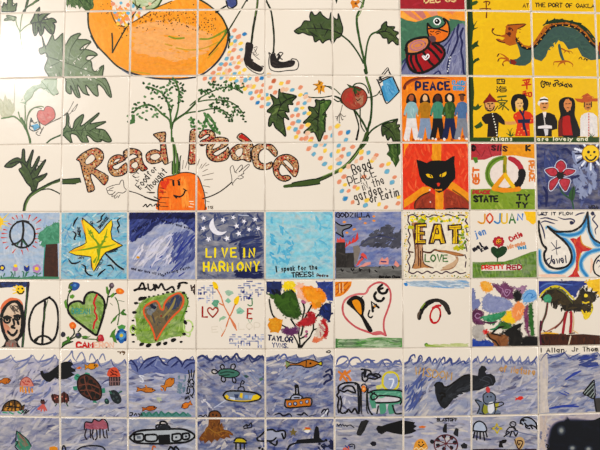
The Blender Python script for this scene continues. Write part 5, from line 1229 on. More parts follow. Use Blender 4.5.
patch('42 206 70 196 96 208 100 232 84 250 104 262 104 276 70 280 44 262', '6A3258 824A70 582848', 24); P('painted_swirl'); L('84 222 66 216 56 232 70 244 86 236', 0.9, 'B088A8')
patch('96 236 130 226 190 214 226 206 214 236 180 252 160 278 140 268 110 252', '2E8A5A 489C70 6AB088', 26)
patch('208 240 230 228 236 204 256 206 264 230 290 256 270 270 240 276 222 262', 'EEC420 F4D040', 16)
patch('266 204 280 170 304 156 326 166 332 196 318 236 296 252 274 242', 'F09A5A F0A86A E88A48', 30, 2.4); P('painted_swirl'); L('290 230 300 200 310 220 320 190', 0.8, 'F4C090')
patch('186 286 202 264 230 266 250 280 262 292 240 304 206 302', '3A6428 4A7834', 14)
patch('332 210 346 176 354 176 350 220 360 250 354 300 362 336 346 316 336 270', '7A3A5E 925278', 16, 2, 85)
patch('362 168 376 166 380 230 384 290 388 330 374 344 366 300 358 260 360 210', '2E6428 3E7A34', 20, 2, 88)
patch('44 300 66 284 100 282 104 320 124 330 92 372 60 360 42 330', 'BCB4AC CCC6C0 A8A098', 26)
patch('40 362 80 372 120 366 150 380 168 402 42 404', '2A4AA0 4A68B4 1E3A8A', 20, 2.2, 10)
patch('104 318 118 308 128 322 114 332', 'D01E20 D83028', 5)
patch('126 330 150 326 190 334 240 340 246 400 180 402 156 370 130 352', '94603A A87448 744424', 34, 2.4, 20); P('painted_stroke'); LL('126 332 140 356 170 372 190 400|150 328 200 340', 1.6, '2A160C')
patch('196 330 240 310 280 282 310 276 314 290 290 306 310 312 322 350 330 400 250 402 246 350 220 326', '1A1614 100C0A 2E2A26', 40, 2.6)
patch('322 356 350 346 390 346 408 352 408 402 324 402', '100C0C 1E1A18', 16)
P('painted_stroke'); L('216 328 250 306 280 290 312 276|150 330 180 300 220 290', 2.2, '1A1614', 1); P('painted_stroke'); L('100 262 140 270 180 262|60 190 44 220', 2.0, '5A2A4A', 1); P('painted_stroke'); L('196 272 170 300 140 306|228 210 204 236 160 250', 1.8, '3E8A5A', 1)
# (8,4) dark beast with red legs
V(530, 275, 5.625); T(8, 4)
P('painted_sky'); F('48 34 310 34 330 50 300 60 270 90 250 130 220 80 180 66 140 62 100 72 60 104 48 110', '26388A', 0); W('50 36 320 36 250 120 120 66 50 100', '1C2C74 4A62A8 142054 3A54A0', 60, 14, 2.6, -12, 16); L('56 70 100 48 160 50 240 56', 1.6, '5A78B8', 1)
P('painted_sun'); F('316 40 330 30 394 20 394 116 380 108 366 92 350 90 344 70 326 66', 'F0C428', 0); W('330 36 392 30 392 106 350 80', 'F4D040 E8B41C', 16, 7, 2, 40, 40)
P('painted_yellow_edge'); LL('54 126 70 100 110 72 150 64 190 80 226 116 250 140|344 150 350 190 330 230 312 246 300 230', 2.4, 'D8C428', 1); F('286 200 300 186 346 190 340 220 320 246 304 236', 'EED038', 0)
P('painted_beast'); F('60 124 90 86 140 70 180 84 214 116 246 150 270 120 280 84 300 70 310 90 330 92 366 98 374 124 366 148 340 160 300 150 290 166 310 176 342 170 344 196 320 214 290 206 264 206 240 200 210 206 190 200 170 164 150 176 144 194 130 176 120 140 90 134 76 146', '2A2010', 0, 0.15)
P('painted_mane'); L('70 130 66 150|86 134 84 156|118 150 122 176|150 176 146 192|178 190 176 206|210 204 206 218|250 200 250 214|300 88 292 70|318 84 322 62|346 90 352 74|366 100 384 92', 2.2, '241A0C', 2)
P('painted_beast'); W('64 120 140 76 240 150 300 100 366 110 340 196 200 200 140 170', '1A120A 4A3A1E 3A3016 5A4A28', 80, 10, 2.2, 30, 40); L('100 84 150 76 200 108 240 160', 1.6, '6A6A2A', 1)
D(313, 116, 1.9, 'F0D440'); LL('296 152 310 158 330 152|292 200 304 220|316 206 318 230', 1.5, 'E8C828')
P('painted_tree'); D(99, 133, 4.3, '4A9C78', 4.4); W('80 116 120 120 116 152 84 150', '5EB088 3A8A66', 10, 4, 1.6, 40, 60); L('98 158 88 220 68 270 60 310', 2.2, '7A2A3A'); L('96 160 84 230 62 300', 0.8, '3A5A3A')
P('painted_leg'); LL('206 210 196 250 190 290 184 330', 2.6, 'A82030')
P('painted_leg'); LL('230 208 232 260 226 320', 2.8, 'B02434')
P('painted_leg'); LL('190 236 170 270 130 300 86 322', 1.8, 'A8705A', 1); L('196 216 180 260 140 300', 1.4, '7A3A30'); LL('240 212 246 260 238 326', 1.2, 'D8B890')
LL('76 312 96 326 120 318|170 332 200 334|220 330 250 326', 1.2, '6A4A3A')
cur['rag'] = 0
P('painted_ground'); F('54 334 120 328 200 336 300 332 394 340 394 396 54 396', '4E2614', 0); W('56 338 392 340 392 394 56 394', '3A1A0C 6A3818 2A120A 5A2C14', 80, 11, 2.6, 88, 20); LL('56 328 100 326 160 330|240 310 270 328', 1.6, 'E8B430', 1); L('228 344 222 370 216 394', 1.4, 'D8C8B0'); L('60 260 56 330 60 390', 1.8, '5A1A3A')
T(9, 4); P('painted_ground'); F('394 340 470 340 470 396 394 396', '4E2614', 0)
# ================================================================== underwater rows
EXTRA = 'CCC4BE A8A4B0 7076A0 3E4886'
def sea(c, r, top, cols, n=150, ang=-25, base='A4A8C4', waves=None, wl=0.0, w=2.6, ln=15, spread=22, crest='5A64A4'):
    """water of one tile; top = share of the tile left bare above it"""
    T(c, r); V(0, 0, 1); P('painted_water')
    q = quad(c, r); W_ = q[1][0] - q[0][0]; H = q[3][1] - q[0][1]
    y0 = q[0][1] + H * top
    if top > 0:
        pt = [(q[0][0] - 1, q[3][1] + 1)]
        m = waves or 6
        for i in range(m * 4 + 1):
            t = i / (m * 4); ph = (t * m) % 1
            yy = y0 - (4.6 * ph ** 1.6) + wl
            pt.append((q[0][0] - 1 + (W_ + 2) * t, yy))
        pt.append((q[1][0] + 1, q[3][1] + 1))
        F(pt, base, 0, 0.45)
    else: pt = [(q[0][0] - 1, q[0][1] - 1), (q[1][0] + 1, q[0][1] - 1), (q[2][0] + 1, q[2][1] + 1), (q[3][0] - 1, q[3][1] + 1)]; F(pt, base, 0, 0.45)
    W(pt, cols + ' ' + EXTRA, n, ln, w, ang, spread, var=0.4, soft=0.05)
    if top > 0:
        P('painted_waves')
        m = waves or 6
        for i in range(m):
            x = q[0][0] + W_ * (i + 0.5) / m
            s = W_ / m
            L([(x - s * 0.5, y0 + 4), (x, y0 + 1.2), (x + s * 0.3, y0 - 3.2)], 1.7, random.choice([crest, '7A84B8', '8C94C0']), 1)
            L([(x + s * 0.3, y0 - 3), (x + s * 0.42, y0 + 2), (x + s * 0.6, y0 + 5)], 1.2, random.choice([crest, '8C94C0']), 1)
def fish(x, y, l, h, col, dark, a=0, name='painted_fish', flip=1):
    P(name); x0, y0, k = cur['v']; ca, sa = math.cos(math.radians(a)), math.sin(math.radians(a))
    def t(ps): return [(x + (u * l * flip) * ca - v * h * sa, y + (u * l * flip) * sa + v * h * ca) for u, v in ps]
    F(t([(-0.5, 0.0), (-0.3, -0.42), (0.0, -0.5), (0.25, -0.2), (0.42, -0.45), (0.5, -0.4), (0.44, 0.0), (0.52, 0.4), (0.42, 0.45), (0.25, 0.18), (0.0, 0.5), (-0.3, 0.42)]), col, 0)
    W(t([(-0.45, -0.3), (0.2, -0.3), (0.2, 0.3), (-0.45, 0.3)]), col + ' ' + dark + ' ' + col, 5, 3, 1, a, 30)
    L(t([(-0.5, 0.0), (-0.3, -0.42), (0.0, -0.5), (0.25, -0.2), (0.5, -0.42), (0.44, 0), (0.52, 0.42), (0.25, 0.18), (0, 0.5), (-0.3, 0.42), (-0.5, 0)]), 0.7, dark, smooth=0)
    e = t([(-0.34, -0.1)])[0]; D(e[0], e[1], 0.7, BK)
SB = 'A4A8C6 989EC2 B4B6CC 8A92BC C0C0D0'
# (0,5)
sea(0, 5, 0.15, 'B4B0C0 A8A6BE C0BAC4 9A9ABA B8B4C4', 150, -35, 'B2AEBE', 3, 2, crest='A0A2C0')
V(0, 340, 4.09)
T(0, 5); P('painted_waves'); LL('128 60 112 90 84 112 60 120|222 60 206 90 170 110|60 70 40 90|180 60 160 90', 2.0, '8E94BC', 1); W('100 180 236 120 236 310 60 310', '7A86B8 9096C0', 24, 12, 2, -30, 14)
fish(18, 168, 54, 26, 'C0701E', '4A2A14', -8, flip=-1)
P('painted_jellyfish'); F('82 186 88 164 106 152 124 160 138 186 120 190', 'D08878', 1); LL('92 170 100 176|112 168 122 172|98 180 114 182', 1.0, 'B04038'); LL('84 194 84 210|92 192 94 212|104 196 106 216|118 194 120 214|130 200 132 212', 1.8, 'D8923A'); L('82 186 88 164 106 152 124 160 138 186', 0.8, '9A5048'); DD('104 168 118 164', 0.5, BK)
def turtle(s, shell, dark, feet, fc='3E7E68', spots=''):
    P('painted_turtle'); F(feet, fc, 0); F(s, shell, 1); L(s, 1.3, dark, closed=1)
    if spots: LL(spots, 1.1, dark)
P('painted_turtle')
F('8 290 16 268 34 252 58 246 80 256 92 272 100 266 98 284 84 288 60 292 30 292', '6A4A22', 1); DD('30 272 44 262 58 272 74 268 40 284 58 286 72 284 24 284', 1.5, 'C08A3A'); LL('8 290 16 268 34 252 58 246 80 256 90 276 84 288|40 254 36 280|60 250 62 288|22 270 80 276', 1.2, BK)
LL('12 296 30 298|40 296 54 302|74 294 84 300|90 290 96 296', 1.5, '4AA080'); LL('88 300 104 284|98 302 110 286|106 300 118 288|92 270 100 266', 1.3, '2A2A28')
P('painted_squid'); LL('160 284 176 264 190 288|168 290 176 272 182 290|156 282 172 268', 1.6, 'C8645A'); D(174, 254, 2.4, '5A3430'); D(170, 246, 1.0, BK); D(178, 246, 1.0, BK)
def blackwhale(c):
    T(c, 5); V(0, 340, 4.09); P('painted_whale')
    F('164 128 174 124 180 136 200 132 226 112 246 96 264 88 290 88 300 98 290 110 308 120 310 130 292 132 306 142 290 150 270 160 240 162 226 154 204 172 190 170 176 158 168 146', '14161A', 0, 0.15)
blackwhale(0); blackwhale(1)
def crab(c):
    T(c, 5); V(0, 340, 4.09); P('painted_crab'); F('208 226 222 220 242 226 262 210 280 224 284 240 276 260 260 252 244 260 222 258 212 244', '5A302A', 0); W('214 228 278 222 276 256 218 256', '3A201E 7A4038 2A2A20', 12, 5, 1.6, 30, 50); LL('214 222 224 258|242 226 246 258|262 212 264 256|276 222 282 250', 1.1, BK); DD('224 240 234 234 254 232 270 240', 0.8, 'C87A6A'); LL('232 262 226 270|272 260 278 270', 1.1, '3A5A40')
crab(0); crab(1)
# (1,5)
sea(1, 5, 0.2, SB, 160, -15, 'A6A8C4', 5, 1)
blackwhale(1); crab(1)
V(55, 340, 4.09); T(1, 5)
P('painted_waves'); LL('30 90 60 60 70 44 74 70 90 90|86 84 110 50 130 100|140 84 150 56 170 90|180 80 196 56 206 84', 1.4, '9096BC', 1)
fish(146, 108, 50, 26, 'D89020', '5A4A14', -6, flip=-1); P('painted_fish'); F('86 116 100 108 110 114 98 120', 'D8781E', 0); DD('100 115', 0.8, 'B85A10')
P('painted_fish'); L('168 98 176 104 172 110', 1.4, 'D89020')
P('painted_turtle')
F('78 152 90 138 104 148 96 164 84 164', '4A9A7E', 1); F('116 142 126 132 142 136 144 148', '4A9A7E', 0); F('72 190 90 188 92 206 76 204', '3E8A70', 0); F('186 200 204 196 206 216 190 218', '3E8A70', 0); F('156 246 168 250 174 258 154 256', '3E8A70', 0); LL('86 146 96 150', 0.8, BK)
F('92 176 98 156 112 144 134 142 160 158 182 184 190 212 186 236 166 246 140 240 112 224 96 202', '5A3428', 1); DD('112 168 128 160 146 172 120 186 140 196 160 186 172 206 132 214 154 222 174 228 148 236 112 204', 2.3, '26201C', ry=3.0); L('92 176 98 156 112 144 134 142 160 158 182 184 190 212 186 236 166 246 140 240 112 224 96 202', 1.5, '2A1612', closed=1); LL('120 150 130 200 150 240|100 186 140 180 180 196|104 206 150 206 186 224', 1.0, '7A4A3A')
P('painted_jellyfish'); F('216 148 218 124 234 112 252 114 264 134 264 150', 'D05A3A', 1); LL('228 130 238 138|232 122 240 128|246 128 254 132|228 144 244 140 254 146', 1.2, '6A1E14'); F('220 150 268 150 266 186 222 188', '3E2E30', 0); LL('226 154 228 184|236 154 236 186|246 154 248 186|258 152 260 184|222 170 266 170', 1.0, '8A6A68')
P('painted_turtle'); F('224 214 236 204 254 210 268 230 272 250 258 262 240 254 228 236', '2A3034', 1); DD('240 220 252 234 258 248 240 240', 1.1, '4A5A5A'); L('224 210 230 218', 2, '3E6A58'); L('262 216 272 210', 1.6, '3E6A58')
P('painted_turtle'); F('202 246 212 238 222 250 218 262 206 260', '24403C', 1); D(210, 248, 0.8, '5A8A78')
P('painted_lettering'); LL('256 48 268 50 266 56|270 48 282 52|276 46 286 50 280 60', 1.0, '6A4A20')
# (2,5)
sea(2, 5, 0.15, 'A0A6CC B0B4D0 98A0CA BCBED4 8E96C4', 150, 0, 'A4AACC', 4, 2, spread=10)
V(122, 340, 4.09); T(2, 5)
P('painted_waves'); F('30 86 54 80 64 92 86 96 96 80 120 70 150 66 166 90 182 100 196 80 220 72 244 94 256 96 268 76 296 84 300 130 270 140 220 130 170 140 120 130 80 144 40 120', '7480B8', 0); W('30 86 150 70 300 86 300 130 170 140 40 120', '5A68AC 8E98C8 3E4E98 A4ACD0', 60, 10, 1.8, 20, 40)
LL('30 88 40 84 60 110 64 130|70 120 96 84 124 72 150 66|90 116 120 94 140 78|150 68 170 96 190 104|184 96 200 78 224 72 246 100 244 110|200 112 220 96 232 84|248 104 262 82 294 82|254 116 280 96 300 94|30 96 50 100', 1.9, '2E3A7A', 1)
LL('90 148 70 146 84 158 86 172 74 168', 1.0, 'DCDCE4')
fish(98, 204, 78, 22, 'C47A2E', '4A2A14', 3, flip=-1); fish(190, 178, 64, 34, 'CC8030', '4A3014', -42, flip=-1); fish(112, 280, 62, 20, 'B8641E', '3A2010', -6, flip=-1); fish(264, 266, 46, 24, 'D8802A', '5A2A10', -25)
P('painted_fin'); LL('160 200 164 206|96 186 100 192', 1.6, 'C47A2E')
P('painted_weed'); W('230 140 262 140 260 220 226 216', '6A8AA0 7A98A8 8AA0B0', 16, 6, 2.2, 60, 40); W('140 230 170 240 150 266', 'B8BCA0 C0C4A8', 8, 4, 1.6, 20, 40)
P('painted_octopus'); LL('272 124 276 150 270 170|284 122 284 150|296 126 290 160|276 170 284 160 294 172 290 188 278 192 270 180 276 168|270 190 266 210 272 220|290 190 294 210 286 228|276 200 276 214 262 220|264 240 272 230 276 242|262 234 258 242|280 224 290 236', 1.3, '20222A'); DD('278 176 288 178 282 184', 0.8, BK)
P('painted_seaweed'); F('72 308 84 294 96 300 108 292 124 300 140 292 150 302 160 290 176 300 190 294 204 300 222 294 236 302 250 294 262 304 268 296 284 308 284 314 72 316', '5A8A86', 0); LL('80 310 90 296 100 310 112 296 124 310 140 294 150 310 160 292 176 308 190 296 204 308 222 296 236 308 250 296 264 308', 1.4, '3A7A6A')
P('painted_lettering'); LL('32 298 44 298 38 310 32 308|50 308 56 300 60 308|66 302 74 306 70 314|78 300 82 308', 1.2, '20201E')
# (3,5)
sea(3, 5, 0.13, '6A76A8 7884B2 8A92BA 5A6698 9CA2C2', 190, 10, '7A84B0', 5, 0, spread=40, ln=9, crest='3A467E')
V(190, 340, 4.09); T(3, 5)
P('painted_waves'); LL('30 74 50 64 70 76 90 84 106 66 130 78 150 66 168 80 190 56 200 72 220 82 240 62 262 80 280 66 300 70', 2.2, '3A4680', 0)
P('painted_glints'); W('60 240 100 290 40 250', 'C8C4CC D8D4D8', 10, 5, 1.8, 60, 20); W('180 120 300 110 300 200 230 190', '9AA4C4 8A96BC', 20, 10, 1.6, 30, 30); LL('100 276 140 250 150 240', 1.0, 'C0C4D4')
P('painted_turtle'); F('114 134 124 122 146 118 176 120 200 132 196 146 170 154 140 152 122 146', '4A7A6C', 1); LL('124 136 150 130 180 134|130 146 160 142', 1.3, '26463C'); LL('114 134 124 122 146 118 176 120 202 134 190 150 150 154 120 144', 1.1, BK)
LL('112 134 100 138 90 132 92 122 104 122 114 130|128 118 124 108 132 100 140 108 138 118|168 118 168 104 180 98 186 108 178 120|130 150 128 164 138 172 146 164 142 152|174 152 174 168 184 176 188 164 180 152', 1.3, BK)
P('painted_fish'); F('218 146 230 142 242 150 230 156', '3A5A54', 0); P('painted_fish'); F('282 158 296 152 300 162 288 168', '5A7A6A', 0)
P('painted_submarine'); F('136 226 148 212 176 208 220 210 264 216 290 230 280 244 240 252 190 250 150 244', '8E9AB0', 1)
F('140 230 150 222 160 232 152 242', 'E0C030', 0); F('258 226 276 222 290 232 276 242 250 246', 'E8C828', 0); F('202 232 206 216 216 218 214 240', 'E0C030', 0); F('162 232 184 236 184 246 166 244', 'C8D0E4', 0); F('224 224 238 226 236 240 222 238', '7AA4D8', 0); F('240 226 256 226 252 240 240 240', 'A8BCE0', 0); F('180 222 200 222 196 238 184 236', '3A4A7A', 0)
LL('136 226 148 212 176 208 220 210 264 216 290 230 280 244 240 252 190 250 150 244 136 226', 1.8, '1E1A14'); L('150 240 190 248 240 248 280 240', 0.9, 'D8B828'); LL('196 206 200 194 218 192 222 206|206 192 208 178 214 166 222 172 216 180', 1.3, '1E2230')
def octo(c, r):
    T(c, r); V(190, 340, 4.09); P('painted_octopus')
    F('76 316 80 298 96 290 114 292 126 306 124 326 124 356 140 366 160 370 176 384 176 392 160 386 166 402 148 398 140 406 124 400 112 414 100 406 88 422 78 410 60 424 56 412 44 414 36 404 48 384 66 366 76 346', '7A4A20', 0, 0.2)
    W('80 330 122 330 170 386 100 410 44 408', '9A6228 5A3416 B07830 6A4018', 50, 7, 1.6, 70, 40); L('76 318 80 298 96 290 114 292 126 306 126 318', 1.4, '26201A'); L('60 380 74 360 90 370 110 380 140 372 170 384', 1.1, 'A0722E', 1); DD('94 306 108 308', 1.0, '2A1E10')
octo(3, 5)
P('painted_lettering'); LL('34 312 46 308 50 314|54 314 64 306 70 314|74 314 80 308', 1.1, '14100E')
# (4,5)
sea(4, 5, 0.12, '5E6CA8 7280B4 8892BC 4A5896 A0A6C4', 200, -25, '7480B0', 4, 0, spread=35, ln=11, crest='4A5690')
V(260, 340, 4.09); T(4, 5)
P('painted_waves'); LL('26 84 50 72 70 84|74 78 100 58 112 80|120 84 150 76 180 88|186 80 220 92 250 84 270 74 290 84', 2.0, '6A78B0', 1); W('60 170 110 90 270 80 250 140 140 170', 'A8AECA B4B8D0 9AA2C4', 40, 13, 2.0, -35, 20)
LL('262 150 280 140 290 160 270 170 262 180|270 130 290 120 294 140', 2.2, '2A3468')
P('painted_fish'); F('106 84 120 88 124 98 150 98 176 88 200 80 226 86 240 92 252 88 252 104 236 100 214 110 186 112 170 106 140 100 124 104 108 116 102 104 112 98', 'B87426', 0); F('104 84 120 90 122 102 108 116', '8A9A6A', 0); D(206, 96, 1.2, BK); D(246, 96, 1.5, 'D8C828'); LL('106 84 122 92 150 96 176 86 200 80 226 86 240 92 252 88 252 104 236 100 214 110 186 112 166 104 124 104 108 116', 1.2, '2A1E12'); L('190 86 188 108', 1, '2A1E12')
P('painted_boat'); F('106 244 126 244 160 240 206 238 208 268 180 272 110 276', 'C87A1E', 0); LL('104 244 126 244 160 240 208 238 208 268 180 272 108 276 104 244', 1.6, '2A2010'); DD('122 262 144 260 168 256 192 252', 2.0, '2A2A3A'); DD('122 262 144 260 168 256 192 252', 1.3, 'B8C0E0')
F('128 242 132 228 150 224 168 228 168 240', 'B0B4C8', 0); LL('124 240 132 228 150 224 172 230 170 240|138 222 160 222|140 236 160 236', 1.4, '26242A'); LL('146 222 146 190 148 184|158 222 156 190', 1.6, BK); F('140 184 158 182 158 196 142 198', BK, 0)
P('painted_seabed'); LL('60 306 80 300 96 310 120 302 130 314|150 304 170 306 180 298 196 310|250 300 262 284 276 290|264 296 278 282 276 310|200 312 230 304|30 296 40 304', 2.0, '14182E', 1)
P('painted_glint'); LL('268 300 276 288|252 314 262 306', 1.6, 'D8D8E0')
P('painted_lettering'); LL('272 48 280 44 288 46 284 52 272 50', 1.0, '3A3A3A')
# (5,5)
sea(5, 5, 0.2, 'A2A6C2 AEB0C6 989EC0 B8B8C8', 130, 5, 'A6A8C2', 4, 3, spread=25)
V(328, 340, 4.09); T(5, 5)
P('painted_waves'); LL('34 100 40 80 56 68 76 70 84 82|80 110 90 84 106 72 124 74 136 90|132 108 150 84 168 80 186 94 194 106|180 104 176 86 192 84|210 108 222 86 240 80 258 90 264 106|264 104 276 86 300 90', 2.0, '6470AC', 1); W('30 96 300 90 300 112 30 116', '7A84B4 8E96C0', 26, 10, 1.8, 0, 15)
P('painted_starfish'); LL('44 130 60 140 70 128|52 152 62 140 80 134 90 126|60 140 50 162|70 140 84 150 92 164|62 150 76 166', 2.4, 'D8853A')
P('painted_squid'); LL('136 120 154 122 152 140 140 134 142 164 156 168 166 156 190 160 206 154 216 148 200 138 180 140 172 126 154 122', 1.8, '1A1C24'); LL('150 128 150 150|160 150 172 140 200 150', 2.4, '1A1C24')
P('painted_sun'); F('196 188 218 180 220 156 230 136 256 128 284 138 292 160 290 192 270 206 240 206 222 196 204 206', 'D8D078', 1); D(258, 170, 7.4, 'B8C4E0', 8.6); W('236 140 284 140 280 204 240 200', '9AAADC C8D0E8 A8B4D8', 24, 6, 2, 60, 40); O(256, 168, 34, 1.8, 'D8C838', 38); L('250 160 268 162 262 186 256 196', 1.4, 'E4E6EC')
P('painted_sea_beast')
LL('44 296 40 270 44 240 36 226 44 214 42 192 60 178 90 174 118 178 130 196 132 240 130 290|50 206 66 212 80 206 100 214 112 216|60 200 74 188 100 190 112 210|50 230 56 260 50 290 60 300 80 292|70 300 84 284 96 296 110 280 120 300|112 180 122 190 126 300', 1.9, '16161C')
LL('64 220 100 230|70 240 66 260|84 250 90 260', 1.4, 'D0CCD0')
P('painted_candle'); D(146, 200, 2.6, 'E08838', 3.4); L('136 188 144 180 156 186 158 204 150 214|136 200 138 300|158 214 158 280 164 300', 1.2, '26201E'); D(146, 200, 1.1, 'F0C080')
P('painted_green_fish')
F('170 214 190 208 240 206 300 210 304 250 296 260 270 264 270 300 250 304 244 276 232 300 214 304 210 276 180 280 170 250', '5A9A80', 0); F('190 240 210 228 260 230 296 236 290 252 240 254 200 254', 'D4CCD0', 1); W('172 214 300 212 296 230 176 240', '4A8A70 8AC0A8', 16, 6, 1.6, 0, 20); F('196 262 210 262 208 300 200 300', 'C8C4CC', 0); F('236 262 248 262 240 290', 'C8C4CC', 0)
LL('166 216 190 206 240 204 304 210 306 240 296 262|190 216 176 228 180 244 196 240 210 228 262 230 296 238 286 252 230 256 196 256|164 200 160 230 166 280 180 304|300 300 276 300 264 268|206 270 200 300|176 214 200 226', 1.7, '16201E')
# (6,5)
sea(6, 5, 0.18, 'A2A8C6 B0B4CC 96A0C6 8490BE BEC0CE', 170, -45, 'A4AAC6', 7, 2, spread=12)
V(398, 340, 4.09); T(6, 5)
P('painted_waves'); LL('40 96 50 70 66 60 70 74|78 90 88 66 96 66 100 84|110 94 128 70 134 90|140 96 152 76 160 96|166 98 188 70 192 92|200 96 216 76 222 96|230 98 250 84|240 100 268 86 276 96 290 90|30 98 60 80', 1.7, '4A5CA0', 1)
W('26 190 120 120 140 160 60 290 26 300', '5A6CB0 7484BC 4A5CA4', 34, 14, 1.8, -60, 10)
P('painted_lettering'); S('WISDOM', 70, 142, 30, 'C8A060', 1.2, 8, 150)
def bone(c):
    T(c, 5); V(398, 340, 4.09); P('painted_whale')
    F('150 186 160 174 178 176 188 190 206 190 236 168 270 146 300 142 326 146 330 120 342 104 356 108 364 120 356 130 362 140 380 138 396 150 400 170 390 186 366 190 330 206 300 208 270 212 244 220 220 250 204 272 190 282 174 272 160 246 152 216', '24262C', 0, 0.15)
    W('160 190 190 192 300 150 380 150 390 180 300 204 210 250 190 276 164 240', '34383E 16161A 3E424A', 60, 10, 2, -20, 30); W('200 230 250 200 300 180 300 200 240 214 210 240', '4A4E56 3A3E46', 14, 9, 1.4, -25, 10)
    L('150 186 160 174 178 176 188 190 206 190 236 168 270 146 300 142', 1.6, BK); L('172 220 180 216 190 220 192 232 182 230 176 244', 2.4, BK, smooth=0)
bone(6)
# (7,5)
sea(7, 5, 0.17, 'A8AAC4 B2B2C6 9EA2C2 9098BE C0BECA', 150, -20, 'AAACC4', 8, 3, spread=25)
bone(7); V(465, 340, 4.09); T(7, 5)
P('painted_waves'); LL('28 96 44 76 50 92|84 90 100 78 110 92|150 100 150 74 166 92 176 100|186 98 190 80 206 98|216 102 220 84 236 102|244 98 258 86 266 100|270 104 284 88 290 100', 1.7, '7680B4', 1); W('100 200 290 150 290 300 130 300', '9CA0C4 A8AAC8', 24, 14, 1.8, -15, 14)
L('60 170 80 150 104 156 112 180|70 110 68 120', 1.0, '4A4E58', 1); LL('60 160 100 176 76 190', 1.1, '4A4E58')
P('painted_lettering'); S('of Nature', 142, 128, 24, 'C89A5A', 1.3, 6, 146)
P('painted_seal'); F('50 300 58 270 46 256 38 244 50 238 66 250 76 250 74 226 88 214 106 214 122 226 124 244 132 262 126 280 142 290 144 302 90 306', '7C88A0', 1); F('76 262 66 290 80 304 98 296 92 270', '9A9A3A', 0); F('96 258 118 254 122 280 108 300 94 292', 'E0E0E4', 1); F('120 260 140 256 136 272 126 290', 'B8B040', 0); LL('74 226 88 214 106 214 122 226 124 244 118 256 90 262 76 250 74 226|50 300 60 274 42 246 66 252|124 258 150 254 158 262 140 272 126 276|60 300 90 306 144 302|76 262 70 290 80 304|120 258 124 290 120 300', 1.2, '2A3038'); DD('92 232 106 232', 0.8, BK)
P('painted_flame'); F('84 200 92 190 102 200 100 214 90 214', 'C84A4A', 1)
P('painted_fish'); F('202 232 212 238 222 230 234 230 240 238 228 246 214 244 204 248 208 240', 'D83A2E', 0)
# (8,5)
sea(8, 5, 0.13, '8A96C0 9CA4C8 7482B8 B0B4CC A4AAC8', 190, -22, '98A0C4', 2, 0, spread=14)
V(520, 340, 4.09); T(8, 5)
P('painted_bare_edge'); F('82 56 110 60 116 100 112 240 120 296 82 300', 'CFC4BC', 0); W('84 60 112 60 116 296 84 296', 'C4BCC0 D8CCC0', 16, 14, 2, 88, 6)
P('painted_waves'); LL('84 86 96 66 110 54 120 62 150 70 176 58 190 44|190 80 220 66 246 54', 1.2, '4A5A9C', 1); W('230 62 322 60 322 110 240 110', '3A4C98 5A6AAC 2A3C88', 22, 10, 2.4, -15, 12)
LL('184 164 220 140 250 126|160 214 190 226|180 210 200 220|120 280 180 270 240 272|250 76 300 70|180 270 230 262|280 110 322 104', 2.6, '3A4EA0', 1)
P('painted_lettering'); S('I Allan', 84, 50, 17, '2A1810', 1.0, 0, 100)
P('painted_lettering'); S('Jr Thom', 212, 46, 17, '2A1810', 1.0, 0, 108)
P('painted_fish'); F('258 216 276 196 296 168 304 172 302 200 306 236 290 238 276 228 262 228', '2E3634', 0); LL('262 218 300 176|270 224 302 190|284 232 302 210|296 236 304 222', 0.8, 'A0A8A4'); L('258 216 296 168 304 172 306 238 276 228 258 218', 1.1, BK)
P('painted_post'); F('304 238 340 236 340 300 312 300 306 262', '4A4644', 0); L('304 238 308 270 314 302', 1.6, '14100E')
sea(9, 5, 0.13, SB, 60)
# ------------------------------------------------------------------ bottom row (cut by the frame)
SD = '8088B0 9094B6 7078A8 A0A2BC 6A72A2'
sea(0, 6, 0, 'A0A0B8 9090B0 B0ACBC 8086AC', 130, -40, '9C9CB6')
V(0, 340, 4.09); T(0, 6); P('painted_fish'); F('68 372 84 378 96 398 114 410 128 434 120 450 80 450 62 430 64 412 74 412', '4A8A70', 0); W('70 376 96 400 124 430 80 448', '3A7A60 8A4A4A 6AA088 B05A4A', 20, 7, 1.8, 60, 30); L('68 372 64 412 74 418 62 436 76 452|68 372 92 390 114 410 128 434', 1.1, '1E3A34')
P('painted_orange_fish'); F('202 438 222 434 236 440 236 452 202 452', 'D89028', 0)
sea(1, 6, 0, '9298B8 A0A4BE 868EB2 B0B0C2', 130, -20, '989CBA')
V(55, 340, 4.09); T(1, 6); P('painted_jellyfish'); F('120 360 126 336 150 340 160 324 180 332 196 324 212 340 216 362 200 366 150 366', 'A8606E', 0); W('124 336 212 340 212 362 126 362', 'B87888 8A4456', 20, 6, 1.6, 20, 30); LL('120 366 124 336 150 338 160 324 180 332 198 322 214 340 218 370|128 364 122 392 130 406|144 366 146 400|156 366 152 390 158 406|170 368 172 398 166 408|184 364 184 400|196 366 200 394 206 400|210 368 214 400', 1.4, '2A1A20')
P('painted_whale'); LL('90 450 110 438 150 432 190 436 204 448|28 452 34 432 42 440 44 452', 1.6, '1A1C24')
sea(2, 6, 0, '9AA2BE A8AEC4 8C96B8 B8BCCA', 130, 0, 'A0A6C0', spread=10)
V(122, 340, 4.09); T(2, 6); P('painted_submarine'); F('30 400 50 380 80 370 140 366 240 364 280 376 296 394 276 412 240 420 140 424 60 420', 'B4B8BC', 1); LL('30 400 50 380 80 370 140 366 240 364 280 376 298 394 276 412 240 420 140 424 60 420 30 400', 2.2, '101014')
F('148 388 196 386 198 422 150 424', '101014', 0); LL('50 388 84 384 86 410 54 412 50 388|96 388 140 388 140 412 98 412 96 388|206 386 238 384 240 408 208 412 206 386|248 384 272 382 274 402 250 406 248 384', 2.0, '101014'); F('60 392 76 392 78 404 62 404', '7A8290', 0); DD('222 398 262 394', 1.4, '3A4450')
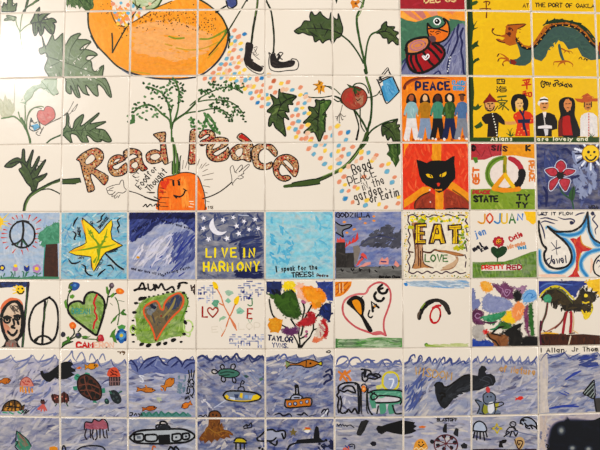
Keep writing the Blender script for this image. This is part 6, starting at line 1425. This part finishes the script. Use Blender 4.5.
LL('142 366 140 350 166 346 190 352 198 364|156 346 158 334 176 334 186 344|150 356 190 360', 1.9, '101014'); W('142 348 196 350 196 366 142 366', '101014 3A3E48', 16, 6, 1.8, 20, 30)
P('painted_squid'); L('124 450 128 434 136 438', 1.6, 'C06A2A')
P('painted_weed'); LL('190 450 200 436 210 448 220 436 232 450|204 440 216 450', 2.0, '101014')
sea(3, 6, 0, '5A6698 7480AA 3A4680 8A94B8 4A5690', 180, -30, '626EA0', spread=35, ln=10)
octo(3, 6); V(190, 340, 4.09); T(3, 6)
P('painted_fish'); LL('218 356 230 346 240 350 250 338 252 356 236 360 222 362|232 350 236 360', 1.3, '14161E')
P('painted_boat'); F('182 412 190 402 214 402 228 410 228 420 186 420', 'C8B428', 0); LL('182 412 190 402 214 402 230 412|180 420 230 422|188 424 188 446|206 424 206 446|222 424 222 446', 1.6, '1A1A12')
T(3, 6); V(190, 340, 4.09); P('painted_whale'); LL('274 402 290 390 306 374|274 404 280 412 310 414', 1.8, '101218'); P('painted_figure'); DD('284 442 296 446', 1.4, '14161E')
sea(4, 6, 0, '5E6AA4 7A86B4 4A569A 9098BE 3A488C', 180, -35, '6874AA', spread=30, ln=11)
V(260, 340, 4.09); T(4, 6); P('painted_whale'); F('22 372 60 368 96 376 102 390 96 400 70 400 66 412 22 410', 'A8AABC', 0); LL('22 370 50 366 66 374 98 370 104 388 98 404 90 384|22 412 50 412 66 400|36 412 50 424 66 430 70 412', 1.9, '101218')
P('painted_starfish'); F('118 372 130 372 136 358 142 372 152 372 144 382 146 394 136 386 126 392 128 380', '7A6A3A', 0)
P('painted_fish'); F('180 372 200 362 206 372 196 382 178 374', 'E4E0DC', 0); F('182 356 204 358 208 366 186 366', 'C85A2A', 0); L('180 366 208 366', 1.0, 'D8A828')
P('painted_whale'); F('146 418 152 408 190 404 218 402 222 372 230 354 240 358 244 400 262 414 250 418 190 422', '10121A', 0); LL('112 450 124 430 160 420 220 418 262 414|224 402 226 372 232 356 238 372 240 404', 2.0, '10121A'); DD('270 410', 1.6, '14161E')
P('painted_rocks'); W('240 424 300 400 300 450 230 450', '2A3468 14182E', 16, 6, 2.4, 60, 40)
sea(5, 6, 0, '9CA0B8 A8AABE 9096B4 B4B4C2', 130, 5, 'A0A2B8', spread=12)
V(328, 340, 4.09); T(5, 6); P('painted_lettering'); LL('38 344 44 352 50 344 56 352|60 346 66 352 72 348 78 354|80 350 92 348 106 358', 1.2, '3A3A4A')
P('painted_kelp'); F('116 382 126 352 136 332 156 326 168 330 160 346 150 370 134 392 120 390', '2A2A2C', 0); W('120 380 140 334 162 330 134 390', '3E3E3E 1A1A1C', 10, 7, 1.6, -70, 12)
P('painted_fish'); D(186, 424, 3.2, '1E1E2A', 2.4)
P('painted_squid'); LL('82 444 84 432 96 426 108 430 108 444|88 436 100 434', 1.3, '2A2A38'); W('60 440 90 436 92 450 60 450', 'C85A48 E07860', 8, 4, 1.6, 20, 30); LL('70 432 80 440|84 430 90 438', 1.2, '3A4A9A')
def bw2(c):
    T(c, 6); V(328, 340, 4.09); P('painted_whale'); F('196 362 204 350 220 352 240 344 270 336 300 328 330 332 356 336 352 346 364 352 350 362 362 372 340 382 310 388 270 382 240 374 220 386 206 380', '121214', 0, 0.15)
bw2(5)
sea(6, 6, 0, 'A6A8BC B0B0C0 9A9EB8 B8B6C2', 120, 5, 'A8A8BC', spread=12)
bw2(6); V(398, 340, 4.09); T(6, 6)
P('painted_lettering'); S('BLASTOFF', 160, 332, 12, '2A2624', 1.0, 0, 82)
P('painted_orange_fish'); F('84 354 100 350 116 354 108 360 88 360', 'D87828', 0)
P('painted_face'); F('64 440 72 416 92 404 110 414 120 446 66 450', 'E0A040', 1); DD('86 418 100 418', 0.7, BK); L('84 428 94 436 106 426', 1.1, BK); L('66 446 76 440 84 448 96 440 106 448 116 440', 1.0, 'F0D8A8')
P('painted_wheel'); L(circ(196, 428, 48, 40, 14), 1.3, '6A2A30'); 
for i in range(7):
    a = 0.9 * i; D(196 + 36 * math.cos(a), 420 + 26 * math.sin(a), 2.2, '24242A'); L([(196, 424), (196 + 44 * math.cos(a), 424 + 36 * math.sin(a))], 1.0, '6A2A30')
P('painted_fin'); F('182 366 190 344 200 342 200 380 184 378', '1E1E22', 0)
P('painted_fin'); F('226 382 236 358 248 364 246 396 232 390', '2A2A30', 0)
P('painted_fin'); F('256 430 270 420 284 428 282 444 262 444', '26262C', 0); D(140, 416, 2.2, '24242A')
P('painted_creature'); LL('300 400 306 360 316 336', 1.4, '2A2E40')
sea(7, 6, 0, 'A4A6BE B0B0C2 989EBA BCB8C4', 120, 5, 'A6A8C0', spread=12)
V(465, 340, 4.09); T(7, 6)
P('painted_jellyfish'); F('34 370 40 344 58 334 78 344 86 370 60 374', 'B8C0D0', 1); LL('32 372 38 344 58 332 80 344 88 372 60 374 32 370|40 376 34 400|50 376 48 408|62 376 62 404|74 374 80 410|84 372 90 396', 1.5, '14161C')
P('painted_star'); LL('110 362 124 356 130 342 136 356 152 362 138 368 132 382 124 368 110 362', 1.3, 'C8B438')
P('painted_diver'); O(196, 344, 12, 1.3, '1E1E24', 10); LL('182 356 170 372 182 378 160 394|196 354 204 366 216 374 208 394|184 358 202 358 206 370 188 374|170 374 166 390|190 376 184 394|200 376 206 392', 1.4, '1E1E24'); DD('192 342 200 344', 0.7, '1E1E24')
P('painted_angler'); F('228 330 244 320 262 322 282 334 290 350 270 344 250 350 232 346', 'B0B8CC', 1); LL('226 342 230 326 248 316 272 322 290 340 294 356|236 346 226 336|244 340 256 352 270 348 288 356 294 364|268 350 276 362|248 350 250 358 264 362', 1.6, '14161C'); D(240, 330, 1.1, BK); L('232 332 240 324 250 330', 0.9, '14161C')
P('painted_shell'); F('202 420 206 404 222 396 238 402 244 420 236 440 222 448 212 436', 'C8A878', 1); L([(222 + r * math.cos(a), 422 + r * 1.2 * math.sin(a)) for r, a in ((3, 0), (7, 2), (11, 4), (15, 6), (20, 8), (22, 10))], 1.3, '4A2A14')
P('painted_post'); LL('156 412 146 420 142 436|160 412 166 412', 2.4, '14100E'); F('140 414 164 410 168 420 152 424 158 440 140 440', '14100E', 0)
P('painted_seabed'); L('28 450 100 448 200 450 290 448', 1.6, '3A1E2E'); L('200 372 250 384 290 392', 0.9, '7A82A8')
sea(8, 6, 0, 'B4A8B0 C0B4B4 A8A0B0 9C98B4', 110, 0, 'B6AAAE', spread=20)
V(530, 395, 8.18); T(8, 6)
P('painted_bare_edge'); W('72 160 150 160 120 450 72 450', 'C4B4AC D0C0B4', 20, 12, 2.2, 85, 10)
P('painted_dark_shape')
DK = '158 420 152 380 164 330 176 280 206 240 246 220 290 212 312 190 326 206 380 208 460 210 520 206 560 188 600 176 640 180 640 480 170 480'
def grow(s, d):
    p = pts_(s); cx = sum(a[0] for a in p) / len(p); cy = sum(a[1] for a in p) / len(p); out = []
    for x, y in p:
        l = math.hypot(x - cx, y - cy); out.append((x + (x - cx) / l * d, y + (y - cy) / l * d))
    return pts_inv(out)
for d_, c_ in ((2.6, 'A095A0'), (2.0, '887F90'), (1.4, '6E6880'), (0.8, '50506A'), (0.3, '34384E'), (-0.3, '1C2236'), (-1.0, '10141F')): F(grow(DK, d_), c_, 1, 0.05)
W(DK, '10141F 0C0F18 161C2C', 30, 10, 3, 0, 30)
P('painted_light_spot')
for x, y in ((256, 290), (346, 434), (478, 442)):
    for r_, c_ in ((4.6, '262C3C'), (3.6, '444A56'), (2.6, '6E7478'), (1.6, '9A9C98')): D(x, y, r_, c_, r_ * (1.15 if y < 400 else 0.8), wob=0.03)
P('painted_squiggle'); LL('134 404 150 416 140 430 160 440 176 450', 1.4, '14100E')
sea(9, 6, 0, SD, 40)
# ================================================================== what each tile is
MU, AR, SE = 'tiles of the fruit and vegetable mural', 'single picture tiles', 'underwater picture tiles'
LABEL = {
(0, -1): ('white tile fragment with dark green stems, cut by the frame top left of all', MU),
(1, -1): ('top edge tile fragment with green leaf tips and the left rim of the peach', MU),
(2, -1): ('tile fragment at the top edge above the peach, with the pale green pod', MU),
(3, -1): ('tile fragment at the top edge with a small blue ribbon above the peach', MU),
(4, -1): ('tile fragment at the top edge above the lone white shoe', MU),
(5, -1): ('tile fragment at the top edge with an orange flower beside the vine stem', MU),
(6, -1): ('red tile fragment dated DEC 03 at the top edge', AR),
(7, -1): ('yellow tile fragment with the word AT above the dragon head', AR),
(8, -1): ('yellow tile fragment lettered THE PORT OF OAKLAND at the top edge', AR),
(9, -1): ('narrow yellow tile sliver at the top right corner of the picture', AR),
(0, 0): ('white tile washed out by lamp glare, with a thin green leaf sprig', MU),
(1, 0): ('white tile with a large jagged green leaf and the left rim of the peach', MU),
(2, 0): ('tile filled by the middle of the big orange peach with freckles', MU),
(3, 0): ('tile with the right end of the orange peach, coloured dabs and a black boot', MU),
(4, 0): ('white tile with one black and white shoe and a green leaf tip', MU),
(5, 0): ('white tile with a forked green vine and a small leaf at right', MU),
(6, 0): ('tile of an orange bird over a red drum beside a lilac river', AR),
(7, 0): ('yellow tile with the dragon head, raised claw and a green trunk at left', AR),
(8, 0): ('yellow tile with the arched green and orange body of the dragon', AR),
(9, 0): ('narrow yellow tile sliver at the right frame edge with the dragon tail', AR),
(0, 1): ('white tile with a strawberry holding a small blue book under pale leaves', MU),
(1, 1): ('white tile with an olive leaf pointing right above the letter R', MU),
(2, 1): ('white tile with feathery carrot greens branching upward below the peach', MU),
(3, 1): ('white tile with drooping carrot greens above the tops of the letters Pe', MU),
(4, 1): ('white tile with two dark hanging leaves, a yellow flower and many pastel dabs', MU),
(5, 1): ('white tile with a red tomato figure holding a blue book', MU),
(6, 1): ('orange tile lettered PEACE above five people standing hand in hand', AR),
(7, 1): ('yellow tile of two people, red conical hat and red kimono, lettered Asians', AR),
(8, 1): ('yellow tile of three people, the right one in a wide brown hat', AR),
(9, 1): ('thin yellow tile sliver at the right frame edge beside the brown hat person', AR),
(0, 2): ('white tile with a dark toothed leaf curling over a thick green stem', MU),
(1, 2): ('white tile with the patterned letters Re and a small white hand', MU),
(2, 2): ('white tile with letters ad and the left half of the smiling carrot', MU),
(3, 2): ('white tile with patterned letters Pea and a hand making a peace sign', MU),
(4, 2): ('white tile with the patterned letter e and the end of the vine', MU),
(5, 2): ('white tile with handwriting about peace in the garden among pastel dabs', MU),
(6, 2): ('red tile with a black cat head with yellow eyes', AR),
(7, 2): ('tile with a green, red, black and orange peace sign over STATE', AR),
(8, 2): ('dark blue tile with a red five petal flower and a smiling sun', AR),
(0, 3): ('light blue tile with a black peace sign, red rays and a tree', AR),
(1, 3): ('turquoise tile with a large yellow star shaped leaf', AR),
(2, 3): ('blue tile streaked like slanting rain with a tiny yellow dot', AR),
(3, 3): ('night sky tile with crescent moon and yellow words LIVE IN HARMONY', AR),
(4, 3): ('pale turquoise tile with black writing ending in TREES', AR),
(5, 3): ('tile of a dark burning city with an aeroplane at upper left', AR),
(6, 3): ('speckled border tile with big yellow EAT above green LOVE', AR),
(7, 3): ('white and green tile lettered JOJUAN with a red flower on a hill', AR),
(8, 3): ('white tile with blue curves around a red pointed star and a drop', AR),
(0, 4): ('white tile with a hooded face and a tall black peace sign', AR),
(1, 4): ('white tile with a green heart split by a red crack among flowers', AR),
(2, 4): ('white tile with a dark heart on a green patch ringed by black dots', AR),
(3, 4): ('white tile with crossed yellow rosebuds and pale blue dashes', AR),
(4, 4): ('tile with a crowded bouquet, a big dark green leaf and the name TAYLOR', AR),
(5, 4): ('white tile with the word PEACE inside a pink heart outline', AR),
(6, 4): ('mostly white tile with a black arch over a red ring', AR),
(7, 4): ('tile crowded with loose patches of purple, blue, orange and black', AR),
(8, 4): ('tile with a dark shaggy beast on red legs over brown ground', AR),
(0, 5): ('sea tile with a small pink jellyfish and a brown turtle at lower left', SE),
(1, 5): ('sea tile with a big brown spotted sea turtle below CAMERON', SE),
(2, 5): ('sea tile with four orange fish under dark blue scalloped waves', SE),
(3, 5): ('sea tile with a green turtle above a yellow and grey submarine', SE),
(4, 5): ('deep blue sea tile with an orange steamboat below a brown fish', SE),
(5, 5): ('sea tile with a pale sun in a yellow ring and green fish', SE),
(6, 5): ('sea tile lettered WISDOM with the broad black tail end of a whale', SE),
(7, 5): ('sea tile with a grey seal, a tiny red fish and a black head', SE),
(8, 5): ('sea tile with a dark striped fin at the right, bare strip at left', SE),
(0, 6): ('bottom row sea tile with a green sail shaped fish', SE),
(1, 6): ('bottom row sea tile with a dusky pink jellyfish', SE),
(2, 6): ('bottom row sea tile with a long grey submarine outlined in black', SE),
(3, 6): ('bottom row sea tile with a brown octopus at left', SE),
(4, 6): ('bottom row sea tile with a black finned shape and a small starfish', SE),
(5, 6): ('bottom row sea tile with a slanting black bar and small black diamond', SE),
(6, 6): ('bottom row sea tile with a dark spotted wheel and an orange smiling head', SE),
(7, 6): ('bottom row sea tile with outlined jellyfish, yellow star, diver and brown shell', SE),
(8, 6): ('bottom right tile mostly covered by a blurry black shape with pale spots', SE),
}
# ------------------------------------------------------------------ build the tiles
cam_px = None
THICK = 0.006
def w2(p, q0):
    x, z = px2w(*p); return x - q0[0], z - q0[1]
WHOLE = ('painted_handwriting', 'painted_lettering', 'painted_freckle', 'painted_speckles', 'painted_dabs', 'painted_dots')
SUB = {'painted_eye': ('painted_cat', 'painted_bird', 'painted_face'), 'painted_nose': ('painted_cat',), 'painted_spines': ('painted_dragon',),
       'painted_scales': ('painted_dragon',), 'painted_claw': ('painted_dragon',), 'painted_face': ('painted_dragon',), 'painted_tail': ('painted_dragon',),
       'painted_freckle': ('painted_peach',), 'painted_peach_line': ('painted_peach',), 'painted_stalk': ('painted_tomato',),
       'painted_swirl': ('painted_patch',), 'painted_glow': ('painted_smoke',), 'painted_carrot_stem': ('painted_carrot',),
       'painted_light_spot': ('painted_dark_shape',), 'painted_flame': ('painted_seal',), 'painted_fin': ('painted_wheel',)}
def split(d):
    """a drawn part whose strokes lie well apart becomes one part for each piece"""
    o = 2.6 if d['name'] in WHOLE else 0.6
    bb = [(min(p[0] for p in f[0]) - o, max(p[0] for p in f[0]) + o, min(p[1] for p in f[0]) - o, max(p[1] for p in f[0]) + o) for f in d['f']]
    comps = []
    for i, b2 in enumerate(bb):
        hit = [c2 for c2 in comps if any(b2[0] < e[1] and b2[1] > e[0] and b2[2] < e[3] and b2[3] > e[2] for e in c2[0])]
        m = ([b2], [i])
        for h in hit: m[0].extend(h[0]); m[1].extend(h[1]); comps.remove(h)
        comps.append(m)
    if len(comps) < 2 or len(comps) > 14: return [d]
    return [{'name': d['name'], 'label': d['label'], 'f': [d['f'][i] for i in sorted(c2[1])]} for c2 in comps]
for (c, r) in LABEL:
    q = quad(c, r)
    g = [px2w(*p) for p in q]
    cx = sum(a[0] for a in g) / 4; cz = sum(a[1] for a in g) / 4
    def ring(ins, y):
        out = []
        for (x, z) in g:
            out.append((x - cx - math.copysign(ins, x - cx), y, z - cz - math.copysign(ins, z - cz)))
        return out
    rings = [ring(0.0006, THICK), ring(0.0006, 0.0012), ring(0.0008, 0.0005), ring(0.0013, 0.0001), ring(0.0022, 0.0)]
    verts = [v for rg in rings for v in rg]
    faces = []
    for k in range(len(rings) - 1):
        for i in range(4):
            a, b2 = k * 4 + i, k * 4 + (i + 1) % 4
            faces.append((a, a + 4, b2 + 4, b2))
    faces.append((16, 19, 18, 17)); faces.append((0, 1, 2, 3))
    me = bpy.data.meshes.new('ceramic_tile'); me.from_pydata(verts, [], faces)
    me.materials.append(m_tile)
    for f in me.polygons: f.use_smooth = f.index < 16
    tile = bpy.data.objects.new('ceramic_tile', me); C.objects.link(tile)
    tile.location = (cx, 0, cz)
    lab, grp = LABEL[c, r]
    made = {}
    tile['label'] = lab; tile['category'] = 'tile'; tile['group'] = grp
    for d in [e for (t, pid), d0 in sorted(((k, v) for k, v in parts.items() if k[0] == (c, r)), key=lambda e: e[0][1]) for e in split(d0)]:
        tot = sum(abs(sum(f[0][k - 1][0] * f[0][k][1] - f[0][k][0] * f[0][k - 1][1] for k in range(len(f[0])))) / 2 for f in d['f'])
        if tot < 1.2: continue
        vs, fs, cs = [], [], []
        for (poly, z, col, var) in d['f']:
            i0 = len(vs)
            for p in poly:
                x, zz = w2(p, (cx, cz)); vs.append((x, -0.00002 - z * STEP, zz))
            fs.append(tuple(range(i0 + len(poly) - 1, i0 - 1, -1))); cs += [(col[0], col[1], col[2], var)] * len(poly)
        pm = bpy.data.meshes.new(d['name']); pm.from_pydata(vs, [], fs)
        ca = pm.color_attributes.new('Col', 'FLOAT_COLOR', 'CORNER')
        ca.data.foreach_set('color', [v for (poly, z, col, var) in d['f'] for _ in poly for v in (*col, var)])
        pm.materials.append(m_paint)
        po = bpy.data.objects.new(d['name'], pm); C.objects.link(po); po.parent = tile
        for own in SUB.get(d['name'], ()):
            if own in made: po.parent = made[own]; break
        else: made[d['name']] = po
        if d['label']: po['label'] = d['label']

# ------------------------------------------------------------------ wall behind and around the tiled field
def slab(name, x0, x1, y0, y1, z0, z1, m):
    v = [(x, y, z) for x in (x0, x1) for y in (y0, y1) for z in (z0, z1)]
    f = [(0, 1, 3, 2), (4, 6, 7, 5), (0, 4, 5, 1), (2, 3, 7, 6), (0, 2, 6, 4), (1, 5, 7, 3)]
    me = bpy.data.meshes.new(name); me.from_pydata(v, [], f); me.materials.append(m)
    o = bpy.data.objects.new(name, me); C.objects.link(o); o['kind'] = 'structure'; return o
slab('wall_back', -1.2, 1.2, THICK, 0.2, 0.0, 2.8, m_grout)
vs, fs = [], []
def strip(a, b2, ux, uz):
    i0 = len(vs)
    for y in (0.0007, THICK):
        vs.extend([(a[0] - ux, y, a[1] - uz), (a[0] + ux, y, a[1] + uz), (b2[0] + ux, y, b2[1] + uz), (b2[0] - ux, y, b2[1] - uz)])
    fs.append((i0, i0 + 1, i0 + 2, i0 + 3))
    for k in range(4): fs.append((i0 + k, i0 + 4 + k, i0 + 4 + (k + 1) % 4, i0 + (k + 1) % 4))
H_ = 0.00062
G = {k: px2w(*v) for k, v in J.items()}
for (i, j) in J:
    if (i, j + 1) in J: strip(G[i, j], G[i, j + 1], H_, 0)
    if (i + 1, j) in J: strip(G[i, j], G[i + 1, j], 0, H_)
me = bpy.data.meshes.new('grout'); me.from_pydata(vs, [], fs); me.materials.append(m_grout)
o = bpy.data.objects.new('trim_1', me); C.objects.link(o); o['kind'] = 'structure'

# plain tiling that carries on around the painted field
m_more, N, K, b = principled('plain_tiling', hx(TILE_COL), GLOSS)
br = N.new('ShaderNodeTexBrick'); br.offset = 0.0; br.inputs['Scale'].default_value = 1.0
br.inputs['Brick Width'].default_value = PITCH; br.inputs['Row Height'].default_value = PITCH; br.inputs['Mortar Size'].default_value = 0.0008
br.inputs['Color1'].default_value = (*hx('E5D8C6'), 1); br.inputs['Color2'].default_value = (*hx('ECE0D1'), 1); br.inputs['Mortar'].default_value = (*hx('B5A492'), 1)
tc = N.new('ShaderNodeTexCoord'); sx = N.new('ShaderNodeSeparateXYZ'); cx_ = N.new('ShaderNodeCombineXYZ')
K.new(tc.outputs['Object'], sx.inputs[0]); K.new(sx.outputs[0], cx_.inputs[0]); K.new(sx.outputs[2], cx_.inputs[1]); K.new(cx_.outputs[0], br.inputs['Vector'])
K.new(br.outputs['Color'], b.inputs['Base Color'])
def surround(name, inner, outer):
    """flat strip of tiling between the field's edge joints and an outer line"""
    vs = [(x, y, z) for y in (0.0002, THICK) for (x, z) in inner + outer[::-1]]
    n = len(inner) * 2
    fs = [tuple(range(n)), tuple(range(2 * n - 1, n - 1, -1))] + [(i, i + n, (i + 1) % n + n, (i + 1) % n) for i in range(n)]
    me = bpy.data.meshes.new(name); me.from_pydata(vs, [], fs); me.materials.append(m_more)
    o = bpy.data.objects.new(name, me); C.objects.link(o); o['kind'] = 'structure'
e = 0.0007
top = [G[i, -1] for i in range(11)]; bot = [G[i, 7] for i in range(10)]; lef = [G[0, j] for j in range(-1, 8)]; rig = [G[10, j] for j in range(-1, 3)] + [G[9, j] for j in range(2, 8)]
surround('wall_top', [(x, z + e) for x, z in top], [(x, 2.8) for x, z in top])
surround('wall_bottom', [(x, z - e) for x, z in bot], [(x, 0.0) for x, z in bot])
ll = [(top[0][0], 2.8)] + lef + [(bot[0][0], 0.0)]; rr = [(top[-1][0], 2.8)] + rig + [(bot[-1][0], 0.0)]
surround('wall_left', [(x - e, z) for x, z in ll], [(-1.2, z) for x, z in ll])
surround('wall_right', [(x + e, z) for x, z in rr], [(1.2, z) for x, z in rr])
